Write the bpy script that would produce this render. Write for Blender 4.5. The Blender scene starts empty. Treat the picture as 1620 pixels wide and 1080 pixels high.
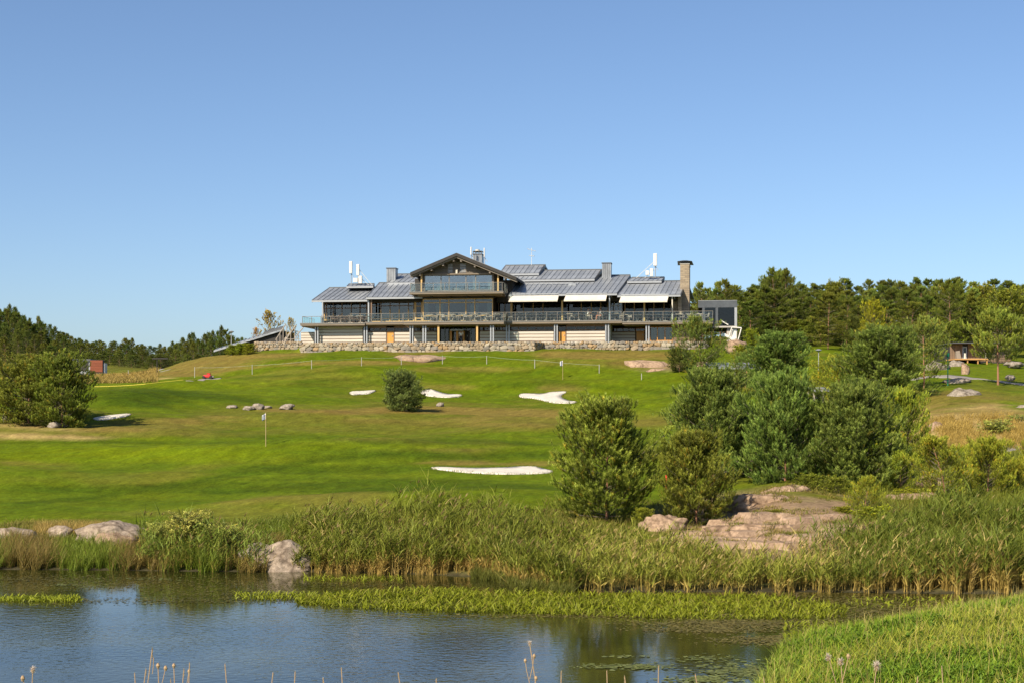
import bpy, bmesh, math, random
import numpy as np
from mathutils import Vector, Matrix, noise as mnoise

SC = bpy.context.scene
COL = SC.collection
R = math.radians

# ------------------------------------------------------------------ camera, sky, sun, exposure
H_CAM = 5.3            # metres above the pond
F = 2400.0             # focal length in photo pixels (photo is 1620 wide)
HOR = 650.0            # photo row of the horizon
cam_d = bpy.data.cameras.new('camera')
cam_d.sensor_width = 36.0
cam_d.lens = 36.0 * F / 1620.0
cam_d.shift_y = (HOR - 540.0) / 1620.0
cam_d.clip_start = 0.3
cam_d.clip_end = 6000.0
cam = bpy.data.objects.new('camera', cam_d)
COL.objects.link(cam)
cam.location = (0, 0, H_CAM)
cam.rotation_euler = (R(90), 0, 0)
SC.camera = cam

SUN_AZ = 37.0          # degrees the sun stands left of straight behind the camera
SUN_EL = 39.0
world = bpy.data.worlds.new('World')
SC.world = world
world.use_nodes = True
wn = world.node_tree
wn.nodes.clear()
sky = wn.nodes.new('ShaderNodeTexSky')
sky.sky_type = 'NISHITA'
sky.sun_disc = False
sky.sun_elevation = R(SUN_EL)
sky.sun_rotation = R(180 + SUN_AZ)
sky.altitude = 0.0
sky.air_density = 0.8
sky.dust_density = 1.0
sky.ozone_density = 4.2
bg = wn.nodes.new('ShaderNodeBackground')
bg.inputs['Strength'].default_value = 0.096
wo = wn.nodes.new('ShaderNodeOutputWorld')
wn.links.new(sky.outputs[0], bg.inputs[0])
wn.links.new(bg.outputs[0], wo.inputs[0])

sun_d = bpy.data.lights.new('sun', 'SUN')
sun_d.energy = 5.0
sun_d.angle = R(0.5)
sun_d.color = (1.0, 0.87, 0.68)
sun = bpy.data.objects.new('sun', sun_d)
COL.objects.link(sun)
# direction the light travels
LD = Vector((math.sin(R(SUN_AZ)) * math.cos(R(SUN_EL)), math.cos(R(SUN_AZ)) * math.cos(R(SUN_EL)), -math.sin(R(SUN_EL))))
sun.rotation_euler = LD.to_track_quat('-Z', 'Y').to_euler()
sun.location = (-60, -60, 80)

SC.view_settings.view_transform = 'Standard'
SC.view_settings.look = 'None'
SC.view_settings.exposure = 0.62
SC.view_settings.gamma = 1.0
SC.view_settings.use_curve_mapping = False
SC.cycles.max_bounces = 6
SC.cycles.transparent_max_bounces = 12

rng = np.random.default_rng(7)
random.seed(7)

# ------------------------------------------------------------------ node materials
MATS = {}
def _new(name):
    m = bpy.data.materials.new(name)
    m.use_nodes = True
    nt = m.node_tree
    b = nt.nodes['Principled BSDF']
    return m, nt, b

def mat(name, col, rough=0.7, var=0.18, scale=3.0, bump=0.0, metal=0.0, spec=0.4, stretch=(1, 1, 1), col2=None, dist=0.02, obj_var=0.0):
    """a plain procedural surface: base colour broken up by noise, optional relief, optional per-object tint"""
    if name in MATS: return MATS[name]
    m, nt, b = _new(name)
    tc = nt.nodes.new('ShaderNodeTexCoord')
    mp = nt.nodes.new('ShaderNodeMapping')
    mp.inputs['Scale'].default_value = stretch
    nt.links.new(tc.outputs['Object'], mp.inputs[0])
    n = nt.nodes.new('ShaderNodeTexNoise')
    n.inputs['Scale'].default_value = scale
    n.inputs['Detail'].default_value = 6
    n.inputs['Roughness'].default_value = 0.65
    nt.links.new(mp.outputs[0], n.inputs[0])
    cr = nt.nodes.new('ShaderNodeValToRGB')
    c2 = col2 or tuple(min(1, c * (1 + var)) for c in col)
    c1 = tuple(c * (1 - var) for c in col)
    cr.color_ramp.elements[0].position = 0.3
    cr.color_ramp.elements[1].position = 0.7
    cr.color_ramp.elements[0].color = (*c1, 1)
    cr.color_ramp.elements[1].color = (*c2, 1)
    nt.links.new(n.outputs['Fac'], cr.inputs[0])
    out = cr.outputs[0]
    if obj_var:
        oi = nt.nodes.new('ShaderNodeObjectInfo')
        hs = nt.nodes.new('ShaderNodeHueSaturation')
        mr = nt.nodes.new('ShaderNodeMapRange')
        mr.inputs[3].default_value = 1 - obj_var
        mr.inputs[4].default_value = 1 + obj_var
        nt.links.new(oi.outputs['Random'], mr.inputs[0])
        nt.links.new(mr.outputs[0], hs.inputs['Value'])
        nt.links.new(out, hs.inputs['Color'])
        out = hs.outputs[0]
    nt.links.new(out, b.inputs['Base Color'])
    b.inputs['Roughness'].default_value = rough
    b.inputs['Metallic'].default_value = metal
    b.inputs['Specular IOR Level'].default_value = spec
    if bump:
        bm_ = nt.nodes.new('ShaderNodeBump')
        bm_.inputs['Strength'].default_value = bump
        bm_.inputs['Distance'].default_value = dist
        nt.links.new(n.outputs['Fac'], bm_.inputs['Height'])
        nt.links.new(bm_.outputs[0], b.inputs['Normal'])
    MATS[name] = m
    return m

def leaf_mat(name, tint=(1, 1, 1), trans=0.25, rough=0.55, obj_var=0.12, hue_var=0.02):
    """foliage: colour from the mesh attribute 'Col' (leaf colour; tree crowns carry painted inner shade), slightly translucent, small tint per plant"""
    if name in MATS: return MATS[name]
    m, nt, b = _new(name)
    at = nt.nodes.new('ShaderNodeAttribute'); at.attribute_name = 'Col'
    mx = nt.nodes.new('ShaderNodeMix'); mx.data_type = 'RGBA'; mx.blend_type = 'MULTIPLY'
    mx.inputs[0].default_value = 1.0
    mx.inputs[7].default_value = (*tint, 1)
    nt.links.new(at.outputs['Color'], mx.inputs[6])
    oi = nt.nodes.new('ShaderNodeObjectInfo')
    hs = nt.nodes.new('ShaderNodeHueSaturation')
    mr = nt.nodes.new('ShaderNodeMapRange'); mr.inputs[3].default_value = 1 - obj_var; mr.inputs[4].default_value = 1 + obj_var
    nt.links.new(oi.outputs['Random'], mr.inputs[0]); nt.links.new(mr.outputs[0], hs.inputs['Value'])
    mh = nt.nodes.new('ShaderNodeMapRange'); mh.inputs[3].default_value = .5 - hue_var; mh.inputs[4].default_value = .5 + hue_var
    ml = nt.nodes.new('ShaderNodeMath'); ml.operation = 'MULTIPLY'; ml.inputs[1].default_value = 7.31
    fr = nt.nodes.new('ShaderNodeMath'); fr.operation = 'FRACT'
    nt.links.new(oi.outputs['Random'], ml.inputs[0]); nt.links.new(ml.outputs[0], fr.inputs[0]); nt.links.new(fr.outputs[0], mh.inputs[0])
    nt.links.new(mh.outputs[0], hs.inputs['Hue'])
    nt.links.new(mx.outputs[2], hs.inputs['Color'])
    nt.links.new(hs.outputs[0], b.inputs['Base Color'])
    b.inputs['Roughness'].default_value = rough
    b.inputs['Specular IOR Level'].default_value = 0.2
    tr = nt.nodes.new('ShaderNodeBsdfTranslucent')
    nt.links.new(hs.outputs[0], tr.inputs[0])
    ms = nt.nodes.new('ShaderNodeMixShader'); ms.inputs[0].default_value = trans
    o = nt.nodes['Material Output']
    nt.links.new(b.outputs[0], ms.inputs[1]); nt.links.new(tr.outputs[0], ms.inputs[2]); nt.links.new(ms.outputs[0], o.inputs[0])
    MATS[name] = m
    return m

# ------------------------------------------------------------------ object helpers
def tag(o, label=None, cat=None, group=None, kind=None):
    if label: o['label'] = label
    if cat: o['category'] = cat
    if group: o['group'] = group
    if kind: o['kind'] = kind
    return o

def link(name, me, parent=None, m=None):
    o = bpy.data.objects.new(name, me)
    COL.objects.link(o)
    if parent is not None: o.parent = parent
    if m is not None and me is not None and not me.materials: me.materials.append(m)
    return o

def empty(name, loc, rz=0.0):
    o = bpy.data.objects.new(name, None)
    COL.objects.link(o)
    o.location = loc
    o.rotation_euler = (0, 0, rz)
    o.empty_display_size = 0.3
    return o

def mesh_np(name, V, T, m, C=None, smooth=False):
    """triangle mesh from arrays; C = per-vertex colour"""
    V = np.asarray(V, np.float32).reshape(-1, 3); T = np.asarray(T, np.int32).reshape(-1, 3)
    me = bpy.data.meshes.new(name)
    me.vertices.add(len(V)); me.vertices.foreach_set('co', V.ravel())
    me.loops.add(T.size); me.loops.foreach_set('vertex_index', T.ravel())
    me.polygons.add(len(T))
    me.polygons.foreach_set('loop_start', np.arange(0, T.size, 3, dtype=np.int32))
    me.polygons.foreach_set('loop_total', np.full(len(T), 3, np.int32))
    if smooth: me.polygons.foreach_set('use_smooth', np.ones(len(T), bool))
    me.update(calc_edges=True)
    if C is not None:
        a = me.color_attributes.new('Col', 'FLOAT_COLOR', 'POINT')
        c4 = np.ones((len(V), 4), np.float32); c4[:, :3] = np.asarray(C).reshape(-1, 3)
        a.data.foreach_set('color', c4.ravel())
    if m is not None: me.materials.append(m)
    return me

class MB:
    """collects simple solids, then becomes one mesh"""
    def __init__(s): s.v = []; s.f = []
    def add(s, vs, fs):
        n = len(s.v); s.v += [tuple(p) for p in vs]; s.f += [tuple(i + n for i in f) for f in fs]; return s
    def hexa(s, p):       # 8 corners: bottom 4 ccw, top 4 ccw
        return s.add(p, [(3, 2, 1, 0), (4, 5, 6, 7), (0, 1, 5, 4), (1, 2, 6, 5), (2, 3, 7, 6), (3, 0, 4, 7)])
    def box(s, x0, x1, y0, y1, z0, z1):
        return s.hexa([(x0, y0, z0), (x1, y0, z0), (x1, y1, z0), (x0, y1, z0), (x0, y0, z1), (x1, y0, z1), (x1, y1, z1), (x0, y1, z1)])
    def bar(s, a, b, r, n=6, r2=None):
        a = Vector(a); b = Vector(b); d = (b - a)
        if d.length < 1e-6: return s
        d.normalize(); u = d.orthogonal().normalized(); w = d.cross(u)
        r2 = r if r2 is None else r2
        vs = [a + (u * math.cos(2 * math.pi * k / n) + w * math.sin(2 * math.pi * k / n)) * r for k in range(n)]
        vs += [b + (u * math.cos(2 * math.pi * k / n) + w * math.sin(2 * math.pi * k / n)) * r2 for k in range(n)]
        fs = [(k, (k + 1) % n, n + (k + 1) % n, n + k) for k in range(n)]
        fs += [tuple(range(n))[::-1], tuple(range(n, 2 * n))]
        return s.add(vs, fs)
    def path(s, pts, r, n=6):
        for a, b in zip(pts[:-1], pts[1:]): s.bar(a, b, r, n)
        return s
    def mesh(s, name, m):
        me = bpy.data.meshes.new(name); me.from_pydata(s.v, [], s.f); me.update()
        if m: me.materials.append(m)
        return me
    def build(s, name, m, parent=None):
        return link(name, s.mesh(name, m), parent)

def bevel(o, w=0.01, seg=1):
    md = o.modifiers.new('bevel', 'BEVEL'); md.width = w; md.segments = seg; md.limit_method = 'ANGLE'
    return o

# ------------------------------------------------------------------ the lie of the land
TH = R(8.0)                                   # the clubhouse front is turned a little to the left
BO = np.array([0.0, 170.0])                   # its origin
EU = np.array([math.cos(TH), -math.sin(TH)])
EV = np.array([math.sin(TH), math.cos(TH)])

def col_knots(px, ys, rows):
    """rows of (distance, photo row) -> (distance, height)"""
    k = [(0, -1.1), (ys - 5, -1.1), (ys - .6, -.12), (ys, 0.02)]
    k += [(y, H_CAM + (HOR - r) / F * y) for y, r in rows]
    return px, k
KN = [
 col_knots(-1500, 51, [(60, 826), (75, 755), (93, 690), (104, 655), (118, 625), (150, 590), (200, 560), (300, 510), (420, 470), (700, 520), (3000, 620)]),
 col_knots(-500, 51, [(60, 830), (75, 758), (93, 698), (104, 662), (118, 635), (160, 600), (220, 580), (300, 540), (420, 495), (700, 540), (3000, 620)]),
 col_knots(0, 50.9, [(60, 832), (75, 764), (93, 703), (104, 668), (118, 643), (132, 626), (160, 606), (220, 590), (300, 572), (400, 545), (600, 560), (3000, 625)]),
 col_knots(200, 50.6, [(60, 833), (75, 775), (93, 704), (104, 672), (118, 642), (132, 622), (150, 606), (190, 593), (230, 588), (320, 578), (450, 570), (3000, 625)]),
 col_knots(330, 50.3, [(60, 828), (75, 775), (93, 705), (104, 680), (118, 652), (132, 620), (150, 602), (168, 575), (178, 564), (200, 588), (300, 590), (450, 580), (3000, 625)]),
 col_knots(470, 50.2, [(60, 822), (75, 770), (93, 708), (104, 682), (118, 652), (132, 622), (148, 598), (158, 578), (167.8, 557), (172, 552), (195, 560), (300, 592), (3000, 625)]),
 col_knots(650, 49.5, [(60, 818), (75, 762), (92, 710), (104, 688), (118, 652), (132, 630), (146, 600), (156, 575), (165.8, 557), (169.5, 552), (195, 552), (300, 592), (3000, 625)]),
 col_knots(800, 48, [(58, 818), (70, 772), (78, 748), (90, 712), (104, 680), (118, 654), (132, 630), (146, 600), (156, 574), (164.5, 556), (168.5, 551), (195, 552), (300, 590), (3000, 625)]),
 col_knots(960, 44.6, [(52, 862), (60, 815), (70, 770), (90, 708), (104, 680), (118, 652), (132, 628), (143, 602), (155, 578), (166, 552), (195, 548), (300, 560), (3000, 620)]),
 col_knots(1120, 44.6, [(50, 880), (56, 838), (62, 800), (75, 748), (90, 705), (104, 676), (120, 640), (140, 596), (155, 570), (164, 555), (170, 548), (195, 545), (300, 540), (3000, 610)]),
 col_knots(1260, 44.6, [(49, 890), (53, 845), (57, 800), (62, 776), (75, 744), (90, 703), (104, 672), (125, 625), (150, 580), (175, 552), (200, 542), (300, 525), (3000, 600)]),
 col_knots(1400, 44.4, [(50, 870), (55, 828), (60, 800), (72, 756), (90, 695), (104, 664), (125, 618), (150, 580), (175, 560), (200, 545), (300, 515), (3000, 600)]),
 col_knots(1520, 44.2, [(50, 868), (56, 825), (62, 790), (72, 740), (82, 700), (92, 668), (108, 632), (125, 604), (140, 588), (160, 572), (185, 560), (220, 545), (300, 505), (3000, 600)]),
 col_knots(1640, 44.2, [(50, 868), (56, 822), (62, 785), (72, 735), (82, 700), (92, 668), (108, 635), (125, 612), (140, 594), (160, 572), (185, 556), (220, 540), (300, 505), (3000, 600)]),
 col_knots(2600, 44.2, [(56, 822), (72, 745), (92, 668), (125, 605), (160, 560), (220, 525), (300, 490), (3000, 600)]),
]
YG = np.concatenate([np.arange(0, 20, 2.0), np.arange(20, 62, .25), np.arange(62, 215, .5), np.geomspace(215, 3000, 60)])
PXG = np.arange(-1500, 2601, 20.0)
def _pchip(xk, yk, x):
    xk = np.array(xk, float); yk = np.array(yk, float)
    h = np.diff(xk); d = np.diff(yk) / h
    m = np.zeros(len(xk)); m[0] = d[0]; m[-1] = d[-1]
    for i in range(1, len(xk) - 1):
        m[i] = 0 if d[i - 1] * d[i] <= 0 else 2 * d[i - 1] * d[i] / (d[i - 1] + d[i])
    i = np.clip(np.searchsorted(xk, x) - 1, 0, len(xk) - 2)
    t = (x - xk[i]) / h[i]
    return ((2*t**3 - 3*t**2 + 1) * yk[i] + (t**3 - 2*t**2 + t) * h[i] * m[i] + (-2*t**3 + 3*t**2) * yk[i+1] + (t**3 - t**2) * h[i] * m[i+1])
_cols = np.array([_pchip([a for a, _ in k], [b for _, b in k], YG) for _, k in KN])
_kpx = [p for p, _ in KN]
ZT = np.array([_pchip(_kpx, _cols[:, j], PXG) for j in range(len(YG))])       # rows Y, columns px

# right bank that runs into the pond, and the near bank the camera stands on
BANK = [(2.6, 20), (3.6, 26), (4.95, 29.8), (5.9, 33.6), (6.9, 35.2), (9.0, 36.9), (10.6, 38.6), (12.6, 40.6), (16, 41.6), (30, 42.0), (60, 41.0)]
def bank_h(X, Y):
    """height of the right bank from its distance inside the edge line"""
    X = np.asarray(X, float); Y = np.asarray(Y, float)
    dmin = np.full(X.shape, 1e9); side = np.zeros(X.shape)
    for (x0, y0), (x1, y1) in zip(BANK[:-1], BANK[1:]):
        ex, ey = x1 - x0, y1 - y0
        t = np.clip(((X - x0) * ex + (Y - y0) * ey) / (ex * ex + ey * ey), 0, 1)
        dx = X - (x0 + t * ex); dy = Y - (y0 + t * ey)
        d = np.hypot(dx, dy); s = np.sign(dx * ey - dy * ex)
        u = d < dmin
        dmin = np.where(u, d, dmin); side = np.where(u, s, side)
    sd = dmin * side
    return np.where(sd > 0, 1.05 * (1 - np.exp(-sd / 3.0)) + 0.02, np.maximum(-1.1, sd * 0.5))
def bilin(X, Y):
    px = np.clip(810 + F * X / np.maximum(Y, 18), PXG[0], PXG[-1] - 1e-3)
    yy = np.clip(Y, YG[0], YG[-1] - 1e-3)
    i = np.clip(np.searchsorted(YG, yy, side='right') - 1, 0, len(YG) - 2); ty = (yy - YG[i]) / (YG[i+1] - YG[i])
    j = ((px - PXG[0]) // 20).astype(int); tx = (px - PXG[j]) / 20
    return ZT[i, j]*(1-ty)*(1-tx) + ZT[i+1, j]*ty*(1-tx) + ZT[i, j+1]*(1-ty)*tx + ZT[i+1, j+1]*ty*tx
MOUNDS = [(-10, 88, 16, 3.5, .40), (-34, 108, 9, 3, .35), (-2, 92.5, 10, 2.2, .30), (14, 118, 9, 4, .5), (-14, 112, 9, 4, .35), (-22, 160, 6, 3, .4), (0, 140, 6, 2.5, .45), (18, 142, 7, 4, .4),  # x, y, rx, ry, height: the rolling shapes of the fairways
 (-33, 122, 11, 7, .55), (-12, 84, 9, 5, .45), (-20, 76, 10, 4, .35), (2, 100, 8, 5, .35), (-16, 148, 8, 5, .5),
 (5, 152, 7, 5, .55), (-4, 148, 4, 3, -.4), (9, 138, 4, 3.5, .35), (-24, 98, 7, 4, .3), (8, 112, 6, 5, .3), (-6, 66, 8, 3, .25), (12, 152, 6, 4, .4), (-30, 140, 6, 4, .3)]
def zt(X, Y):
    X = np.asarray(X, float); Y = np.asarray(Y, float)
    z = bilin(X, Y)
    for mx_, my_, rx, ry, hh in MOUNDS:
        z = z + 1.8 * hh * np.exp(-((X - mx_) / rx) ** 2 - ((Y - my_) / ry) ** 2)
    amp = np.clip((Y - 56) / 30, 0, 1)
    z = z + amp * (.10 * np.sin(X * .43 + 1.3 * np.sin(Y * .21)) * np.cos(Y * .37 + X * .11) + .05 * np.sin(X * 1.1 + Y * .6) * np.sin(Y * .93 - X * .3)
                   + .035 * np.sin(X * 2.3 - Y * .7 + 2 * np.sin(X * .4)) * np.sin(Y * 1.9 + X * .5))
    # clubhouse terrace cut level behind the stone walls
    u = (X - BO[0]) * EU[0] + (Y - BO[1]) * EU[1]; v = (X - BO[0]) * EV[0] + (Y - BO[1]) * EV[1]
    front = np.where(u < 2.65, -4.3, -2.3)
    inside = np.clip((v - front) / .5, 0, 1) * np.clip((18 - v) / 4, 0, 1) * np.clip((u + 23.9) / .6, 0, 1) * np.clip((27 - u) / 5, 0, 1)
    z = z * (1 - inside) + 12.75 * inside
    near = np.where(Y < 60, 4.36 - .197 * Y + .02 * np.sin(X * .7), -9)
    near = np.where(Y < 3, np.minimum(near, 3.76), near)
    z = np.maximum(z, np.maximum(near, -1.1))
    bk = np.where(Y < 43.5, bank_h(X, Y), -1.1)
    bk = bk + np.where(bk > .1, .06 * np.sin(X * 1.7 + Y) * np.sin(Y * 1.3), 0)
    return np.maximum(z, bk)
def Zt(x, y): return float(zt(np.array([x]), np.array([y]))[0])

_HY = np.concatenate([np.arange(24, 220, .25), np.arange(220, 700, 2.0)])
def hit(px, py, y0=24.0, y1=700.0):
    """the point of the ground that this viewing ray meets first (between distances y0 and y1)"""
    Y = _HY[(_HY >= y0) & (_HY <= y1)]
    X = (px - 810) / F * Y
    dz = (H_CAM + (HOR - py) / F * Y) - zt(X, Y)
    k = np.where(dz <= 0)[0]
    i = int(k[0]) if len(k) else len(Y) - 1
    if i > 0:
        t = dz[i-1] / max(1e-6, dz[i-1] - dz[i]); t = min(max(t, 0), 1)
        y = Y[i-1] + (Y[i] - Y[i-1]) * t
    else: y = Y[0]
    x = (px - 810) / F * y
    return Vector((x, y, Zt(x, y)))
def at(px, y):
    x = (px - 810) / F * y
    return Vector((x, y, Zt(x, y)))
def zpy(py, y): return H_CAM + (HOR - py) / F * y
def project(P):
    return 810 + F * P[0] / P[1], HOR - F * (P[2] - H_CAM) / P[1]

def fbm(X, Y, s, seed=0, octv=3):
    out = np.zeros(len(X)); a = 1.0; tot = 0
    for o in range(octv):
        out += a * np.array([mnoise.noise((x * s + seed * 17.1, y * s - seed * 9.7, seed * 3.3)) for x, y in zip(X, Y)])
        tot += a; a *= .5; s *= 2.1
    return out / tot

# colour of the ground: real turf, dry rough, straw, rock (linear)
TURF = np.array((.094, .130, .005)); LAWN = np.array((.070, .104, .004)); DRY = np.array((.158, .122, .028)); STRAW = np.array((.30, .22, .085))
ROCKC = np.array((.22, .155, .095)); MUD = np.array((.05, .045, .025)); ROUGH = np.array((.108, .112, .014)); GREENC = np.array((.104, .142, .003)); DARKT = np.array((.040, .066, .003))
PATCH = [  # px, py, rx, ry, colour, strength : patches of differing grass, seen where they lie
 (700, 660, 330, 22, ROUGH, .8), (480, 655, 230, 16, ROUGH, .6), (870, 668, 160, 14, DRY, .3), (660, 648, 120, 5, DRY, .9), (800, 652, 120, 6, DRY, .8), (560, 652, 70, 4, DRY, .7),
 (750, 662, 60, 5, DRY, .5), (90, 686, 110, 10, STRAW, .85), (170, 682, 60, 9, DRY, .8), (250, 676, 110, 14, DRY, .6), (330, 664, 70, 6, DRY, .5), (20, 672, 60, 5, STRAW, .5),
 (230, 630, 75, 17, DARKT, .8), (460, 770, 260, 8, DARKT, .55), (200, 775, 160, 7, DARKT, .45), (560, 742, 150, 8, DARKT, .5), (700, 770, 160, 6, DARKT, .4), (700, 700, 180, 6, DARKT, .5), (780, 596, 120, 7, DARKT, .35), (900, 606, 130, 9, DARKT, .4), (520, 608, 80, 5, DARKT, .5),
 (200, 718, 260, 14, GREENC, .8), (640, 600, 420, 22, GREENC, .28), (500, 705, 250, 5, GREENC, .6), (300, 606, 140, 9, GREENC, .5), (960, 630, 80, 30, GREENC, .5),
 (330, 572, 90, 16, DRY, .75), (400, 562, 60, 6, DRY, .6), (560, 574, 120, 4, DRY, .6), (740, 584, 90, 5, DRY, .5), (960, 562, 110, 7, DRY, .75), (1020, 575, 60, 8, DRY, .7), (300, 590, 60, 5, DRY, .6), (900, 572, 70, 3, DRY, .5),
 (180, 597, 80, 5, STRAW, .8), (250, 592, 60, 4, DRY, .7), (720, 731, 60, 4, DRY, .7), (860, 732, 60, 4, DRY, .5), (895, 613, 40, 6, DRY, .6), (710, 612, 40, 5, DRY, .5),
 (1540, 665, 100, 26, STRAW, .9), (1500, 630, 80, 12, DRY, .5), (1580, 605, 70, 14, ROUGH, .4), (1560, 590, 80, 10, TURF, .7), (1600, 700, 60, 14, STRAW, .6), (1480, 690, 60, 14, STRAW, .8), (1470, 640, 60, 10, DRY, .5),
 (1200, 820, 170, 40, ROCKC, .9), (1350, 810, 120, 22, ROCKC, .7), (1120, 860, 90, 22, DRY, .8), (1240, 862, 130, 26, ROCKC, .9), (1440, 780, 60, 22, DRY, .6), (100, 828, 90, 7, DRY, .6), (560, 812, 380, 9, ROUGH, .7), (1250, 745, 200, 30, ROUGH, .5), (1560, 750, 110, 26, ROUGH, .6),
 (1040, 580, 40, 7, ROCKC, .5), (1110, 705, 40, 12, TURF, .6), (1180, 722, 40, 10, LAWN, .9),
]
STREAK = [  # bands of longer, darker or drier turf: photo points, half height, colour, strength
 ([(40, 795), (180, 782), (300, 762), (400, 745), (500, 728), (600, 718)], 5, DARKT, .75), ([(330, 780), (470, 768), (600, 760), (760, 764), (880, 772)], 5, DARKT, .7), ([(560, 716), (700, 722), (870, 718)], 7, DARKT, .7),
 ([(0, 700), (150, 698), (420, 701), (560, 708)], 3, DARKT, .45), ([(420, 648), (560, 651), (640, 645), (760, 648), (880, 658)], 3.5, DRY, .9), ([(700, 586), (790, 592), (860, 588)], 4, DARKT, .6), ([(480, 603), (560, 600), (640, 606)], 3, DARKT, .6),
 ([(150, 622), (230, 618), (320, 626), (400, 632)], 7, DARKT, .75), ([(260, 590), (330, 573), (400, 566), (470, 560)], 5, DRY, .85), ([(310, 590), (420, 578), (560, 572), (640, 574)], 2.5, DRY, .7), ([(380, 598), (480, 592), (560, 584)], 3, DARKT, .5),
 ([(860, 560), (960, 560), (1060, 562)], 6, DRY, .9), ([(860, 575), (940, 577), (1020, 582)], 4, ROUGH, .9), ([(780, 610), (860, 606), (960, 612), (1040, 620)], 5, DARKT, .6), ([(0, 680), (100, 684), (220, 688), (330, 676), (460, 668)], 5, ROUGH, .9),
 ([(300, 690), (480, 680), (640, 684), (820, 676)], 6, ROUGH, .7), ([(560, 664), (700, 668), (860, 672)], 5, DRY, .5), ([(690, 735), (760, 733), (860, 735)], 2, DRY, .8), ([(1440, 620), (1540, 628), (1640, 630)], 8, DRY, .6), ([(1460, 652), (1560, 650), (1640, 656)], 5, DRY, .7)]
def ground_colour(X, Y, Z):
    n = len(X)
    px = 810 + F * X / np.maximum(Y, 5); py = HOR - F * (Z - H_CAM) / np.maximum(Y, 5)
    C = np.tile(TURF, (n, 1))
    n1 = fbm(X, Y, .11, 1, 3); n2 = fbm(X, Y, .45, 2, 3); n3 = fbm(X * .35, Y, .5, 3, 2)
    def mix(Cc, col, w): w = np.clip(w, 0, 1)[:, None]; return Cc * (1 - w) + col * w
    C = mix(C, LAWN, .5 + 1.6 * n3)
    C = mix(C, DRY, np.clip(n1 * 1.8 - .18, 0, .55))
    vis = (Y > 46)
    for (cx, cy, rx, ry, cc, st) in PATCH:
        d = ((px - cx) / rx) ** 2 + ((py - cy) / ry) ** 2
        w = np.clip(1.5 - d + .9 * n3 + .8 * n2 + .6 * n1, 0, 1) * min(1, st * 1.15) * vis
        C = mix(C, cc, w)
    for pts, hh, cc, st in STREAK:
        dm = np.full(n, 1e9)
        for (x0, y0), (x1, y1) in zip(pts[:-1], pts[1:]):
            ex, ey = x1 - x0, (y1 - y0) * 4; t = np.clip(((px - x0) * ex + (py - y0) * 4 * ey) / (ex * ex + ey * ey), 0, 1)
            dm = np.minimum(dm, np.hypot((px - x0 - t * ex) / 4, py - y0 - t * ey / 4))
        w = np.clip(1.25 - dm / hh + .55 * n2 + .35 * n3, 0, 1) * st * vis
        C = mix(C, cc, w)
    C = mix(C, DRY, np.clip((Y - 175) / 30, 0, .6) * (.6 + n1))
    C = mix(C, ROUGH, np.clip((Y - 230) / 60, 0, 1))
    C = mix(C, MUD, (Z < .10) * 1.0)
    shore = np.clip(1 - (Z - .1) / .7, 0, 1) * (Y > 43) * (Z > .05)
    C = mix(C, np.array((.10, .09, .035)), shore * .8)
    nearw = np.where(Y < 43, 1.0, 0.0)
    C = mix(C, np.array((.07, .11, .022)), nearw * (Z > .1))
    C *= (1 + .14 * n2 + .10 * rng.standard_normal(n))[:, None].clip(.6, 1.6)
    return C

# the sheet of ground: a fan of rows, finer close by
YR = np.concatenate([np.arange(-60, 16, 4.0), np.arange(16, 62, .3), np.arange(62, 215, .55), np.geomspace(215.5, 3000, 55)])
W1 = np.arange(-.3, .3001, .0022)
WR = np.concatenate([-np.geomspace(.9, .31, 26), W1, np.geomspace(.31, .9, 26)])
YY, WW = np.meshgrid(YR, WR, indexing='ij')
XX = WW * (np.maximum(YY, 0) + 60)
ZZ = zt(XX.ravel(), YY.ravel())
GX, GY = XX.ravel(), YY.ravel()
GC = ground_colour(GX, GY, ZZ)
nr, nc = YY.shape
idx = np.arange(nr * nc).reshape(nr, nc)
a, b_, c, d = idx[:-1, :-1].ravel(), idx[:-1, 1:].ravel(), idx[1:, 1:].ravel(), idx[1:, :-1].ravel()
TR = np.concatenate([np.stack([a, b_, c], 1), np.stack([a, c, d], 1)])

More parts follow.
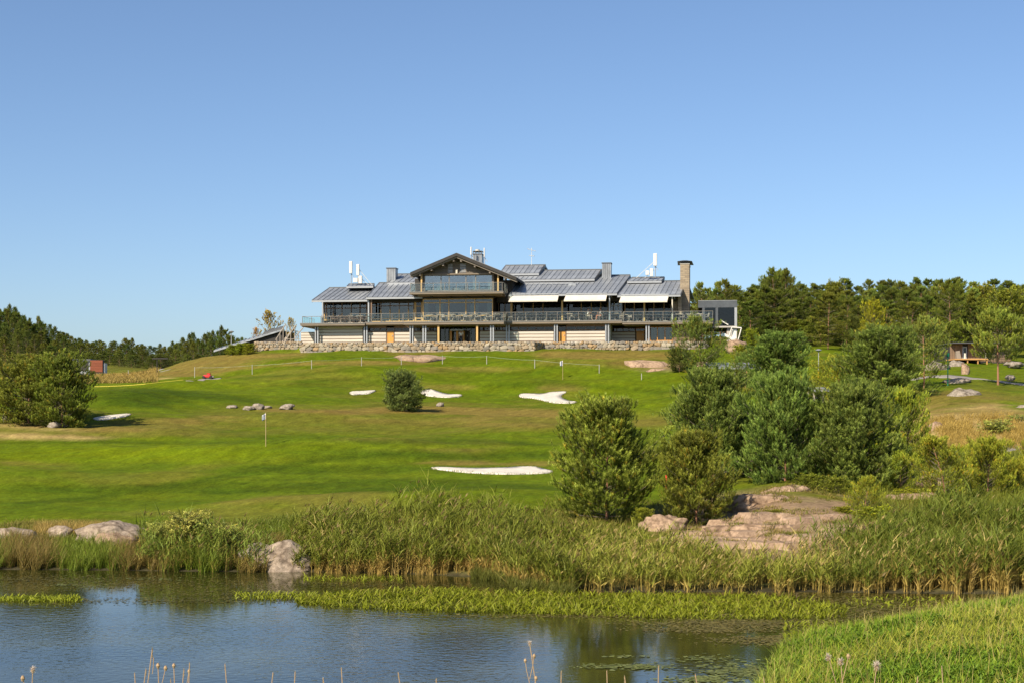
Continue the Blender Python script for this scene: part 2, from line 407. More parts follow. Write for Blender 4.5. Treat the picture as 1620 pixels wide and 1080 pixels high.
def ground_mat():
    m, nt, b = _new('turf')
    at_ = nt.nodes.new('ShaderNodeAttribute'); at_.attribute_name = 'Col'
    tc = nt.nodes.new('ShaderNodeTexCoord')
    def nz(scale, st, det=5):
        mp = nt.nodes.new('ShaderNodeMapping'); mp.inputs['Scale'].default_value = st
        nt.links.new(tc.outputs['Object'], mp.inputs[0])
        n = nt.nodes.new('ShaderNodeTexNoise'); n.inputs['Scale'].default_value = scale; n.inputs['Detail'].default_value = det; n.inputs['Roughness'].default_value = .7
        nt.links.new(mp.outputs[0], n.inputs[0]); return n
    n1 = nz(2.0, (1, .8, 1)); n2 = nz(.35, (1, 1.6, 1), 4); n3 = nz(7, (1, .8, 1), 6)
    def mr(n, lo, hi):
        r = nt.nodes.new('ShaderNodeMapRange'); r.inputs[1].default_value = .25; r.inputs[2].default_value = .75; r.inputs[3].default_value = lo; r.inputs[4].default_value = hi
        nt.links.new(n.outputs['Fac'], r.inputs[0]); return r
    def mul(x, y):
        q = nt.nodes.new('ShaderNodeMath'); q.operation = 'MULTIPLY'; nt.links.new(x.outputs[0], q.inputs[0]); nt.links.new(y.outputs[0], q.inputs[1]); return q
    v = mul(mul(mr(n1, .78, 1.22), mr(n2, .90, 1.10)), mr(n3, .55, 1.45))
    hs = nt.nodes.new('ShaderNodeHueSaturation')
    nt.links.new(at_.outputs['Color'], hs.inputs['Color']); nt.links.new(v.outputs[0], hs.inputs['Value'])
    hh = mr(n2, .485, .512); nt.links.new(hh.outputs[0], hs.inputs['Hue'])
    nt.links.new(hs.outputs[0], b.inputs['Base Color'])
    b.inputs['Roughness'].default_value = .95; b.inputs['Specular IOR Level'].default_value = .04
    bp = nt.nodes.new('ShaderNodeBump'); bp.inputs['Strength'].default_value = .35; bp.inputs['Distance'].default_value = .07
    nt.links.new(n1.outputs['Fac'], bp.inputs['Height']); nt.links.new(bp.outputs[0], b.inputs['Normal'])
    return m
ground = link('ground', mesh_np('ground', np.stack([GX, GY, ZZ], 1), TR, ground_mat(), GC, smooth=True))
tag(ground, kind='structure')

# ------------------------------------------------------------------ pond
def water_mat():
    m, nt, b = _new('pond_water')
    b.inputs['Roughness'].default_value = .06
    b.inputs['IOR'].default_value = 1.33
    tc = nt.nodes.new('ShaderNodeTexCoord')
    n0 = nt.nodes.new('ShaderNodeTexNoise'); n0.inputs['Scale'].default_value = .25; n0.inputs['Detail'].default_value = 3
    nt.links.new(tc.outputs['Object'], n0.inputs[0])
    cr = nt.nodes.new('ShaderNodeValToRGB')
    cr.color_ramp.elements[0].color = (.020, .022, .005, 1); cr.color_ramp.elements[1].color = (.045, .045, .010, 1)
    cr.color_ramp.elements[0].position = .4; cr.color_ramp.elements[1].position = .65
    nt.links.new(n0.outputs['Fac'], cr.inputs[0]); nt.links.new(cr.outputs[0], b.inputs['Base Color'])
    def nz(scale, st, det):
        mp = nt.nodes.new('ShaderNodeMapping'); mp.inputs['Scale'].default_value = st
        nt.links.new(tc.outputs['Object'], mp.inputs[0])
        n = nt.nodes.new('ShaderNodeTexNoise'); n.inputs['Scale'].default_value = scale; n.inputs['Detail'].default_value = det
        nt.links.new(mp.outputs[0], n.inputs[0]); return n
    na = nz(5.0, (1, 1.0, 1), 2)
    nb = nz(.16, (1, 1, 1), 2)     # where the breeze touches the water
    mr = nt.nodes.new('ShaderNodeMapRange'); mr.inputs[1].default_value = .35; mr.inputs[2].default_value = .60; mr.inputs[3].default_value = .45; mr.inputs[4].default_value = 1.0
    nt.links.new(nb.outputs['Fac'], mr.inputs[0])
    sx_ = nt.nodes.new('ShaderNodeSeparateXYZ'); nt.links.new(tc.outputs['Object'], sx_.inputs[0])
    sh = nt.nodes.new('ShaderNodeMapRange'); sh.interpolation_type = 'SMOOTHSTEP'; sh.inputs[1].default_value = -2.5; sh.inputs[2].default_value = 2.5; sh.inputs[3].default_value = 1; sh.inputs[4].default_value = .18   # sheltered by the right bank
    nt.links.new(sx_.outputs[0], sh.inputs[0])
    m0 = nt.nodes.new('ShaderNodeMath'); m0.operation = 'MULTIPLY'; nt.links.new(mr.outputs[0], m0.inputs[0]); nt.links.new(sh.outputs[0], m0.inputs[1]); mr = m0
    s2 = nt.nodes.new('ShaderNodeMapRange'); s2.interpolation_type = 'SMOOTHSTEP'; s2.inputs[1].default_value = 37.5; s2.inputs[2].default_value = 42; s2.inputs[3].default_value = 1; s2.inputs[4].default_value = .25   # calmer under the far reeds
    nt.links.new(sx_.outputs[1], s2.inputs[0])
    m1 = nt.nodes.new('ShaderNodeMath'); m1.operation = 'MULTIPLY'; nt.links.new(m0.outputs[0], m1.inputs[0]); nt.links.new(s2.outputs[0], m1.inputs[1]); mr = m1
    mu = nt.nodes.new('ShaderNodeMath'); mu.operation = 'MULTIPLY'
    nt.links.new(na.outputs['Fac'], mu.inputs[0]); nt.links.new(mr.outputs[0], mu.inputs[1])
    bp = nt.nodes.new('ShaderNodeBump'); bp.inputs['Strength'].default_value = .32; bp.inputs['Distance'].default_value = .04
    nt.links.new(mu.outputs[0], bp.inputs['Height']); nt.links.new(bp.outputs[0], b.inputs['Normal'])
    return m
water = link('pond_water', mesh_np('pond_water', [(-150, 10, 0), (150, 10, 0), (150, 62, 0), (-150, 62, 0)], [(0, 1, 2), (0, 2, 3)], water_mat()))
tag(water, kind='structure')

# ------------------------------------------------------------------ sheets that lie on the ground (sand, paths)
def poly_sheet(name, pts, m, lift=.05, cuts=3, kind='structure'):
    bm = bmesh.new()
    vs = [bm.verts.new((p[0], p[1], 0)) for p in pts]
    es = [bm.edges.new((vs[i], vs[(i + 1) % len(vs)])) for i in range(len(vs))]
    bmesh.ops.triangle_fill(bm, use_beauty=True, edges=es)
    for _ in range(cuts): bmesh.ops.subdivide_edges(bm, edges=bm.edges[:], cuts=1, use_grid_fill=True)
    bmesh.ops.triangulate(bm, faces=bm.faces[:])
    P = np.array([v.co[:] for v in bm.verts]); z = zt(P[:, 0], P[:, 1])
    edge = [v for v in bm.verts if v.is_boundary]
    for v, zz in zip(bm.verts, z): v.co.z = zz + lift
    bnd = [e for e in bm.edges if e.is_boundary]
    r = bmesh.ops.extrude_edge_only(bm, edges=bnd)
    for v in [g for g in r['geom'] if isinstance(g, bmesh.types.BMVert)]: v.co.z -= lift + .15
    bmesh.ops.recalc_face_normals(bm, faces=bm.faces[:])
    me = bpy.data.meshes.new(name); bm.to_mesh(me); bm.free(); me.materials.append(m)
    for p in me.polygons: p.use_smooth = True
    o = link(name, me)
    if kind: o['kind'] = kind
    return o
def curve_px(pts, n=4):
    """smooth closed outline through photo points"""
    out = []; k = len(pts)
    for i in range(k):
        p0, p1, p2, p3 = (np.array(pts[(i + j - 1) % k], float) for j in range(4))
        for s in range(n):
            t = s / n
            out.append(.5 * ((2*p1) + (-p0+p2)*t + (2*p0-5*p1+4*p2-p3)*t*t + (-p0+3*p1-3*p2+p3)*t**3))
    return out
SAND = mat('bunker_sand', (.50, .465, .40), .95, .08, 2.2, .4, col2=(.62, .58, .51))
BUNK = []
PATHM = mat('gravel_path', (.23, .21, .19), .95, .2, 4, .2)
for pts, nm in [
    ([(553, 622), (558, 619), (575, 618.2), (593, 617.3), (591, 620), (580, 623), (560, 624)], 'sand_bunker'),
    ([(664, 619), (672, 616.5), (682, 616), (694, 619.5), (708, 623), (729, 624), (727, 627.3), (705, 628.3), (680, 626.5), (668, 623)], 'sand_bunker'),
    ([(821, 625.5), (828, 622.5), (858, 622.6), (872, 620), (893, 619), (895, 621), (889, 624.5), (889, 629), (898, 633), (912, 635.5), (905, 637.5), (875, 636.8), (856, 632.5), (840, 629.5), (826, 628.5)], 'sand_bunker'),
    ([(682, 740.5), (700, 739), (740, 740.5), (790, 740), (840, 738), (856, 741), (874, 745.5), (860, 748.5), (800, 750), (750, 748), (715, 745)], 'sand_bunker'),
    ([(148, 661.5), (165, 658), (188, 655.5), (206, 654.6), (203, 657.5), (185, 661), (165, 664), (152, 664)], 'sand_bunker')]:
    cp = curve_px(pts)
    w = [hit(p[0], p[1], 60, 170) for p in cp]
    poly_sheet(nm, w, SAND, .05, 2); BUNK.append(w)
def ribbon_path(name, pxs, width, m, lift=.04):
    P = [hit(a, b, 60, 300) for a, b in pxs]
    L = []; Rr = []
    for i, p in enumerate(P):
        d = (P[min(i + 1, len(P) - 1)] - P[max(i - 1, 0)]); n = Vector((-d.y, d.x, 0)).normalized() * width / 2
        L.append(p + n); Rr.append(p - n)
    return poly_sheet(name, L + Rr[::-1], m, lift, 2)
ribbon_path('gravel_path', [(210, 590), (235, 588), (262, 586)], 1.2, PATHM)
ribbon_path('cart_path', [(300, 602), (320, 600), (335, 599), (350, 598)], .7, PATHM)
ribbon_path('cart_path', [(1440, 601), (1480, 594), (1530, 599), (1580, 603), (1640, 609)], 2.0, PATHM)
ribbon_path('cart_path', [(1575, 712), (1590, 709), (1606, 706), (1640, 705)], 1.4, PATHM)
ribbon_path('cart_path', [(1580, 655), (1600, 660), (1640, 668)], 1.2, PATHM)

# ================================================================== the clubhouse
CH = empty('clubhouse', (BO[0], BO[1], 0.0), -TH)
tag(CH, 'long timber clubhouse with grey metal roofs, central gable and glazed terraces on the hilltop', 'building')
def LU(px, v):
    """local u of photo column px on the building plane at depth v"""
    rx = (px - 810) / F
    t = (v + BO @ EV) / (rx * EV[0] + EV[1])
    return rx * t * EU[0] + t * EU[1] - BO @ EU
def LY(px, v):
    rx = (px - 810) / F
    return (v + BO @ EV) / (rx * EV[0] + EV[1])
def LZ(py, v, px=740): return H_CAM + (HOR - py) / F * LY(px, v)

M_DECK = mat('deck_edge_timber', (.20, .165, .125), .8, .15, 2, .1, stretch=(.3, 3, 3))
M_SOFF = mat('soffit_timber', (.26, .18, .11), .7, .18, 2, 0, stretch=(.3, 6, 3))
M_WHITE = mat('white_board', (.52, .475, .41), .75, .16, 1.6, .05, stretch=(.2, 1, 4), obj_var=.04)
M_GAP = mat('brown_backing', (.22, .13, .08), .85, .2, 2)
M_GREYB = mat('weathered_board', (.165, .14, .115), .85, .3, 2, .1, stretch=(.25, 1, 5), obj_var=.2)
M_BLACK = mat('black_timber', (.035, .032, .030), .8, .2, 2)
M_YEL = mat('oiled_pine_frame', (.52, .34, .13), .55, .15, 4, .05, stretch=(2, 2, .5))
M_ORANGE = mat('orange_door', (.58, .27, .055), .5, .12, 3, .05, stretch=(3, 3, .4))
M_BROWN = mat('brown_frame', (.17, .11, .07), .6, .15, 4)
M_STEEL = mat('grey_steel', (.33, .35, .37), .45, .08, 3, 0, metal=.3)
M_RAIL = mat('rail_steel', (.19, .18, .16), .4, .08, 3, 0, metal=.3)
M_ZINC = mat('zinc_sheet', (.25, .27, .29), .42, .28, .9, .05, metal=.25, obj_var=.13)
M_ZINCD = mat('zinc_edge', (.10, .105, .11), .5, .1, 2, 0, metal=.3)
M_AWN = mat('cream_canvas', (.56, .52, .44), .9, .12, 1.6)
M_CURT = mat('beige_curtain', (.42, .37, .28), .9, .15, 8, .4, stretch=(6, 6, .3))
M_CURTG = mat('green_curtain', (.20, .27, .22), .9, .2, 8, .4, stretch=(6, 6, .3))
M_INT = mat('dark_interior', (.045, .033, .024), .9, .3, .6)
M_CONC = mat('concrete', (.38, .36, .33), .9, .1, 3, .1)
M_BRK = None
def brick_mat():
    m, nt, b = _new('yellow_brick')
    tc = nt.nodes.new('ShaderNodeTexCoord'); mp = nt.nodes.new('ShaderNodeMapping'); mp.inputs['Rotation'].default_value = (R(90), 0, 0)
    nt.links.new(tc.outputs['Object'], mp.inputs[0])
    br = nt.nodes.new('ShaderNodeTexBrick'); br.inputs['Scale'].default_value = 1.0
    br.inputs['Brick Width'].default_value = .62; br.inputs['Row Height'].default_value = .21; br.inputs['Mortar Size'].default_value = .022
    br.inputs['Color1'].default_value = (.34, .275, .19, 1); br.inputs['Color2'].default_value = (.23, .18, .125, 1); br.inputs['Mortar'].default_value = (.20, .17, .13, 1)
    nt.links.new(mp.outputs[0], br.inputs[0]); nt.links.new(br.outputs[0], b.inputs['Base Color'])
    b.inputs['Roughness'].default_value = .9
    bp = nt.nodes.new('ShaderNodeBump'); bp.inputs['Strength'].default_value = .6; bp.inputs['Distance'].default_value = .02; bp.invert = True
    nt.links.new(br.outputs['Fac'], bp.inputs['Height']); nt.links.new(bp.outputs[0], b.inputs['Normal'])
    return m
M_BRK = brick_mat()
def glass_mat(name, tint, refl):
    m, nt, b = _new(name)
    nt.nodes.remove(b)
    o = nt.nodes['Material Output']
    tr = nt.nodes.new('ShaderNodeBsdfTransparent'); tr.inputs[0].default_value = (*tint, 1)
    gl = nt.nodes.new('ShaderNodeBsdfGlossy'); gl.inputs['Roughness'].default_value = .01; gl.inputs[0].default_value = (.9, .95, 1, 1)
    tc = nt.nodes.new('ShaderNodeTexCoord'); n = nt.nodes.new('ShaderNodeTexNoise'); n.inputs['Scale'].default_value = .8
    nt.links.new(tc.outputs['Object'], n.inputs[0])
    bp = nt.nodes.new('ShaderNodeBump'); bp.inputs['Strength'].default_value = .04; bp.inputs['Distance'].default_value = .05
    nt.links.new(n.outputs['Fac'], bp.inputs['Height']); nt.links.new(bp.outputs[0], gl.inputs['Normal'])
    mx = nt.nodes.new('ShaderNodeMixShader'); mx.inputs[0].default_value = refl
    nt.links.new(tr.outputs[0], mx.inputs[1]); nt.links.new(gl.outputs[0], mx.inputs[2]); nt.links.new(mx.outputs[0], o.inputs[0])
    MATS[name] = m; return m
M_GLASS = glass_mat('window_glass', (.60, .66, .66), .05)
M_GLASSD = glass_mat('shaded_glass', (.50, .52, .52), .03)
M_GLASSU = glass_mat('coated_glass', (.60, .68, .70), .15)
M_GLRAIL = glass_mat('rail_glass', (.90, .95, .94), .02)

def pbox(name, m, px0, px1, v0, v1, py_top, py_bot, parent=CH, pvx=None):
    """box whose front face (depth v0) fills this part of the photo"""
    return MB().box(LU(px0, v0), LU(px1, v0), v0, v1, LZ(py_bot, v0), LZ(py_top, v0)).build(name, m, parent)

# ---- decks (terrace slabs), soffits
def deck(px0, px1, v0, v1, pyt, pyb, nm='deck'):
    u0, u1 = LU(px0, v0), LU(px1, v0); zt_, zb = LZ(pyt, v0), LZ(pyb, v0)
    d = MB().box(u0, u1, v0, v1, zb, zt_).build(nm, M_DECK, CH)
    MB().box(u0 + .1, u1 - .1, v0 + .25, v1 - .1, zb - .10, zb - .002).build('soffit', M_SOFF, d)
    MB().box(u0 - .02, u1 + .02, v0 - .04, v0 - .001, zt_ - .10, zt_ + .03).build('edge_flashing', M_RAIL, d)
    return d
deck(475, 577, -1.2, 9, 509.5, 513.5)
deck(577.5, 637.7, -.9, 9, 508.5, 512.5)
deck(638, 797, -2.6, 9, 508.5, 513)
deck(797.3, 984, -.9, 9, 508.8, 513)
deck(984.5, 1128, -.9, 9, 511, 515)

# ---- railings
def railing(px0, px1, v, pyt, pyb, step, glass=None, mid=2, vd=None):
    u0, u1 = LU(px0, v), LU(px1, v); z1, z0 = LZ(pyt, v), LZ(pyb, v)
    r = MB().box(u0, u1, v - .03, v + .03, z1 - .05, z1).build('railing', M_RAIL, CH)
    n = max(1, round((u1 - u0) / step))
    pm = MB().box(-.025, .025, v - .025, v + .025, z0, z1 - .05).mesh('post', M_RAIL)
    for k in range(n + 1):
        o = link('post', pm, r); o.location.x = u0 + .03 + (u1 - u0 - .06) * k / n
    wi = MB()
    for k in range(mid):
        z = z0 + (z1 - z0) * (k + 1) / (mid + 1) ; wi.box(u0, u1, v - .008, v + .008, z - .008, z + .008)
    if mid: wi.build('wire', M_RAIL, r)
    g = MB().box((u1 - u0) / n * 0 + .04, (u1 - u0) / n - .04, v + .012, v + .022, z0 + .06, z1 - .09).mesh('glass_panel', glass or M_GLRAIL)
    for k in range(n):
        o = link('glass_panel', g, r); o.location.x = u0 + (u1 - u0) * k / n
    return r
M_GLEND = glass_mat('tinted_rail_glass', (.62, .82, .84), .16)
railing(478, 508, -1.1, 498.5, 509.5, 1.1, mid=0, glass=M_GLEND)
railing(508.5, 553, -1.1, 498.5, 509.5, 1.1, mid=0)
railing(553.5, 637.5, -.82, 494.8, 508.5, 1.25)
railing(638.2, 796.5, -2.5, 494.6, 508.5, 1.25)
railing(798, 983, -.82, 494.6, 508.8, 1.15)
railing(986, 1128, -.82, 495.4, 511, 1.15)
# short side returns of the railing
for px, v0, v1, pt, pb in [(478, -1.1, 4, 498.5, 509.5), (983.6, -.8, 1.0, 494.6, 508.8), (797, -2.5, -1.0, 494.6, 508.5)]:
    u = LU(px, v0); z1, z0 = LZ(pt, v0), LZ(pb, v0)
    r = MB().box(u - .03, u + .03, v0 + .05, v1, z1 - .05, z1).build('railing', M_RAIL, CH)
    n = max(1, round((v1 - v0) / 1.0))
    for k in range(1, n + 1): MB().box(u - .025, u + .025, v0 + (v1 - v0) * k / n - .05, v0 + (v1 - v0) * k / n, z0, z1 - .05).build('post', M_RAIL, r)
    MB().box(u - .006, u + .006, v0 + .1, v1 - .06, z0 + .06, z1 - .09).build('glass_panel', M_GLRAIL, r)

# ---- lower storey: white boards, ribbon windows, doors
ZG = 12.70
def wall_boards(px0, px1, v, py_top, py_bot, n=4, m=M_WHITE, depth=.3):
    u0, u1 = LU(px0, v), LU(px1, v); z1, z0 = LZ(py_top, v), LZ(py_bot, v)
    w = MB().box(u0, u1, v + .05, v + depth, z0, z1).build('lower_wall', M_GAP, CH)
    h = (z1 - z0) / n
    bm_ = MB().box(u0 + .02, u1 - .02, v, v + .048, 0.0, h * .78).mesh('board', m)
    for k in range(n):
        o = link('board', bm_, w); o.location.z = z0 + h * k + h * .1
    return w
def ribbon_window(px0, px1, v, py_top, py_bot, n, fm=M_BROWN, gm=M_GLASSD, name='ribbon_window'):
    u0, u1 = LU(px0, v), LU(px1, v); z1, z0 = LZ(py_top, v), LZ(py_bot, v)
    f = MB()
    t = .07
    f.box(u0, u1, v, v + .12, z1 - t, z1); f.box(u0, u1, v, v + .12, z0, z0 + t)
    for k in range(n + 1):
        u = u0 + (u1 - u0) * k / n; a = max(u0, u - t / 2); b = min(u1, u + t / 2)
        f.box(a, b, v + .002, v + .118, z0 + t, z1 - t)
    f = f.build(name, fm, CH)
    w = (u1 - u0) / n
    pm = MB().box(.04, w - .04, v + .05, v + .06, z0 + t - .01, z1 - t + .01).mesh('pane', gm)
    for k in range(n):
        o = link('pane', pm, f); o.location.x = u0 + w * k
    return f
def door(px0, px1, v, py_top, py_bot, m=M_ORANGE, name='door'):
    u0, u1 = LU(px0, v), LU(px1, v); z1, z0 = LZ(py_top, v), LZ(py_bot, v)
    d = MB().box(u0, u1, v, v + .08, z0, z1).build(name, m, CH)
    fr = MB(); fr.box(u0 - .08, u0 - .002, v - .03, v + .1, z0, z1 + .08); fr.box(u1 + .002, u1 + .08, v - .03, v + .1, z0, z1 + .08); fr.box(u0, u1, v - .03, v + .1, z1 + .002, z1 + .08)
    fr.build('door_frame', M_BROWN, d)
    MB().box(u1 - .16, u1 - .10, v - .06, v - .002, z0 + .95, z0 + 1.12).build('door_handle', M_STEEL, d)
    return d
def lower(px0, px1, v, win, n, boards=4, top=514.5, wtop=517.5, wbot=523.8, wb=524.2, m=M_WHITE):
    """a stretch of lower wall: strip under the deck, ribbon of windows, boards down to the ground"""
    if win:
        pbox('wall_strip', M_GAP, px0, px1, v + .02, v + .3, top, wtop)
        ribbon_window(px0, px1, v, wtop, wbot, n)
        wall_boards(px0, px1, v, wb, 545, boards, m)
    else:
        wall_boards(px0, px1, v, 514.5, 545, boards + 2, m)
pbox('side_wall_block', M_CONC, 476, 497, .8, 3.0, 523.4, 524.4)
wall_boards(476, 497, .8, 524.5, 546, 5)
lower(504, 574, 0, False, 0)
lower(582, 611, 0, True, 3); lower(624, 648.6, 0, True, 2)
door(612.6, 622.6, .06, 524, 545); ribbon_window(611.6, 623.6, 0.0, 517.5, 523.6, 1)
lower(655, 691, 0, True, 3); lower(759, 806, 0, True, 4); lower(806.3, 876, 0, True, 5)
door(883.6, 894.2, .06, 526, 546); ribbon_window(882.4, 895.4, 0.0, 517.5, 525.4, 1)
lower(896, 957.5, 0, True, 4)
# recess beyond, set back
wall_boards(966, 1005, 3.0, 527, 546, 4); ribbon_window(966, 1005, 3.0, 521, 526.8, 4)
door(1007, 1019, 3.06, 527, 546); ribbon_window(1006, 1020, 3.0, 521, 526.6, 1, M_ORANGE)
ribbon_window(1028, 1064, .6, 519.5, 541, 3, M_ORANGE, M_GLASS, 'garden_room_window')
pbox('sill_wall', M_WHITE, 1028, 1064, .62, .9, 541.2, 547)
pbox('lower_wall', M_BROWN, 1064.5, 1100, .6, 3, 519, 547)
MB().box(LU(962, .1), LU(962, .1) + .25, .12, 3.0, ZG, LZ(513.5, 0)).build('return_wall', M_WHITE, CH)
MB().box(LU(1027.6, .7) - .25, LU(1027.6, .7), .75, 3.0, ZG, LZ(515.5, 0)).build('return_wall', M_BROWN, CH)
for px in (1030.5, 1043, 1053):
    MB().box(LU(px, 1), LU(px + 7, 1), 1.0, 1.05, LZ(541, 1), LZ(520, 1)).build('curtain', M_CURT, CH)
# entrance: recessed greenish glass front, orange posts, small canopy
EG = ribbon_window(697, 752, 1.2, 516, 546, 8, mat('green_frame', (.13, .15, .09), .6, .2, 3), M_GLASSD, 'entrance_glazing')
for px in (711.5, 721.5, 731.5): pbox('entrance_post', M_ORANGE, px, px + 3.4, .6, .75, 523.4, 546)
door(737.5, 741.5, 1.1, 524, 546, M_BLACK, 'entrance_door')
MB().box(LU(712, -.4), LU(733, -.4), -.4, 1.15, LZ(523, -.4), LZ(521.4, -.4)).build('entrance_canopy', M_STEEL, CH)
MB().box(LU(725.6, .62), LU(729.4, .62), .64, .68, LZ(532, .6), LZ(527, .6)).build('door_notice', M_AWN, CH)
pbox('wall_strip', M_SOFF, 697, 752, 1.22, 1.4, 513.8, 516)
for px in (692, 753.2): pbox('timber_column', M_YEL, px, px + 3, -2.3, -2.1, 514.2, 546)
# grey steel column pairs carrying the deck
def col_pair(px, v=-.55, m=M_STEEL, top=514.2):
    z0, z1 = ZG - .02, LZ(top, v)
    c = MB()
    for s in (-.14, .14): c.box(LU(px, v) + s - .07, LU(px, v) + s + .07, v - .08, v + .08, z0, z1)
    return c.build('steel_column', m, CH)
for px in (501, 578.5, 651, 671.5): col_pair(px, -.55 if px < 649 else -2.1)
for px, v in ((778.5, -2.1), (803.5, -.55), (879.5, -.55), (960.5, -.55)): col_pair(px, v)
col_pair(1024.5, -.55, M_STEEL, 516.5)

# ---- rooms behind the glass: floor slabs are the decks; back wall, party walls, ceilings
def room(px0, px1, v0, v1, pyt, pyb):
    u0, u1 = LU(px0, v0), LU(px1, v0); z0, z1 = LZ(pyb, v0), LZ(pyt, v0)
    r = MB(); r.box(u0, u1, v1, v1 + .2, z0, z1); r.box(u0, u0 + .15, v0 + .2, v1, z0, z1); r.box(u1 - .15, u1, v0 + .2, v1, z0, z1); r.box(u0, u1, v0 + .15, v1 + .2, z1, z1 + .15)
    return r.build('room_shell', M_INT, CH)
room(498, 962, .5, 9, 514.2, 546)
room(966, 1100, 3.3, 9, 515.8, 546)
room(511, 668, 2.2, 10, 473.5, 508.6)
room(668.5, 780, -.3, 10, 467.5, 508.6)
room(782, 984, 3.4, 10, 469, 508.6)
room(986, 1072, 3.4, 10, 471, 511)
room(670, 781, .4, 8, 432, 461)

# ---- glazed bays of the upper storeys
def bay(name, px0, px1, v, pyt, pyb, mull, trans, fm_top, fm_low, gm, split=None, mw=.10):
    """frame with mullions at given photo columns; lower part can be another timber"""
    z1, z0 = LZ(pyt, v), LZ(pyb, v)
    zs = LZ(split, v) if split else z0
    u0, u1 = LU(px0, v), LU(px1, v)
    f = MB(); g = MB()
    us = [LU(p, v) for p in mull]
    for u in us:
        f.box(u - mw / 2, u + mw / 2, v, v + .14, zs, z1)
        if split: g.box(u - mw / 2 - .01, u + mw / 2 + .01, v - .02, v + .14, z0, zs - .001)
    zt_s = [LZ(t, v) for t in trans]
    for a, b in zip(us[:-1], us[1:]):
        f.box(a + mw / 2 + .001, b - mw / 2 - .001, v + .01, v + .12, z1 - .10, z1)
        for z in zt_s:
            (g if z < zs else f).box(a + mw / 2 + .012, b - mw / 2 - .012, v + .01, v + .12, z - .05, z + .05)
        g.box(a + mw / 2 + .012, b - mw / 2 - .012, v + .01, v + .12, z0, z0 + .12)
    fo = f.build(name, fm_top, CH)
    if g.v: g.build('lower_frame', fm_low, fo)
    lv = [z0 + .12] + sorted(zt_s) + [z1 - .1]
    for a, b in zip(us[:-1], us[1:]):
        for c0, c1 in zip(lv[:-1], lv[1:]):
            MB().box(a + mw / 2, b - mw / 2, v + .05, v + .06, c0, c1).build('pane', gm, fo)
    return fo
bay('window_wall', 512, 580, 1.9, 476.5, 505.5, [513, 516.5, 527, 541, 555.5, 569.5, 580], [486], M_BROWN, M_YEL, M_GLASS, 494)
bay('window_wall', 586, 655, 1.5, 476.5, 508.5, [587.5, 602.5, 617, 631.5, 646, 654.5], [483, 503.2], M_BROWN, M_YEL, M_GLASS, 489)
bay('terrace_door_frame', 655.5, 668, 1.2, 476, 508.4, [657, 667.5], [484, 503], M_YEL, M_YEL, M_GLASSD, mw=.22)
bay('central_window_wall', 668, 780, -.6, 472.5, 508.2, [669.5, 696, 710, 737, 751, 779], [478.8, 499.5], M_YEL, M_YEL, M_GLASS)
for a, b in ((672, 678), (690, 695), (697, 701), (744, 750.5), (752.5, 757), (770.5, 777)):
    MB().box(LU(a, -.2), LU(b, -.2), -.2, -.14, LZ(505, -.2), LZ(479.5, -.2)).build('curtain', M_CURTG, CH)
bay('corner_glazing', 781, 808, 2.2, 478, 508.4, [782, 789, 798.5, 808.5], [503], M_BROWN, M_YEL, M_GLASSD, 494)
for px in (807.4, 796.4): pbox('timber_post', M_YEL, px, px + 3.0, 1.5, 1.7, 478 if px > 800 else 494, 508.6)
bay('window_wall', 811, 962, 3.2, 479, 508.6, [811, 828, 843.5, 859, 889, 919.5, 935.5, 950.5, 962], [500], M_YEL, M_BROWN, M_GLASSD, 495)
pbox('timber_post', M_YEL, 888, 890.6, -.2, .0, 477, 508.8)
bay('corner_glazing', 966, 984, 2.6, 474, 508.6, [966, 972, 978, 984], [486], M_STEEL, M_STEEL, M_GLASS)
bay('window_wall', 987, 1062, 3.2, 480.5, 511, [988.5, 1003.5, 1019, 1034.5, 1050.5, 1062], [500], M_YEL, M_BROWN, M_GLASSD, 496)
pbox('timber_post', M_YEL, 1018, 1020.5, -.2, .0, 479, 511)
pbox('white_post', M_AWN, 1062.5, 1064.3, -.6, -.45, 473, 511)
pbox('grey_post', M_STEEL, 963.2, 965, -.6, -.45, 470, 508.8)
pbox('grey_post', M_STEEL, 509.2, 511, -.9, -.75, 476, 509)
pbox('grey_post', M_STEEL, 581.8, 584, -.5, -.35, 472, 509)
pbox('timber_post', M_BROWN, 586.4, 588.4, -.5, -.35, 472, 509)
# top-storey room in the gable
bay('gable_window_wall', 670, 780, .2, 435, 460.5, [671.5, 697.5, 710.5, 737, 752.5, 778.5], [], M_RAIL, M_RAIL, M_GLASSU)
for a, b in ((672, 677), (691.5, 697), (698.5, 702.5), (748, 752), (753, 757.5), (772, 778)):
    MB().box(LU(a, .6), LU(b, .6), .6, .66, LZ(460, .6), LZ(435.5, .6)).build('curtain', M_CURT, CH)
for a, b in ((680, 694), (718, 726)):
    MB().box(LU(a, .8), LU(b, .8), .8, 1.6, LZ(460.5, .8), LZ(455.5, .8)).build('bed', M_YEL, CH)
for px, v in ((665.5, -.6), (786.6, -.6)): pbox('timber_post', M_YEL, px, px + 2.4, v, v + .16, 433, 461.5)
MB().box(LU(779.5, .2), LU(781.5, .2), .2, 7, LZ(461, .2), LZ(433, .2)).build('side_wall', M_GREYB, CH)
MB().box(LU(668.5, .2), LU(670, .2), .2, 7, LZ(461, .2), LZ(433, .2)).build('side_wall', M_GREYB, CH)
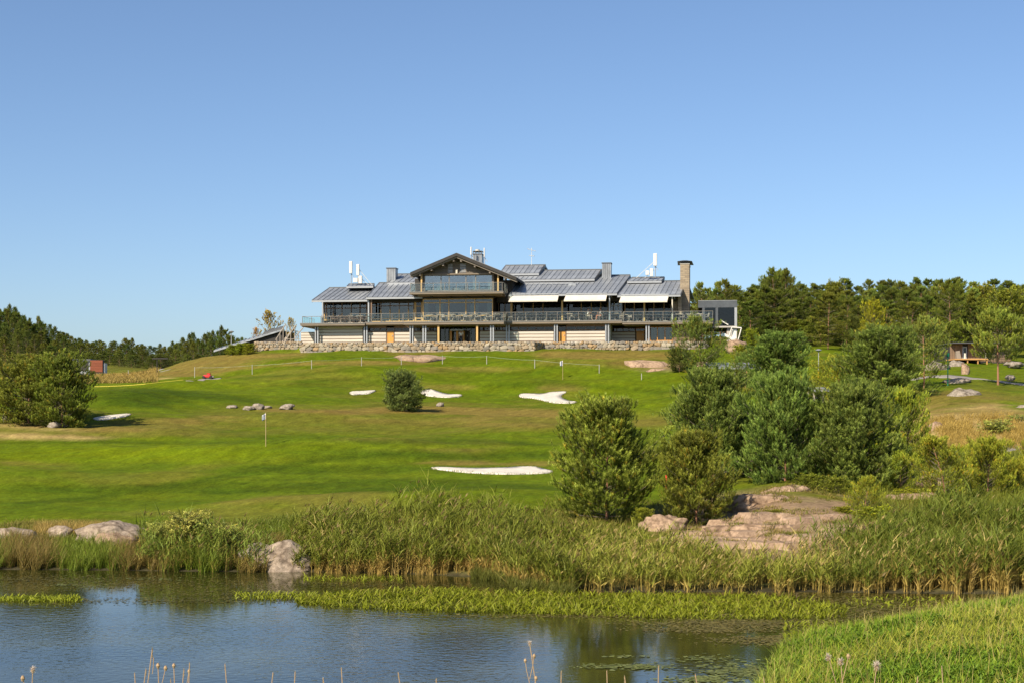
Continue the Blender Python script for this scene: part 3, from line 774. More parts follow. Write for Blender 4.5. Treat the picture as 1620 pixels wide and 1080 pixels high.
# top balcony
bu0, bu1 = LU(648, -2.6), LU(796, -2.6)
bd = MB().box(bu0, bu1, -2.6, .2, LZ(465, -2.6), LZ(461.5, -2.6)).build('balcony', M_DECK, CH)
MB().box(bu0 + .8, bu1 - .3, -2.0, 1.0, LZ(467.2, -2.6), LZ(465.05, -2.6)).build('soffit', M_SOFF, bd)
MB().box(bu0 - .02, bu1 + .02, -2.64, -2.601, LZ(462.6, -2.6), LZ(461.1, -2.6)).build('edge_flashing', M_RAIL, bd)
railing(649, 795, -2.5, 447.3, 461.5, 1.3)
for px in (649, 796):
    u = LU(px, -2.5); z1, z0 = LZ(447.3, -2.5), LZ(461.5, -2.5)
    r = MB().box(u - .03, u + .03, -2.45, .6, z1 - .05, z1).build('railing', M_RAIL, CH)
    for v in (-1.5, -.5, .5): MB().box(u - .025, u + .025, v - .025, v + .025, z0, z1 - .05).build('post', M_RAIL, r)
    MB().box(u - .006, u + .006, -2.4, .4, z0 + .06, z1 - .09).build('glass_panel', M_GLRAIL, r)
# dark beam with brackets between balcony and first floor bay
pbox('dark_beam', M_BLACK, 668, 782, -.9, .0, 466.6, 472)
for px in (682, 710, 738, 765): pbox('beam_end', M_BLACK, px - 1.5, px + 1.5, -1.6, -.91, 467.2, 471)
# dark band over the left window walls
pbox('eaves_beam', M_BLACK, 512, 582, .4, 1.6, 472.8, 476.3)
pbox('eaves_beam', M_BLACK, 583, 668, .4, 1.4, 469.6, 476.3)
pbox('eaves_beam', M_BLACK, 786, 984, .9, 3.1, 468.2, 479)
pbox('eaves_beam', M_BLACK, 986, 1070, .9, 3.1, 470.5, 480)

# ---- gable front: boards following the roof slope
gv = .1
apx, apy = 722.0, 402.0
zb = LZ(432.5, gv); za = LZ(408, gv)
ub0, ub1, ua = LU(668, gv), LU(781, gv), LU(722, gv)
GB = MB().add([(ub0, gv + .1, zb), (ub1, gv + .1, zb), (ua, gv + .1, za), (ub0, gv + .5, zb), (ub1, gv + .5, zb), (ua, gv + .5, za)],
              [(0, 1, 2), (5, 4, 3), (0, 3, 4, 1), (1, 4, 5, 2), (2, 5, 3, 0)]).build('gable_wall', M_BLACK, CH)
nb = 12
for k in range(nb):
    t0, t1 = (k + .08) / nb, (k + .80) / nb
    z0_, z1_ = zb + (za - zb) * t0, zb + (za - zb) * t1
    l0, r0 = ub0 + (ua - ub0) * t0, ub1 + (ua - ub1) * t0
    l1, r1 = ub0 + (ua - ub0) * t1, ub1 + (ua - ub1) * t1
    MB().hexa([(l0, gv, z0_), (r0, gv, z0_), (r0, gv + .09, z0_), (l0, gv + .09, z0_), (l1, gv, z1_), (r1, gv, z1_), (r1, gv + .09, z1_), (l1, gv + .09, z1_)]).build('cladding_board', M_GREYB, GB)
pbox('gable_sill', M_DECK, 666, 783, -.1, .095, 432.6, 434.6)
pbox('wall_lamp', M_AWN, 720.8, 723.6, -.15, .09, 426, 433)
# louvred panels in the middle of the gable
for a, b in ((709, 716), (728, 737)):
    f = MB()
    for k in range(6): f.box(LU(a, gv), LU(b, gv), gv - .05, gv - .002, LZ(431 - k * 2.4, gv), LZ(430 - k * 2.4, gv))
    f.build('louvre', M_STEEL, GB)

# ---- roofs
def roof(name, el, er, pe, ve, rl, rr, pr, vr, thick=.16, seam=.56, mt=None, edge=True, back=True):
    """standing-seam slope from eaves (el..er at row pe) to ridge (rl..rr at row pr); panels one by one"""
    mt = mt or M_ZINC
    E0 = Vector((LU(el, ve), ve, LZ(pe, ve))); E1 = Vector((LU(er, ve), ve, LZ(pe, ve)))
    R0 = Vector((LU(rl, vr), vr, LZ(pr, vr))); R1 = Vector((LU(rr, vr), vr, LZ(pr, vr)))
    T = Vector((0, 0, -thick))
    base = MB().hexa([E0 + T, E1 + T, R1 + T, R0 + T, E0, E1, R1, R0]).build(name, M_BLACK, CH)
    n = max(2, round((E1 - E0).length / seam))
    nrm = (E1 - E0).cross(R0 - E0).normalized()
    shared = abs((E1 - E0).length - (R1 - R0).length) < .4
    for k in range(n):
        a = E0.lerp(E1, k / n); b = E0.lerp(E1, (k + 1) / n)
        c = R0.lerp(R1, (k + 1) / n) if not shared else b + (R0 - E0)
        d = R0.lerp(R1, k / n) if not shared else a + (R0 - E0)
        if k == 0 or not shared:
            o0 = a.copy()
            g = (b - a).normalized() * .012
            up = nrm * .012
            mb = MB().hexa([p - o0 for p in (a + g, b - g, c - g, d + g)] + [p - o0 + up for p in (a + g, b - g, c - g, d + g)])
            s = (b - a).normalized() * .035
            mb.hexa([p - o0 for p in (a, a + s, d + s, d)] + [p - o0 + nrm * .07 for p in (a, a + s, d + s, d)])
            me = mb.mesh('roof_panel', mt)
        o = link('roof_panel', me, base); o.location = a
    if edge:
        MB().box(E0.x - .05, E1.x + .05, ve - .10, ve - .002, E0.z - .22, E0.z - .03).build('gutter', M_STEEL, base)
        vb = MB()
        for (p, q, sg) in ((E0, R0, -1), (E1, R1, 1)):
            w = Vector((.05 * sg, 0, 0))
            vb.hexa([p + T * 1.6, p + T * 1.6 + w, q + T * 1.6 + w, q + T * 1.6, p + nrm * .06, p + nrm * .06 + w, q + nrm * .06 + w, q + nrm * .06])
        vb.build('verge', M_ZINCD, base)
    if back:
        B0 = R0 + Vector((.6, 5, -1.6)); B1 = R1 + Vector((.6, 5, -1.6))
        MB().hexa([R0 + T, R1 + T, B1 + T, B0 + T, R0, R1, B1, B0]).build('rear_slope', M_ZINC, base)
    MB().box(R0.x, R1.x, vr - .12, vr + .12, R0.z - .02, R0.z + .10).build('ridge_cap', M_ZINCD, base)
    return base
# walls under the roofs so nothing hovers
def attic(px0, px1, v0, v1, pyt, pyb, m=M_BLACK): return pbox('clerestory', m, px0, px1, v0, v1, pyt, pyb)
roof('left_roof', 494, 581, 472.8, -.5, 521, 612, 453.5, 8.0)
roof('inner_left_roof', 580, 668, 469, -.8, 600, 690, 446.5, 9.0)
attic(619, 656, 8.6, 9.6, 446, 451)
roof('upper_left_roof', 614, 668, 446, 8.0, 628, 690, 433, 13.0, edge=True)
attic(551, 585, 5.8, 8.2, 451.5, 455, M_BLACK)
roof('antenna_roof', 549, 590, 451, 5.0, 552, 592, 448, 7.6, back=False)
roof('main_right_roof', 806, 975.5, 467, -.8, 829, 997, 439, 10.5)
attic(815, 938, 7.0, 9.0, 444, 449.5)
roof('monitor_roof', 808, 940, 444, 6.4, 822, 953, 430, 11.5)
attic(800, 846, 9.0, 10.5, 434.5, 440, M_GREYB)
roof('high_monitor_roof', 790, 852, 434, 8.5, 800, 863, 421.5, 13.0)
roof('far_right_roof', 977.5, 1076, 470, -.8, 992, 1088, 449, 7.6)
attic(996, 1041, 6.6, 8.6, 448.5, 453, M_YEL)
roof('small_monitor_roof', 993, 1046, 448.3, 6.0, 1000, 1051, 443, 8.6, back=False)
# snow guards on the right roof
sg = MB(); v = 4.6
sg.box(LU(823, v), LU(905, v), v, v + .05, LZ(452.6, v) + .10, LZ(452.6, v) + .16); sg.box(LU(823, v), LU(905, v), v, v + .05, LZ(452.6, v) + .22, LZ(452.6, v) + .28)
for k in range(9): u = LU(823, v) + (LU(905, v) - LU(823, v)) * k / 8; sg.box(u - .02, u + .02, v, v + .04, LZ(456, v), LZ(452.6, v) + .3)
sg.build('snow_guard', M_STEEL, CH)
MB().box(LU(899, 4.4), LU(911, 4.4), 4.4, 5.4, LZ(455, 4.4), LZ(450.5, 4.4)).build('roof_hatch', M_ZINC, CH)

# gable roof over the centre: two thick slopes with rafters under them
gf, gb = -1.3, 9.5
A = Vector((LU(722, gf), gf, LZ(400.5, gf))); Lp = Vector((LU(649, gf), gf, LZ(430.5, gf))); Rp = Vector((LU(817, gf), gf, LZ(440, gf)))
back = Vector((0, gb - gf, 0))
for nm, P in (('gable_roof_left_slope', Lp), ('gable_roof_right_slope', Rp)):
    T = Vector((0, 0, -.26))
    q = [P + T, A + T, A + T + back, P + T + back, P, A, A + back, P + back]
    if P is Rp: q = [A + T, P + T, P + T + back, A + T + back, A, P, P + back, A + back]
    o = MB().hexa(q).build('gable_roof_slope', M_BLACK, CH)
    d = (A - P); n = 16
    up = Vector((0, 0, .03))
    fx = MB().hexa([P + T * 1.25 + Vector((0, -.05, 0)), A + T * 1.25 + Vector((0, -.05, 0)), A + T * 1.25 + Vector((0, -.002, 0)), P + T * 1.25 + Vector((0, -.002, 0)), P + up + Vector((0, -.05, 0)), A + up + Vector((0, -.05, 0)), A + up + Vector((0, -.002, 0)), P + up + Vector((0, -.002, 0))])
    fx.build('barge_board', M_BLACK, o)
    for k in range(23):
        v0_ = (gb - gf) * k / 23
        p0, p1 = P + Vector((0, v0_, .004)), A + Vector((0, v0_, .004)); w = Vector((0, .5, 0)); t = Vector((0, 0, .025)); s = Vector((0, .04, 0)); t2 = Vector((0, 0, .08))
        mb = MB().hexa([p0, p1, p1 + w, p0 + w, p0 + t, p1 + t, p1 + w + t, p0 + w + t]).hexa([p0 + w, p1 + w, p1 + w + s, p0 + w + s, p0 + w + t2, p1 + w + t2, p1 + w + s + t2, p0 + w + s + t2])
        mb.build('roof_panel', M_ZINC, o)
    for v0_ in (.15, .9):
        p0, p1 = P + Vector((0, v0_, -.27)), A + Vector((0, v0_, -.27))
        MB().hexa([p0 + T, p1 + T, p1 + T + Vector((0, .12, 0)), p0 + T + Vector((0, .12, 0)), p0, p1, p1 + Vector((0, .12, 0)), p0 + Vector((0, .12, 0))]).build('rafter', M_GREYB, o)
    for f_ in (.2, .45, .7, .93):
        c_ = P.lerp(A, f_) + Vector((0, 0, -.75))
        MB().box(c_.x - .09, c_.x + .09, gf + .25, .1, c_.z, c_.z + .22).build('purlin', M_GREYB, o)
MB().box(LU(782, 1.5), LU(811, 1.5), 1.6, 9, LZ(468, 1.5), LZ(444, 1.5)).build('side_wing_wall', M_BLACK, CH)
MB().box(LU(656, 2.5), LU(668, 2.5), 2.6, 9, LZ(468, 2.5), LZ(440, 2.5)).build('side_wing_wall', M_BLACK, CH)
# short body wall behind the gable
MB().hexa([(LU(672, .5), .6, LZ(434, .5)), (LU(778, .5), .6, LZ(434, .5)), (LU(778, .5), 9.3, LZ(434, .5)), (LU(672, .5), 9.3, LZ(434, .5)),
           (LU(672, .5), .6, LZ(432, .5)), (LU(778, .5), .6, LZ(432, .5)), (LU(778, .5), 9.3, LZ(432, .5)), (LU(672, .5), 9.3, LZ(432, .5))]).build('attic_floor', M_INT, CH)

# ---- awnings
def awning(px0, px1, pxb0, pxb1, pyt, pyb, v0=-.78, v1=-1.75):
    a = Vector((LU(px0, v0), v0, LZ(pyt, v0))); b = Vector((LU(px1, v0), v0, LZ(pyt, v0))); c = Vector((LU(pxb1, v1), v1, LZ(pyb, v1))); d = Vector((LU(pxb0, v1), v1, LZ(pyb, v1)))
    T = Vector((0, 0, -.05)); 
    o = MB().hexa([d + T, c + T, b + T, a + T, d, c, b, a]).build('awning', M_AWN, CH)
    MB().box(a.x, b.x, v0 - .12, v0 + .12, a.z - .03, a.z + .16).build('awning_cassette', M_STEEL, o)
    MB().box(d.x, c.x, v1 - .06, v1, d.z - .12, d.z + .02).build('front_bar', M_AWN, o)
    ar = MB()
    for f_ in (.15, .85):
        p = d.lerp(c, f_); q = a.lerp(b, f_)
        ar.bar(p + T, ((p + q) / 2 + Vector((.5, 0, -.12))), .025, 5); ar.bar((p + q) / 2 + Vector((.5, 0, -.12)), q + T, .025, 5)
    ar.build('awning_arm', M_STEEL, o)
    return o
awning(808, 884, 804.5, 882, 468.4, 477)
awning(895.5, 960.5, 892, 958.5, 468.4, 477)
awning(983, 1058, 979.5, 1055.5, 470.8, 479.8)

# ---- downpipes
for px, pyt, pyb, v in ((505.5, 474, 509, -.3), (963, 468, 474, -.6), (1063, 470, 476, -.6)):
    MB().path([(LU(px, v), v, LZ(pyt, v)), (LU(px + 4, v), v + .6, LZ(pyt + 3, v)), (LU(px + 4, v), v + .6, LZ(pyb, v))], .05, 6).build('downpipe', M_STEEL, CH)
# ---- right brick end wall and tall chimney
pv = -.5
MB().hexa([(LU(1072, pv), pv + 1.2, ZG), (LU(1072, pv) + .4, pv + 1.2, ZG), (LU(1072, pv) + .4, 7.2, ZG), (LU(1072, pv), 7.2, ZG),
           (LU(1072, pv), pv + 1.2, LZ(471.5, pv) ), (LU(1072, pv) + .4, pv + 1.2, LZ(471.5, pv)), (LU(1072, pv) + .4, 7.2, LZ(451, 7.2)), (LU(1072, pv), 7.2, LZ(451, 7.2))]).build('end_wall', M_BRK, CH)
cv = 2.2
cu0, cu1 = LU(1076, cv), LU(1090.5, cv)
ch = MB().box(cu0, cu1, cv, cv + 4.2, ZG, LZ(421.5, cv)).build('brick_chimney', M_BRK, CH)
MB().box(cu0 - .04, cu1 + .04, cv - .04, cv + 4.24, LZ(423, cv), LZ(421, cv)).build('chimney_coping', M_CONC, ch)
mc = MB()
for a_ in (cu0 + .1, cu1 - .1):
    for b2 in (cv + .1, cv + 4.0): mc.box(a_ - .04, a_ + .04, b2 - .04, b2 + .04, LZ(421, cv), LZ(418.4, cv))
mc.build('cowl_leg', M_ZINCD, ch)
MB().hexa([(cu0 - .3, cv - .3, LZ(418.6, cv)), (cu1 + .3, cv - .3, LZ(418.6, cv)), (cu1 + .4, cv + 4.6, LZ(418.6, cv)), (cu0 - .4, cv + 4.6, LZ(418.6, cv)),
           (cu0 + .3, cv + .3, LZ(416.4, cv)), (cu1 - .3, cv + .3, LZ(416.4, cv)), (cu1 - .3, cv + 3.8, LZ(416.4, cv)), (cu0 + .3, cv + 3.8, LZ(416.4, cv))]).build('chimney_cowl', M_ZINCD, ch)
pbox('return_wall', M_BRK, 1064, 1072, 1.2, 3.0, 474, 511)
# ---- sheet metal ventilation stacks
def stack(px0, px1, v, pyt, pyb, d=1.4):
    u0, u1 = LU(px0, v), LU(px1, v)
    s = MB().box(u0, u1, v, v + d, LZ(pyb, v), LZ(pyt, v)).build('ventilation_stack', M_ZINC, CH)
    MB().box(u0 - .06, u1 + .06, v - .06, v + d + .06, LZ(pyt, v) + .002, LZ(pyt - 1.4, v)).build('stack_cap', M_ZINCD, s)
    f = MB()
    for k in range(1, 5): u = u0 + (u1 - u0) * k / 5; f.box(u - .015, u + .015, v - .03, v - .001, LZ(pyb, v), LZ(pyt, v) - .01)
    f.build('stack_seam', M_ZINCD, s); tag(f if False else s)
    return s
stack(611.5, 625.5, 9.4, 423.5, 450)
stack(952.5, 966.5, 8.8, 420, 445)
s_ = stack(748, 762, 9.6, 403, 420, 1.6)
lp = MB(); 
for a_ in (748.5, 752.5, 757.5, 761.5): lp.box(LU(a_, 9.6) - .05, LU(a_, 9.6) + .05, 9.65, 9.75, LZ(402, 9.6), LZ(397.5, 9.6))
lp.box(LU(748, 9.6), LU(762, 9.6), 9.6, 11.2, LZ(398, 9.6), LZ(397.2, 9.6)); lp.build('vent_lantern', M_ZINCD, s_)
MB().bar((LU(755, 10), 10.2, LZ(397.2, 9.6)), (LU(755, 10), 10.2, LZ(394.6, 9.6)), .26, 10).build('vent_cap', M_AWN, s_)
# rear body of the building
MB().box(LU(500, 9), LU(1075, 9), 12.2, 12.5, ZG - .5, LZ(470, 9)).build('rear_wall', M_GREYB, CH)

# ---- glass pavilion at the right end
PV = empty('glass_pavilion', (*(BO + EU * LU(1135, 3.0) + EV * 3.0), ZG), -TH)
tag(PV, 'dark steel and glass box pavilion beside the brick chimney', 'pavilion')
def pav(name, m, px0, px1, v0, v1, pyt, pyb):
    cu = LU(1135, 3.0)
    return MB().box(LU(px0, v0) - cu, LU(px1, v0) - cu, v0 - 3.0, v1 - 3.0, LZ(pyb, v0) - ZG, LZ(pyt, v0) - ZG).build(name, m, PV)
M_DKST = mat('dark_steel_sheet', (.095, .105, .115), .4, .25, 1.2, .03, metal=.4)
pav('roof_frame', M_DKST, 1104.5, 1166, 3.0, 11, 480, 490.5)
pav('roof_edge', M_STEEL, 1104.5, 1166.2, 2.97, 11.05, 479.4, 480.0)
for px in (1111, 1132, 1162): pav('column', M_DKST if px < 1160 else M_STEEL, px, px + 4, 3.0, 3.3, 490.7, 519)
for px0, px1 in ((1115.2, 1131.8), (1136.2, 1161.8)): pav('glass_pane', M_GLASSD, px0, px1, 3.1, 3.12, 490.7, 519)
cu = LU(1135, 3.0); ur = LU(1166, 3.0) - cu
for k in range(4):
    MB().box(ur - .14, ur - .12, .35 + k * 1.9, 2.1 + k * 1.9, LZ(519, 3) - ZG, LZ(490.7, 3) - ZG).build('glass_pane', M_GLASS, PV)
    MB().box(ur - .2, ur, 2.12 + k * 1.9, 2.24 + k * 1.9, LZ(519, 3) - ZG, LZ(490.7, 3) - ZG).build('mullion', M_DKST, PV)
pav('floor_slab', M_CONC, 1104.5, 1166, 3.0, 11, 519, 521.5)
pav('base_wall', M_CONC, 1150, 1166, 3.4, 11, 521.6, 545)
pav('rear_wall', M_INT, 1104.5, 1166, 10.5, 10.8, 490.5, 519)
# white stair with rails by the pavilion
ST = empty('outdoor_stair', (*(BO + EU * LU(1156, 1.5) + EV * 1.5), ZG - 1.0), -TH)
tag(ST, 'white painted outdoor stair with slanted rails below the glass pavilion', 'stairs')
su = LU(1156, 1.5)
def sp(px, py, v=1.5): return Vector((LU(px, v) - su, v - 1.5, LZ(py, v, 1156) - (ZG - 1.0)))
M_WST = mat('white_steel', (.62, .60, .56), .5, .08, 2)
s0, s1 = sp(1146, 527), sp(1171, 541)
sm = MB().hexa([s0 + Vector((0, 0, -.3)), s1 + Vector((0, 0, -.3)), s1 + Vector((0, 1.2, -.3)), s0 + Vector((0, 1.2, -.3)), s0, s1, s1 + Vector((0, 1.2, 0)), s0 + Vector((0, 1.2, 0))]).build('stringer', M_WST, ST)
for (a_, b2, c_, d_) in ((1152, 536, 1158, 518), (1167, 541, 1173, 519), (1158, 518, 1173, 519), (1140, 507, 1152, 514)):
    MB().bar(sp(a_, b2), sp(c_, d_), .07, 6).build('rail_bar', M_WST, ST)
MB().box(sp(1158, 520).x, sp(1165, 520).x, .3, .5, sp(1158, 535).z, sp(1158, 521).z).build('landing_wall', M_WST, ST)
# ================================================================== things on and around the clubhouse
def onCH(px, v, py=None): 
    u = LU(px, v); p = BO + EU * u + EV * v
    return Vector((p[0], p[1], LZ(py, v) if py is not None else ZG))
# ---- dry stone terrace walls, stone by stone
STONE_M = [mat('stone_tan', (.27, .215, .145), .9, .2, 3, .35, obj_var=.15), mat('stone_grey', (.20, .18, .15), .9, .2, 3, .35, obj_var=.15),
           mat('stone_pale', (.33, .29, .22), .9, .15, 3, .3, obj_var=.12), mat('stone_ochre', (.31, .215, .115), .9, .2, 3, .3, obj_var=.12)]
def stone_mesh(seed, m):
    rr = random.Random(seed); bm = bmesh.new()
    bmesh.ops.create_icosphere(bm, subdivisions=1, radius=.5)
    for v in bm.verts:
        c = v.co; q = Vector([math.copysign(abs(x * 2) ** .68 * .5, x) for x in c])
        v.co = q * rr.uniform(.84, 1.16)
    me = bpy.data.meshes.new('stone'); bm.to_mesh(me); bm.free(); me.materials.append(m)
    return me
STONES = [stone_mesh(i, STONE_M[[0, 1, 2, 0, 3, 1, 2, 0][i]]) for i in range(8)]
def stone_wall(label, P0, P1, h, depth=.7, sc=.62, seed=1, inward=None, group='dry stone terrace walls'):
    """P0, P1: feet of the wall face (world); stones fill the face and the top"""
    rr = random.Random(seed)
    d = (P1 - P0); L = math.hypot(d.x, d.y); ang = math.atan2(d.y, d.x)
    W = empty('stone_wall', P0, ang); tag(W, label, 'stone wall', group)
    dz = P1.z - P0.z
    core = MB().hexa([(0, .12, -.5), (L, .12, dz - .5), (L, depth, dz - .5), (0, depth, -.5), (0, .12, h - .12), (L, .12, dz + h - .12 if abs(dz) < .01 else h - .12), (L, depth, h - .12), (0, depth, h - .12)])
    core.build('wall_core', mat('backing_mortar', (.15, .12, .09), .95, .3, 4), W)  # dark mortar tone of the backing between the stones
    z = -.15; cnt = 0
    while z < h - .05:
        rh = sc * rr.uniform(.38, .95)
        rh = min(rh, max(.22, h - z)); x = rr.uniform(-.1, 0)
        while x < L:
            w = rh * rr.uniform(.7, 2.0); w = min(w, L - x + .1)
            zz = z + rh / 2 + rr.uniform(-.04, .04) + (0 if z > 0 else 0)
            if cnt < 300:
                o = link('stone', rr.choice(STONES), W)
                o.location = (x + w / 2, .12 + rr.uniform(-.03, .05), min(zz, h - rh * .3)); o.scale = (w * 1.22, depth * .62, rh * rr.uniform(1.2, 1.5))
                o.rotation_euler = (rr.uniform(-.2, .2), rr.uniform(-.55, .55), rr.choice([0, math.pi]) + rr.uniform(-.15, .15)); cnt += 1
            x += w * .96
        z += rh * .93
    return W
def fr(px, v, z): p = BO + EU * LU(px, v) + EV * v; return Vector((p[0], p[1], z))
zl = LZ(557.5, -5); zt_l = LZ(541.3, -5)
stone_wall('long tan dry stone wall below the centre and left of the clubhouse', fr(475, -5, zl), fr(845, -5, zl), zt_l - zl, sc=.5, seed=2)
stone_wall('short shaded return of dry stone wall running back beside the lawn', fr(845, -5, zl), fr(861, -2.6, zl), zt_l - zl, seed=3)
zr = LZ(552.6, -2.8); zt_r = LZ(541.6, -2.8)
stone_wall('low dry stone wall below the awnings right of centre', fr(861, -2.8, zr), fr(994.5, -2.8, zr), zt_r - zr, sc=.5, seed=4)
stone_wall('low dry stone wall at the right end behind the pine', fr(998, -2.9, zr - .1), fr(1066, -2.9, zr - .1), zt_r - zr + .05, sc=.62, seed=5)
stone_wall('small dry stone wall beside the wooden stairs at the left end', fr(402, 1.2, LZ(550.5, 1.2)), fr(476, .2, LZ(548, .5)), .85, sc=.42, seed=6)
stone_wall('short rubble wall left of the stairs under the sloping roof', fr(1068, -2.9, zr - .3), fr(1120, -2.2, zr - .4), 1.0, sc=.6, seed=8)['label'] = 'rubble stone bank below the glass pavilion'

# ---- long low roof sliding into the hillside, left
AX = empty('sunken_annex', fr(410, 6, LZ(552, 6)), -TH)
tag(AX, 'low grey metal monopitch roof sliding down into the hillside', 'building')
ao = AX.location; inv = Matrix.Rotation(TH, 4, 'Z')
def ap(px, py, v): 
    p = fr(px, v, LZ(py, v, px)); q = p - ao; return inv @ q
T = Vector((0, 0, -.18))
for nm, pts in (('roof', [(338, 554, 5), (447, 521, 5), (449, 518.5, 11), (342, 551.5, 11)]),):
    q = [ap(*p) for p in pts]
    r_ = MB().hexa([a + T for a in q] + q).build('roof', M_ZINC, AX)
    for k in range(15):
        a = q[0].lerp(q[1], (k + .5) / 15); b = q[3].lerp(q[2], (k + .5) / 15)
        MB().hexa([a, a + Vector((.05, 0, .02)), b + Vector((.05, 0, .02)), b, a + Vector((0, 0, .07)), a + Vector((.05, 0, .09)), b + Vector((.05, 0, .09)), b + Vector((0, 0, .07))]).build('standing_seam', M_ZINC, r_)
q = [ap(*p) for p in [(418, 526, 6), (448, 517.5, 6), (449, 515.5, 9), (420, 524, 9)]]
MB().hexa([a + T * 4 for a in q] + q).build('roof_monitor', M_ZINCD, AX)
q = [ap(380, 552, 5.4), ap(447, 556, 5.4), ap(447, 523.5, 5.4), ap(390, 541, 5.4)]
w_ = Vector((0, 5, 0))
MB().hexa([q[0], q[1], q[1] + w_, q[0] + w_, q[3], q[2], q[2] + w_, q[3] + w_]).build('wall', M_BLACK, AX)
# ---- outdoor wooden stairs at the left end
WS = empty('wooden_stairs', fr(455, 2.5, LZ(548, 2.5)), -TH); tag(WS, 'grey wooden outdoor stairs with handrails at the left end of the clubhouse', 'stairs')
wo_ = WS.location
def wp(px, py, v): return inv @ (fr(px, v, LZ(py, v, px)) - wo_)
M_GWOOD = mat('grey_wood', (.33, .29, .24), .85, .2, 3, .1)
for v in (1.6, 3.4):
    MB().hexa([wp(438, 549, v), wp(446, 549, v), wp(446, 549, v) + Vector((0, .1, 0)), wp(438, 549, v) + Vector((0, .1, 0)), wp(462, 521, v), wp(466, 521, v), wp(466, 521, v) + Vector((0, .1, 0)), wp(462, 521, v) + Vector((0, .1, 0))]).build('stringer', M_GWOOD, WS)
for k in range(9):
    a = wp(441 + 2.6 * k, 547 - 2.9 * k, 1.72)
    MB().box(a.x, a.x + .34, a.y, a.y + 1.6, a.z, a.z + .05).build('step', M_GWOOD, WS)
for (p0, p1) in (((436, 538), (452, 513)), ((450, 541), (468, 515)), ((466, 535), (480, 518))):
    MB().bar(wp(p0[0], p0[1], 1.5), wp(p1[0], p1[1], 1.5), .06, 6).build('handrail', M_GWOOD, WS)
for px, pt in ((438, 536), (443, 528), (448, 520), (453, 514), (460, 516), (466, 517), (472, 524)):
    MB().bar(wp(px, 549, 1.5), wp(px, pt, 1.5), .045, 6).build('baluster', M_GWOOD, WS)
for k in range(7):
    MB().bar(wp(452 + 3.4 * k, 547, 1.45), wp(452 + 3.4 * k, 536, 1.45), .03, 5).build('baluster', M_GWOOD, WS)
for yy in (536, 540.5, 545): MB().bar(wp(450, yy, 1.45), wp(474, yy, 1.45), .03, 5).build('rail', M_GWOOD, WS)

# ---- antennas
M_ANT = mat('antenna_white', (.55, .55, .53), .5, .04, 2)
def antenna(px, pyt, pym, pyb, v, label, w=.36):
    u = LU(px, v); z0 = LZ(pyb, v)
    E = empty('antenna_mast', onCH(px, v, pyb), -TH); tag(E, label, 'antenna', 'phone antennas on the roofs')
    zm, z1 = LZ(pym, v) - z0, LZ(pyt, v) - z0
    p = MB().box(-w / 2, w / 2, -.12, .12, zm, z1).build('antenna_panel', M_ANT, E); bevel(p, .05, 2)
    MB().path([(0, .2, 0), (0, .2, zm + .4)], .05, 6).bar((0, .2, zm), (.35, .1, zm - .5), .035, 5).bar((0, .2, zm + .3), (0, 0, zm + .3), .04, 5).build('pole', M_STEEL, E)
    return E
a1 = antenna(555, 411, 430.5, 449.5, 6.0, 'white panel antenna left of the pair on the left roof')
a2 = antenna(566.3, 416, 434, 449.5, 6.2, 'white panel antenna right of the pair on the left roof')
a3 = antenna(1036.5, 405.5, 425, 443.6, 7.0, 'single white panel antenna on the far right roof beside the brick chimney', .42)
a4 = antenna(745.3, 391, 404, 414, 8.5, 'slim grey antenna left of the ventilation lantern on the central roof', .16)
a5 = antenna(766.3, 393, 408, 418, 9.0, 'slim grey antenna right of the ventilation lantern on the central roof', .14)
for E, sg_ in ((a2, 1), (a3, -1)):
    u = MB()
    u.box(-.55 if sg_ > 0 else -1.1, .0 if sg_ > 0 else -.7, -.2, .15, .35, .85); u.box(.1 if sg_ > 0 else -.6, .5 if sg_ > 0 else -.25, -.2, .15, .2, 1.1)
    u.build('radio_unit', M_ANT, E)
    MB().bar((0, .2, 2.0), (1.6 * sg_ if sg_ > 0 else -2.2, .3, .05), .03, 5).bar((0, .2, 1.1), (1.2 * sg_, .3, .05), .03, 5).build('brace', M_ANT, E)
TV = empty('television_aerial', onCH(841, 9.5, 421.5), -TH); tag(TV, 'thin white television aerial on the ridge right of the gable', 'aerial')
tz = LZ(394, 9.5) - LZ(421.5, 9.5)
MB().bar((0, 0, 0), (0, 0, tz), .03, 6).build('pole', M_ANT, TV)
y_ = MB(); y_.bar((-.5, 0, tz - .1), (.5, 0, tz - .4), .03, 5)
for k in range(7): x = -.45 + .15 * k; y_.bar((x, -.35, tz - .1 - .3 * (x + .5)), (x, .35, tz - .1 - .3 * (x + .5)), .02, 4); 
y_.bar((-.3, 0, tz - .9), (.35, 0, tz - 1.0), .03, 5)
for k in range(4): x = -.25 + .18 * k; y_.bar((x, -.3, tz - .92), (x, .3, tz - .92), .02, 4)
y_.build('aerial_element', M_ANT, TV)

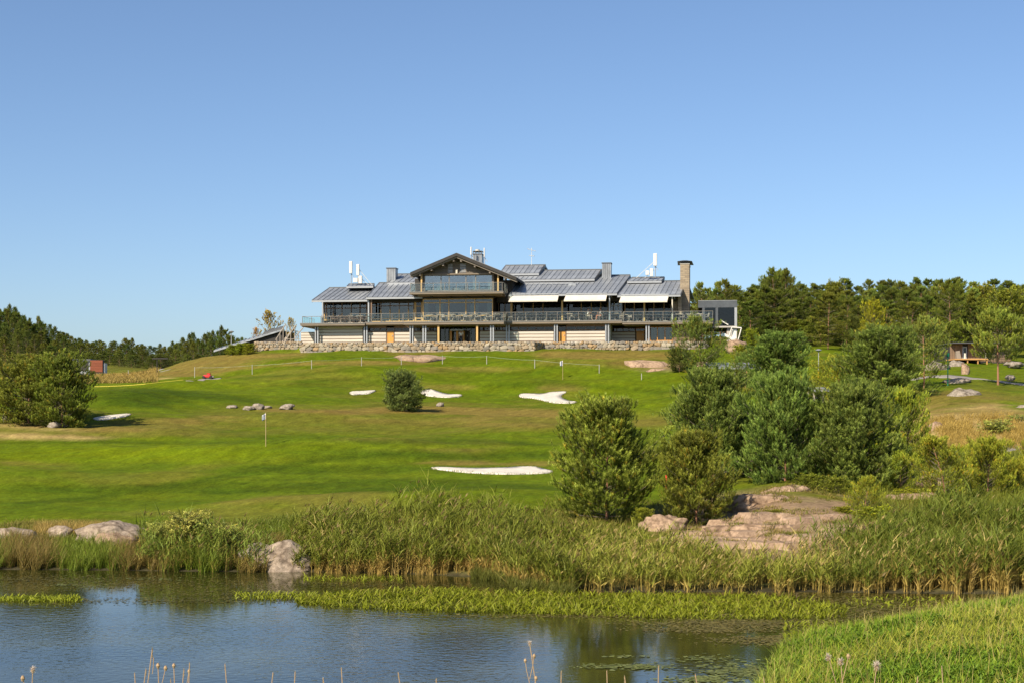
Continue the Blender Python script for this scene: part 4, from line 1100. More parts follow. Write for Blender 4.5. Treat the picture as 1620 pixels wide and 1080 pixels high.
# ---- terrace furniture and people
M_CHAIR = mat('woven_grey_chair', (.24, .22, .19), .7, .2, 6); M_TOP = mat('table_top_pale', (.46, .40, .32), .6, .15, 4); M_CHB = mat('brown_woven_chair', (.13, .075, .045), .7, .2, 6)
def chair_mesh(m):
    c = MB(); c.box(-.24, .24, -.24, .24, .42, .47); c.hexa([(-.24, .2, .47), (.24, .2, .47), (.24, .25, .47), (-.24, .25, .47), (-.22, .3, .86), (.22, .3, .86), (.22, .34, .86), (-.22, .34, .86)])
    for x in (-.22, .22):
        for y in (-.22, .22): c.bar((x * 1.1, y * 1.15, 0), (x, y, .42), .02, 4)
        c.bar((x, -.22, .64), (x, .27, .64), .018, 4); c.bar((x, -.22, .42), (x, -.22, .64), .016, 4)
    return c.mesh('terrace_chair', m)
def table_mesh():
    c = MB(); c.box(-.4, .4, -.4, .4, .71, .75); c.bar((0, 0, .04), (0, 0, .71), .035, 6); c.box(-.28, .28, -.05, .05, 0, .05); c.box(-.05, .05, -.28, .28, .0, .048)
    return c.mesh('terrace_table', M_TOP)
CM, CMB, TM = chair_mesh(M_CHAIR), chair_mesh(M_CHB), table_mesh()
rr = random.Random(5)
ORD = ['first', 'second', 'third', 'fourth', 'fifth', 'sixth', 'seventh']
def furnish(px0, px1, v, zpy_, n, chm, lab, grp, second=True):
    zf = LZ(zpy_, v)
    for i in range(n):
        px = px0 + (px1 - px0) * (i + .5) / n
        p = fr(px, v, zf + .01)
        t = link('terrace_table', TM); t.location = p; t.rotation_euler.z = -TH + rr.uniform(-.1, .1)
        tag(t, ORD[i] + ' table from the left ' + lab, 'table', 'terrace tables ' + grp)
        for sx, sy, rz in ((-.75, 0, math.pi / 2), (.75, 0, -math.pi / 2), (0, .7, 0)):
            if rr.random() < .12: continue
            c = link('terrace_chair', chm); off = EU * (sx + rr.uniform(-.08, .08)) + EV * sy
            c.location = (p.x + off[0], p.y + off[1], p.z); c.rotation_euler.z = -TH + rz + rr.uniform(-.35, .35)
            tag(c, ('light' if chm is CM else 'brown') + ' chair ' + ('left of', 'right of', 'behind')[0 if sx < 0 else 1 if sx > 0 else 2] + ' the ' + ORD[i] + ' table ' + lab, 'chair', 'terrace chairs ' + grp)
furnish(515, 578, .3, 509.3, 4, CMB, 'outside the left glass wall', 'on the left wing')
furnish(672, 795, -1.6, 508.4, 7, CM, 'on the central terrace behind the railing', 'on the central terrace')
furnish(812, 884, .2, 508.7, 5, CM, 'under the left awning', 'under the left awning')
furnish(893, 925, .2, 508.7, 2, CM, 'under the middle awning', 'under the middle awning')
furnish(928, 982, .2, 508.7, 3, CM, 'near the two seated guests', 'near the seated guests')
furnish(988, 1060, .2, 510.9, 5, CM, 'under the right awning', 'under the right awning')
furnish(1066, 1115, .2, 510.9, 3, CM, 'below the brick chimney', 'below the brick chimney')
M_SKIN = mat('skin', (.50, .30, .20), .6, .08, 4); M_HAIR = mat('brown_hair', (.06, .035, .02), .6, .2, 10)
def skin_body(name, joints, edges, m, parent, sub=1):
    me = bpy.data.meshes.new(name); me.from_pydata([j[:3] for j in joints], edges, []); me.update()
    me.materials.append(m)
    o = link(name, me, parent)
    sk = o.modifiers.new('skin', 'SKIN')
    for i, j in enumerate(joints): me.skin_vertices[0].data[i].radius = (j[3], j[4] if len(j) > 4 else j[3])
    me.skin_vertices[0].data[0].use_root = True
    s = o.modifiers.new('sub', 'SUBSURF'); s.levels = sub; s.render_levels = sub
    return o
def hand(mb, p, d):
    d = Vector(d).normalized(); side = d.orthogonal().normalized()
    for k, (s, L) in enumerate(((-.03, .07), (-.01, .085), (.01, .08), (.03, .065))):
        b = Vector(p) + side * s; mb.bar(b, b + d * L * .6, .009, 5); mb.bar(b + d * L * .6, b + d * L * .6 + (d * .7 + Vector((0, 0, -.7))).normalized() * L * .5, .008, 5)
    mb.bar(Vector(p) - d * .03 - side * .03, Vector(p) - side * .07 + d * .02, .011, 5)
def person(loc, rz, label, top, bottom, seated=True):
    P = empty('person', loc, rz); tag(P, label, 'person')
    # faces -y
    if seated:
        J = [(0, .05, .50, .15, .11), (0, .04, .72, .13, .10), (0, .02, .95, .16, .10), (0, .0, 1.06, .06, .06), (0, -.02, 1.13, .075, .085), (0, -.03, 1.23, .085, .10), (0, -.02, 1.31, .06, .07),
             (.18, .02, 1.0, .055), (.24, -.02, .76, .042), (.20, -.26, .76, .032), (.18, -.33, .77, .04, .02), (-.18, .02, 1.0, .055), (-.24, -.02, .76, .042), (-.20, -.26, .78, .032), (-.18, -.33, .79, .04, .02),
             (.10, .0, .50, .09), (.12, -.42, .52, .065), (.12, -.46, .10, .042), (.12, -.60, .05, .04, .03), (-.10, .0, .50, .09), (-.13, -.42, .52, .065), (-.13, -.40, .10, .042), (-.13, -.55, .05, .04, .03)]
    else:
        J = [(0, 0, .95, .14, .10), (0, 0, 1.15, .12, .09), (0, 0, 1.38, .16, .09), (0, 0, 1.50, .055), (0, -.01, 1.57, .07, .08), (0, -.02, 1.66, .078, .09), (0, -.01, 1.74, .055),
             (.19, 0, 1.42, .055), (.24, .02, 1.14, .042), (.24, -.08, .90, .032), (.24, -.11, .82, .04, .02), (-.19, 0, 1.42, .055), (-.24, .02, 1.14, .042), (-.24, -.06, .90, .032), (-.24, -.08, .82, .04, .02),
             (.09, 0, .90, .09), (.10, -.08, .50, .062), (.10, .0, .10, .042), (.10, -.14, .04, .04, .03), (-.09, 0, .90, .09), (-.10, .05, .50, .062), (-.10, .16, .12, .042), (-.10, .04, .05, .04, .03)]
    Ed = [(0, 1), (1, 2), (2, 3), (3, 4), (4, 5), (5, 6), (2, 7), (7, 8), (8, 9), (9, 10), (2, 11), (11, 12), (12, 13), (13, 14), (0, 15), (15, 16), (16, 17), (17, 18), (0, 19), (19, 20), (20, 21), (21, 22)]
    skin_body('body', J, Ed, M_SKIN, P)
    grow = lambda k, g=1.13: tuple(J[k][:3]) + tuple(x * g for x in J[k][3:])
    skin_body('shirt', [grow(0, 1.08), grow(1), grow(2, 1.1), grow(7, 1.2), grow(8, 1.1), grow(11, 1.2), grow(12, 1.1)], [(0, 1), (1, 2), (2, 3), (3, 4), (2, 5), (5, 6)], top, P)
    skin_body('trousers', [grow(0), grow(15, 1.15), grow(16, 1.2), grow(17, 1.3), grow(19, 1.15), grow(20, 1.2), grow(21, 1.3)], [(0, 1), (1, 2), (2, 3), (0, 4), (4, 5), (5, 6)], bottom, P)
    h = Vector(J[5][:3]); hb = MB()
    bm = bmesh.new(); bmesh.ops.create_uvsphere(bm, u_segments=12, v_segments=8, radius=.105)
    for v in list(bm.verts):
        if v.co.y < -.045 and v.co.z < .05: bm.verts.remove(v)
    me = bpy.data.meshes.new('hair'); bm.to_mesh(me); bm.free(); me.materials.append(M_HAIR)
    o = link('hair', me, P); o.location = h + Vector((0, .015, .03))
    f = MB(); f.bar(h + Vector((0, -.085, .0)), h + Vector((0, -.11, -.03)), .010, 6, .016)
    for s in (-1, 1): f.bar(h + Vector((.085 * s, 0, .015)), h + Vector((.098 * s, .005, -.03)), .018, 6)
    f.build('nose_and_ears', M_SKIN, P)
    e = MB()
    for s in (-.03, .03): e.bar(h + Vector((s, -.088, .02)), h + Vector((s, -.098, .02)), .011, 6)
    e.build('eyes', M_HAIR, P)
    MB().bar(h + Vector((-.025, -.088, -.05)), h + Vector((.025, -.088, -.05)), .007, 5).build('mouth', mat('lips', (.36, .13, .10), .5, .1, 3), P)
    hm = MB(); 
    for k, w in ((10, 9), (14, 13)): hand(hm, J[k][:3], Vector(J[k][:3]) - Vector(J[w][:3]))
    hm.build('fingers', M_SKIN, P)
    return P
M_SHW = mat('white_shirt', (.72, .70, .66), .8, .05, 6); M_SHP = mat('pink_trousers', (.55, .22, .14), .8, .08, 6); M_TRD = mat('dark_trousers', (.03, .03, .04), .8, .1, 6); M_TRB = mat('beige_shorts', (.45, .33, .24), .8, .08, 6)
zf = LZ(508.7, -.3) + .01
def seated(px, rz, label, t, b):
    p = fr(px, -.35, zf); person(p, -TH + rz, label, t, b)
    c = link('terrace_chair', CM); c.location = p; c.rotation_euler.z = -TH + rz
    tag(c, 'light woven chair under the guest ' + ('on the left' if px < 940 else 'on the right') + ' in the white shirt', 'chair', 'chairs the two guests sit on')
seated(930.5, math.pi / 2, 'guest in white shirt and beige shorts sitting under the middle awning, facing right', M_SHW, M_TRB)
seated(950, -math.pi / 2, 'guest in white top and pink trousers sitting at the terrace railing, facing left', M_SHW, M_SHP)
person(fr(729.5, -.2, ZG + .02), -TH + .4, 'person in white top and dark trousers standing by the entrance posts', M_SHW, M_TRD, False)

# ---- gorse-like hedge at the left annex is built with the plants

# ---- lamp posts
def lamp_post(px, pyt, pyb, y, label, col=M_STEEL, r=.06, dark=False):
    p = at(px, y); z1 = zpy(pyt, y) - p.z
    E = empty('street_lamp', p); tag(E, label, 'lamp post')
    MB().bar((0, 0, -.3), (0, 0, z1 - .25), r, 8, r * .7).build('pole', col, E)
    MB().bar((0, 0, z1 - .25), (0, 0, z1 - .1), .10, 10, .32).bar((0, 0, z1 - .1), (0, 0, z1), .32, 10, .12).build('lamp_head', col, E)
    return E
lamp_post(366, 523.5, 549, 172, 'grey lamp post at the foot of the sloping metal roof')
DP = empty('path_lamp', at(248.5, 165)); tag(DP, 'dark square-headed lamp post beside the gravel path', 'lamp post')
z1 = zpy(565.5, 165) - DP.location.z
MB().bar((0, 0, -.3), (0, 0, z1), .055, 6).build('pole', M_BLACK, DP); MB().box(-.5, 1.2, -.15, .15, z1 - .15, z1 - .02).build('lamp_head', M_BLACK, DP)
lamp_post(1295, 552, 610, 140, 'slim grey lamp post among the pines right of the clubhouse', M_STEEL, .045)

# ---- rope fence across the hill
RF = empty('rope_fence', hit(635, 578, 140, 166)); tag(RF, 'thin white post and rope fence crossing the hill below the clubhouse', 'fence')
ro = RF.location
posts = [(203, 598, 585), (308, 597, 580), (399, 592, 576.5), (493, 583, 569), (572, 578.5, 564.5), (635, 576.5, 563.5), (700, 575.5, 562), (770, 575.5, 562.5), (846, 582, 568), (948, 590, 576), (1015, 600, 590)]
tops = []
M_POST = mat('white_post', (.36, .345, .31), .6, .1, 3)
for i, (px, pb, ptp) in enumerate(posts):
    y = 152 if i else 160
    p = hit(px, pb, 120, 175); z1 = zpy(ptp, p.y) - ro.z
    MB().bar((p.x - ro.x, p.y - ro.y, p.z - ro.z - .2), (p.x - ro.x, p.y - ro.y, z1), .035, 6).build('post', M_POST, RF)
    tops.append(Vector((p.x - ro.x, p.y - ro.y, z1 - .06)))
for a, b in zip(tops[1:-1], tops[2:-1] ):
    MB().path([a, a.lerp(b, .25) - Vector((0, 0, .06)), a.lerp(b, .5) - Vector((0, 0, .08)), a.lerp(b, .75) - Vector((0, 0, .06)), b], .009, 4).build('rope', mat('rope', (.30, .36, .32), .8, .1, 4), RF)
# ---- yellow rope lying on the fairway
yp = [hit(150 + 20 * k, py, 110, 170) for k, py in enumerate([612, 611.6, 610.8, 609.6, 608, 605.6, 603.4, 601.6, 600.4])]
tag(MB().path([p + Vector((0, 0, .06)) for p in yp], .03, 5).build('ground_rope', mat('yellow_rope', (.55, .48, .06), .7, .1, 4)), 'thin yellow rope lying across the fairway left of the robot mower', 'rope')
# ---- red robot mower
RM = empty('robot_mower', hit(328.5, 598.5, 120, 170)); tag(RM, 'small red mower standing on the fairway below the left hillside', 'mower')
M_RED = mat('red_paint', (.50, .02, .02), .35, .08, 3); M_TYRE = mat('rubber', (.02, .02, .02), .8, .1, 5)
b_ = MB().hexa([(-.5, -.3, .12), (.5, -.3, .12), (.5, .3, .12), (-.5, .3, .12), (-.38, -.26, .38), (.25, -.26, .46), (.25, .26, .46), (-.38, .26, .38)]).build('body', M_RED, RM); bevel(b_, .05, 2)
MB().box(-.05, .28, -.2, .2, .46, .56).build('cover', M_RED, RM)
for x in (-.34, .36):
    for y in (-.33, .33): MB().bar((x, y - .05, .14), (x, y + .05, .14), .15, 12).build('wheel', M_TYRE, RM)
MB().box(.5, .6, -.12, .12, .16, .26).build('bumper', M_POST, RM)

# ---- golf flags
def flag(px, pyb, pyt, y0, y1, label, fl, fr_=1):
    p = hit(px, pyb, y0, y1); E = empty('golf_flag', p); tag(E, label, 'golf flag', 'golf flags on the greens')
    h = zpy(pyt, p.y) - p.z
    MB().bar((0, 0, -.1), (0, 0, h), .022, 6).build('pole', mat('flag_pole', (.36, .27, .13), .5, .1, 3), E)
    vs = []; n = 6
    for k in range(n + 1):
        t = k / n
        for s in (0, 1): vs.append((-fl[0] * t, .05 * math.sin(t * 6), h - .02 - s * fl[1] * (1 - .25 * t) - t * fl[2]))
    fs = [(2 * k, 2 * k + 1, 2 * k + 3, 2 * k + 2) for k in range(n)]
    o = MB().add(vs, fs).build('flag', mat('flag_cloth', (.72, .72, .74), .8, .05, 3), E)
    sd = o.modifiers.new('thick', 'SOLIDIFY'); sd.thickness = .006
    MB().add([(x * .62 - .07, y - .012, z - .05) for x, y, z in vs], fs).build('flag_emblem', mat('flag_dark', (.08, .12, .22), .8, .05, 3), E)
    return E
flag(420.5, 705.5, 652, 80, 110, 'white and blue flag on a tall thin pole on the near green', (.20, .34, .14))
flag(890.3, 600, 569.5, 120, 160, 'small white flag on the far green below the clubhouse', (.25, .5, .1))
SK = empty('marker_stake', hit(1054, 771, 56, 76)); tag(SK, 'red hazard stake standing between the two nearest pines', 'stake')
z1 = zpy(751.5, SK.location.y) - SK.location.z
MB().box(-.035, .035, -.035, .035, -.2, z1).build('stake_body', mat('red_orange_paint', (.62, .07, .03), .6, .08, 3), SK); MB().hexa([(-.035, -.035, z1), (.035, -.035, z1), (.035, .035, z1), (-.035, .035, z1), (-.01, -.01, z1 + .05), (.01, -.01, z1 + .05), (.01, .01, z1 + .05), (-.01, .01, z1 + .05)]).build('stake_tip', mat('red_orange_paint', (.62, .07, .03)), SK)
BP = empty('ball_washer_post', at(1499.5, 122)); tag(BP, 'green post with round head beside the cart path near the cabin', 'post')
z1 = zpy(558, 122) - BP.location.z; zz = zpy(592, 122) - BP.location.z
M_GRN = mat('green_paint', (.01, .16, .09), .5, .1, 3)
MB().bar((0, 0, min(-.2, zz)), (0, 0, z1 - .3), .045, 8).build('post', M_GRN, BP); MB().bar((0, 0, z1 - .3), (0, 0, z1), .13, 10, .15).build('washer_head', M_GRN, BP)

# ---- red-brown shed at the far left
sy = 205.0
SH = empty('field_shed', at(148, sy)); tag(SH, 'low grey shed with a reddish board end wall beyond the left bush', 'shed')
so = SH.location
def sx(px): return (px - 810) / F * sy - so.x
def sz(py): return zpy(py, sy) - so.z
MB().box(sx(100), sx(143.5), 0, 5, -2, sz(569.5)).build('wall', M_STEEL, SH)
MB().box(sx(98), sx(144), -.3, 5.3, sz(570), sz(567.6)).build('roof', M_ZINCD, SH)
MB().box(sx(112), sx(140), -.05, -.01, sz(586), sz(572)).build('opening', M_BLACK, SH)
rw = MB().box(sx(143.8), sx(164), -.4, .4, -2, sz(569.3)).build('end_wall', M_BLACK, SH)
M_REDB = mat('red_brown_board', (.21, .06, .028), .75, .2, 3, .1, stretch=(.2, 1, 5), obj_var=.15)
nb = 8; z0 = sz(588)
for k in range(nb):
    zz0 = z0 + (sz(569.4) - z0) * k / nb; zz1 = z0 + (sz(569.4) - z0) * (k + .88) / nb
    MB().box(sx(144), sx(163.6), -.46, -.402, zz0, zz1).build('board', M_REDB, rw)
MB().box(sx(163.8), sx(166.5), -.2, 1, -2, sz(574)).build('pillar', M_STEEL, SH)

# ---- timber cabin on the right
cy = 158.0
CB = empty('timber_cabin', at(1535, cy)); tag(CB, 'brown timber cabin with a raised deck between the right-hand pines', 'cabin')
co = CB.location
def bx(px): return (px - 810) / F * cy - co.x
def bz(py, y=cy): return zpy(py, y) - co.z
M_CABW = mat('cabin_board', (.20, .135, .085), .8, .25, 3, .1, stretch=(5, 1, .2), obj_var=.12)
bw = MB().box(bx(1503), bx(1600), .05, 6, min(-1, bz(572)), bz(544)).build('wall', M_BLACK, CB)
n = 24
for k in range(n):
    a = bx(1503) + (bx(1600) - bx(1503)) * k / n; b = bx(1503) + (bx(1600) - bx(1503)) * (k + .92) / n
    pxk = 1503 + 97 * (k + .5) / n
    if 1522 < pxk < 1530: continue
    MB().box(a, b, -.02, .048, bz(571), bz(544.2)).build('board', M_CABW, bw)
MB().box(bx(1501), bx(1603), -1.4, 6.5, bz(544), bz(542.4)).build('roof', M_ZINCD, CB)
dd = MB().box(bx(1522.5), bx(1529.5), -.06, .04, bz(570), bz(548)).build('door', M_STEEL, CB)
MB().box(bx(1524), bx(1528), -.08, -.062, bz(566), bz(550)).build('pane', M_GLASSD, dd)
MB().box(bx(1496), bx(1548), -3.2, -.03, bz(570.4), bz(568.4)).build('deck', mat('orange_deck_timber', (.48, .26, .09), .7, .15, 3), CB)
for px in (1498, 1516, 1532, 1546): MB().box(bx(px), bx(px + 1.6), -3.1, -2.98, -3, bz(570.5)).build('deck_leg', mat('orange_deck_timber', (.48, .26, .09)), CB)
for k in range(14):
    a = bx(1560 + 2.4 * k); MB().box(a, a + .05, -1.6, -1.55, bz(574), bz(562)).build('fence_slat', M_CABW, CB)
for px in (1514, 1547): MB().bar((bx(px), -2.8, bz(568.2)), (bx(px), -2.8, bz(560)), .12, 8, .10).build('deck_bollard', M_AWN, CB)
# two terrace recliners-of-board: white parasol base and seat on the deck
MB().hexa([(bx(1505), -2, bz(568.3)), (bx(1512), -2, bz(568.3)), (bx(1512), -1.2, bz(568.3)), (bx(1505), -1.2, bz(568.3)), (bx(1506), -1.4, bz(556)), (bx(1512), -1.4, bz(555)), (bx(1512), -1.2, bz(555)), (bx(1506), -1.2, bz(556))]).build('deck_screen', M_DECK, CB)

# ---- rows of pale boats/solar-like metal seen between the pines: a low parked trailer roof
for (px0, px1, pyt, pyb, y, lab) in ((1118, 1200, 572, 588, 136, 'long grey flat roofed shelter half hidden behind the pines'), (1282, 1312, 611, 622, 118, 'low pale metal roof glimpsed between two pines')):
    p = at((px0 + px1) / 2, y); E = empty('shelter', p); tag(E, lab, 'shelter')
    w = (px1 - px0) / F * y / 2; zt0 = zpy(pyt, y) - p.z; zb0 = zpy(pyb, y) - p.z
    MB().hexa([(-w, -1.5, zb0 + .25 * (zt0 - zb0)), (w, -1.5, zb0 + .25 * (zt0 - zb0)), (w, 1.5, zt0 - .12), (-w, 1.5, zt0 - .12), (-w, -1.5, zb0 + .25 * (zt0 - zb0) + .1), (w, -1.5, zb0 + .25 * (zt0 - zb0) + .1), (w, 1.5, zt0), (-w, 1.5, zt0)]).build('roof', M_STEEL, E)
    for s in (-.95, 0, .95):
        MB().box(w * s - .06, w * s + .06, 1.2, 1.35, -.6, zt0 - .12).build('post', M_GWOOD, E)
        MB().box(w * s - .06, w * s + .06, -1.3, -1.15, -.6, zb0 + .25 * (zt0 - zb0)).build('post', M_GWOOD, E)
# ================================================================== rocks
def rock_mat(name, c1, c2, crack=.5):
    m, nt, b = _new(name)
    tc = nt.nodes.new('ShaderNodeTexCoord')
    def nz(s, d=8):
        n = nt.nodes.new('ShaderNodeTexNoise'); n.inputs['Scale'].default_value = s; n.inputs['Detail'].default_value = d; n.inputs['Roughness'].default_value = .7
        nt.links.new(tc.outputs['Object'], n.inputs[0]); return n
    n1, n2 = nz(.9), nz(7)
    cr = nt.nodes.new('ShaderNodeValToRGB'); cr.color_ramp.elements[0].color = (*c1, 1); cr.color_ramp.elements[1].color = (*c2, 1)
    cr.color_ramp.elements[0].position = .35; cr.color_ramp.elements[1].position = .65
    nt.links.new(n1.outputs['Fac'], cr.inputs[0])
    mx = nt.nodes.new('ShaderNodeMix'); mx.data_type = 'RGBA'; mx.blend_type = 'MULTIPLY'; mx.inputs[0].default_value = .7
    c3 = nt.nodes.new('ShaderNodeValToRGB'); c3.color_ramp.elements[0].position = .38; c3.color_ramp.elements[1].position = .6; c3.color_ramp.elements[0].color = (.42, .40, .38, 1)
    nt.links.new(n2.outputs['Fac'], c3.inputs[0]); nt.links.new(cr.outputs[0], mx.inputs[6]); nt.links.new(c3.outputs[0], mx.inputs[7])
    wv = nt.nodes.new('ShaderNodeTexVoronoi'); wv.feature = 'DISTANCE_TO_EDGE'; wv.inputs['Scale'].default_value = .5
    mpv = nt.nodes.new('ShaderNodeMapping'); mpv.inputs['Scale'].default_value = (1, 1, 1.4)
    mv = nt.nodes.new('ShaderNodeMix'); mv.data_type = 'VECTOR'; mv.inputs[0].default_value = .22
    nt.links.new(tc.outputs['Object'], mpv.inputs[0]); nt.links.new(mpv.outputs[0], mv.inputs[4]); nt.links.new(n1.outputs['Color'], mv.inputs[5]); nt.links.new(mv.outputs[1], wv.inputs[0])
    cw = nt.nodes.new('ShaderNodeValToRGB'); cw.color_ramp.elements[0].position = .0; cw.color_ramp.elements[1].position = .035; cw.color_ramp.elements[0].color = (.35, .32, .30, 1)
    nt.links.new(wv.outputs['Distance'], cw.inputs[0])
    m2 = nt.nodes.new('ShaderNodeMix'); m2.data_type = 'RGBA'; m2.blend_type = 'MULTIPLY'; m2.inputs[0].default_value = .8
    nt.links.new(mx.outputs[2], m2.inputs[6]); nt.links.new(cw.outputs[0], m2.inputs[7])
    nt.links.new(m2.outputs[2], b.inputs['Base Color']); b.inputs['Roughness'].default_value = .9; b.inputs['Specular IOR Level'].default_value = .2
    bp = nt.nodes.new('ShaderNodeBump'); bp.inputs['Strength'].default_value = .7; bp.inputs['Distance'].default_value = .06
    nt.links.new(n2.outputs['Fac'], bp.inputs['Height']); nt.links.new(bp.outputs[0], b.inputs['Normal'])
    return m
ROCK = rock_mat('pink_granite', (.27, .185, .125), (.46, .33, .225)); ROCKG = rock_mat('grey_granite', (.23, .20, .16), (.38, .33, .27))
ROCKW = rock_mat('warm_granite', (.25, .20, .15), (.42, .34, .26))
def rock(label, c, sx_, sy_, sz_, seed, m=ROCK, name='granite_boulder', cat='rock', rz=0, sub=4, group=None, amp=.27, sink=.25):
    rn = random.Random(seed); off = Vector((rn.uniform(0, 50), rn.uniform(0, 50), rn.uniform(0, 50)))
    bm = bmesh.new(); bmesh.ops.create_icosphere(bm, subdivisions=sub, radius=1)
    for v in bm.verts:
        p = v.co.copy()
        d = amp * mnoise.noise(p * 1.1 + off) + amp * .45 * mnoise.noise(p * 2.7 + off) + amp * .18 * mnoise.noise(p * 7 + off)
        r = mnoise.noise(Vector((p.x * 2, p.y * 2, p.z * 5)) + off * 2)
        ld = .07 * (mnoise.noise(p * 2.3 + off) > .12) + .04 * (mnoise.noise(p * 4.5 + off) > .2)
        p *= 1 + d * 1.6 - .06 * abs(r) + ld
        p.z = math.copysign(abs(p.z) ** .85, p.z)
        v.co = Vector((p.x * sx_, p.y * sy_, p.z * sz_))
    me = bpy.data.meshes.new(name); bm.to_mesh(me); bm.free(); me.materials.append(m)
    for p in me.polygons: p.use_smooth = True
    o = link(name, me); o.location = Vector(c) + Vector((0, 0, sz_ * (.5 - sink) - .0)); o.rotation_euler.z = rz
    tag(o, label, cat, group); return o
def rockpx(label, px0, px1, pyt, pyb, y, seed, m=ROCK, name='granite_boulder', dep=1.0, cat='rock', **k):
    """boulder filling this box of the photo at distance y"""
    w = (px1 - px0) / F * y / 2; z0, z1 = zpy(pyb, y), zpy(pyt, y); h = (z1 - z0)
    c = Vector((((px0 + px1) / 2 - 810) / F * y, y, z0))
    o = rock(label, c, w * 1.05, w * dep, h * .66, seed, m, name, cat, **k); o.location.z = z0 + h * .36
    return o
rockpx('pale rounded granite boulder at the water edge between the reeds', 402, 490, 862, 926, 50.7, 3, ROCKW, dep=.8, amp=.2)
rockpx('low pale boulder leaning behind the rounded water edge boulder', 385, 440, 862, 908, 51.4, 13, ROCKG, dep=.8)
rockpx('low slab of pale rock behind the reeds at the far left edge', -30, 62, 836, 872, 56.5, 5, ROCKW, 'granite_slab', .7, amp=.14)
rockpx('small pale rock in the dry grass on the left shore', 76, 116, 832, 852, 57.5, 6, ROCKW, 'granite_slab', .8, amp=.14)
rockpx('broad pale rock slab right of the dry grass tuft on the left shore', 128, 236, 826, 868, 56, 7, ROCKW, 'granite_slab', .9, amp=.14)
rockpx('dark veined rock slab in front of the pale one on the left shore', 150, 212, 842, 878, 54.5, 8, ROCK, 'granite_slab', .8, amp=.14)
# the big granite outcrop in front of the right-hand pines
for (lab, a, b, t, u, y, s, dp) in [
    ('large smooth pink granite outcrop below the right-hand pines', 1150, 1262, 781, 826, 60, 21, .8),
    ('rounded pink granite hump at the top of the outcrop', 1212, 1280, 769, 795, 62.5, 22, .8),
    ('long pink granite ridge sloping to the right of the outcrop', 1240, 1360, 794, 838, 59, 23, .6),
    ('low brown granite shelf at the foot of the outcrop', 1105, 1290, 828, 872, 55.5, 24, .55),
    ('cracked dark granite face just above the reeds', 1180, 1262, 846, 896, 52.5, 25, .5),
    ('pale granite ledge beside the second pine', 1018, 1085, 815, 850, 56, 26, .7),
    ('small granite slab under the thin young pine', 1290, 1350, 826, 856, 56.5, 27, .7),
    ('flat granite slab right of the outcrop behind the reeds', 1400, 1500, 780, 806, 63, 28, .8),
    ('granite shelf between the yellow green pines', 1430, 1490, 752, 776, 67, 29, .8)]:
    rockpx(lab, a, b, t, u, y, s, ROCK, 'granite_outcrop', dp, 'rock outcrop', group='granite outcrop on the right shore')
# broken ledges and frost-split slabs between the outcrops, too many to count
RB = MB(); rr = random.Random(44)
for k in range(34):
    px_ = rr.uniform(1085, 1370); y_ = rr.uniform(51.5, 57.0)
    p = at(px_, y_); w = rr.uniform(.4, 1.5); d_ = w * rr.uniform(.4, .8); hh = rr.uniform(.04, .22); a = rr.uniform(-.5, .5); ca, sa = math.cos(a), math.sin(a)
    n = rr.choice([5, 6, 7]); lo = []; hi = []
    for j in range(n):
        t = 2 * math.pi * j / n + rr.uniform(-.3, .3); r1 = rr.uniform(.75, 1.1); x, y = math.cos(t) * w * r1, math.sin(t) * d_ * r1
        X, Y = x * ca - y * sa, x * sa + y * ca
        lo.append((p.x + X * 1.15, p.y + Y * 1.15, p.z - .25)); hi.append((p.x + X * .85, p.y + Y * .85, p.z + hh * rr.uniform(.6, 1.2)))
    RB.add(lo + hi + [(p.x, p.y, p.z + hh * 1.1)], [(j, (j + 1) % n, n + (j + 1) % n, n + j) for j in range(n)] + [(n + j, n + (j + 1) % n, 2 * n) for j in range(n)])
tag(RB.build('broken_ledges', ROCK), 'low broken brown granite ledges around the outcrop on the right shore', 'rock ledges', kind='stuff')
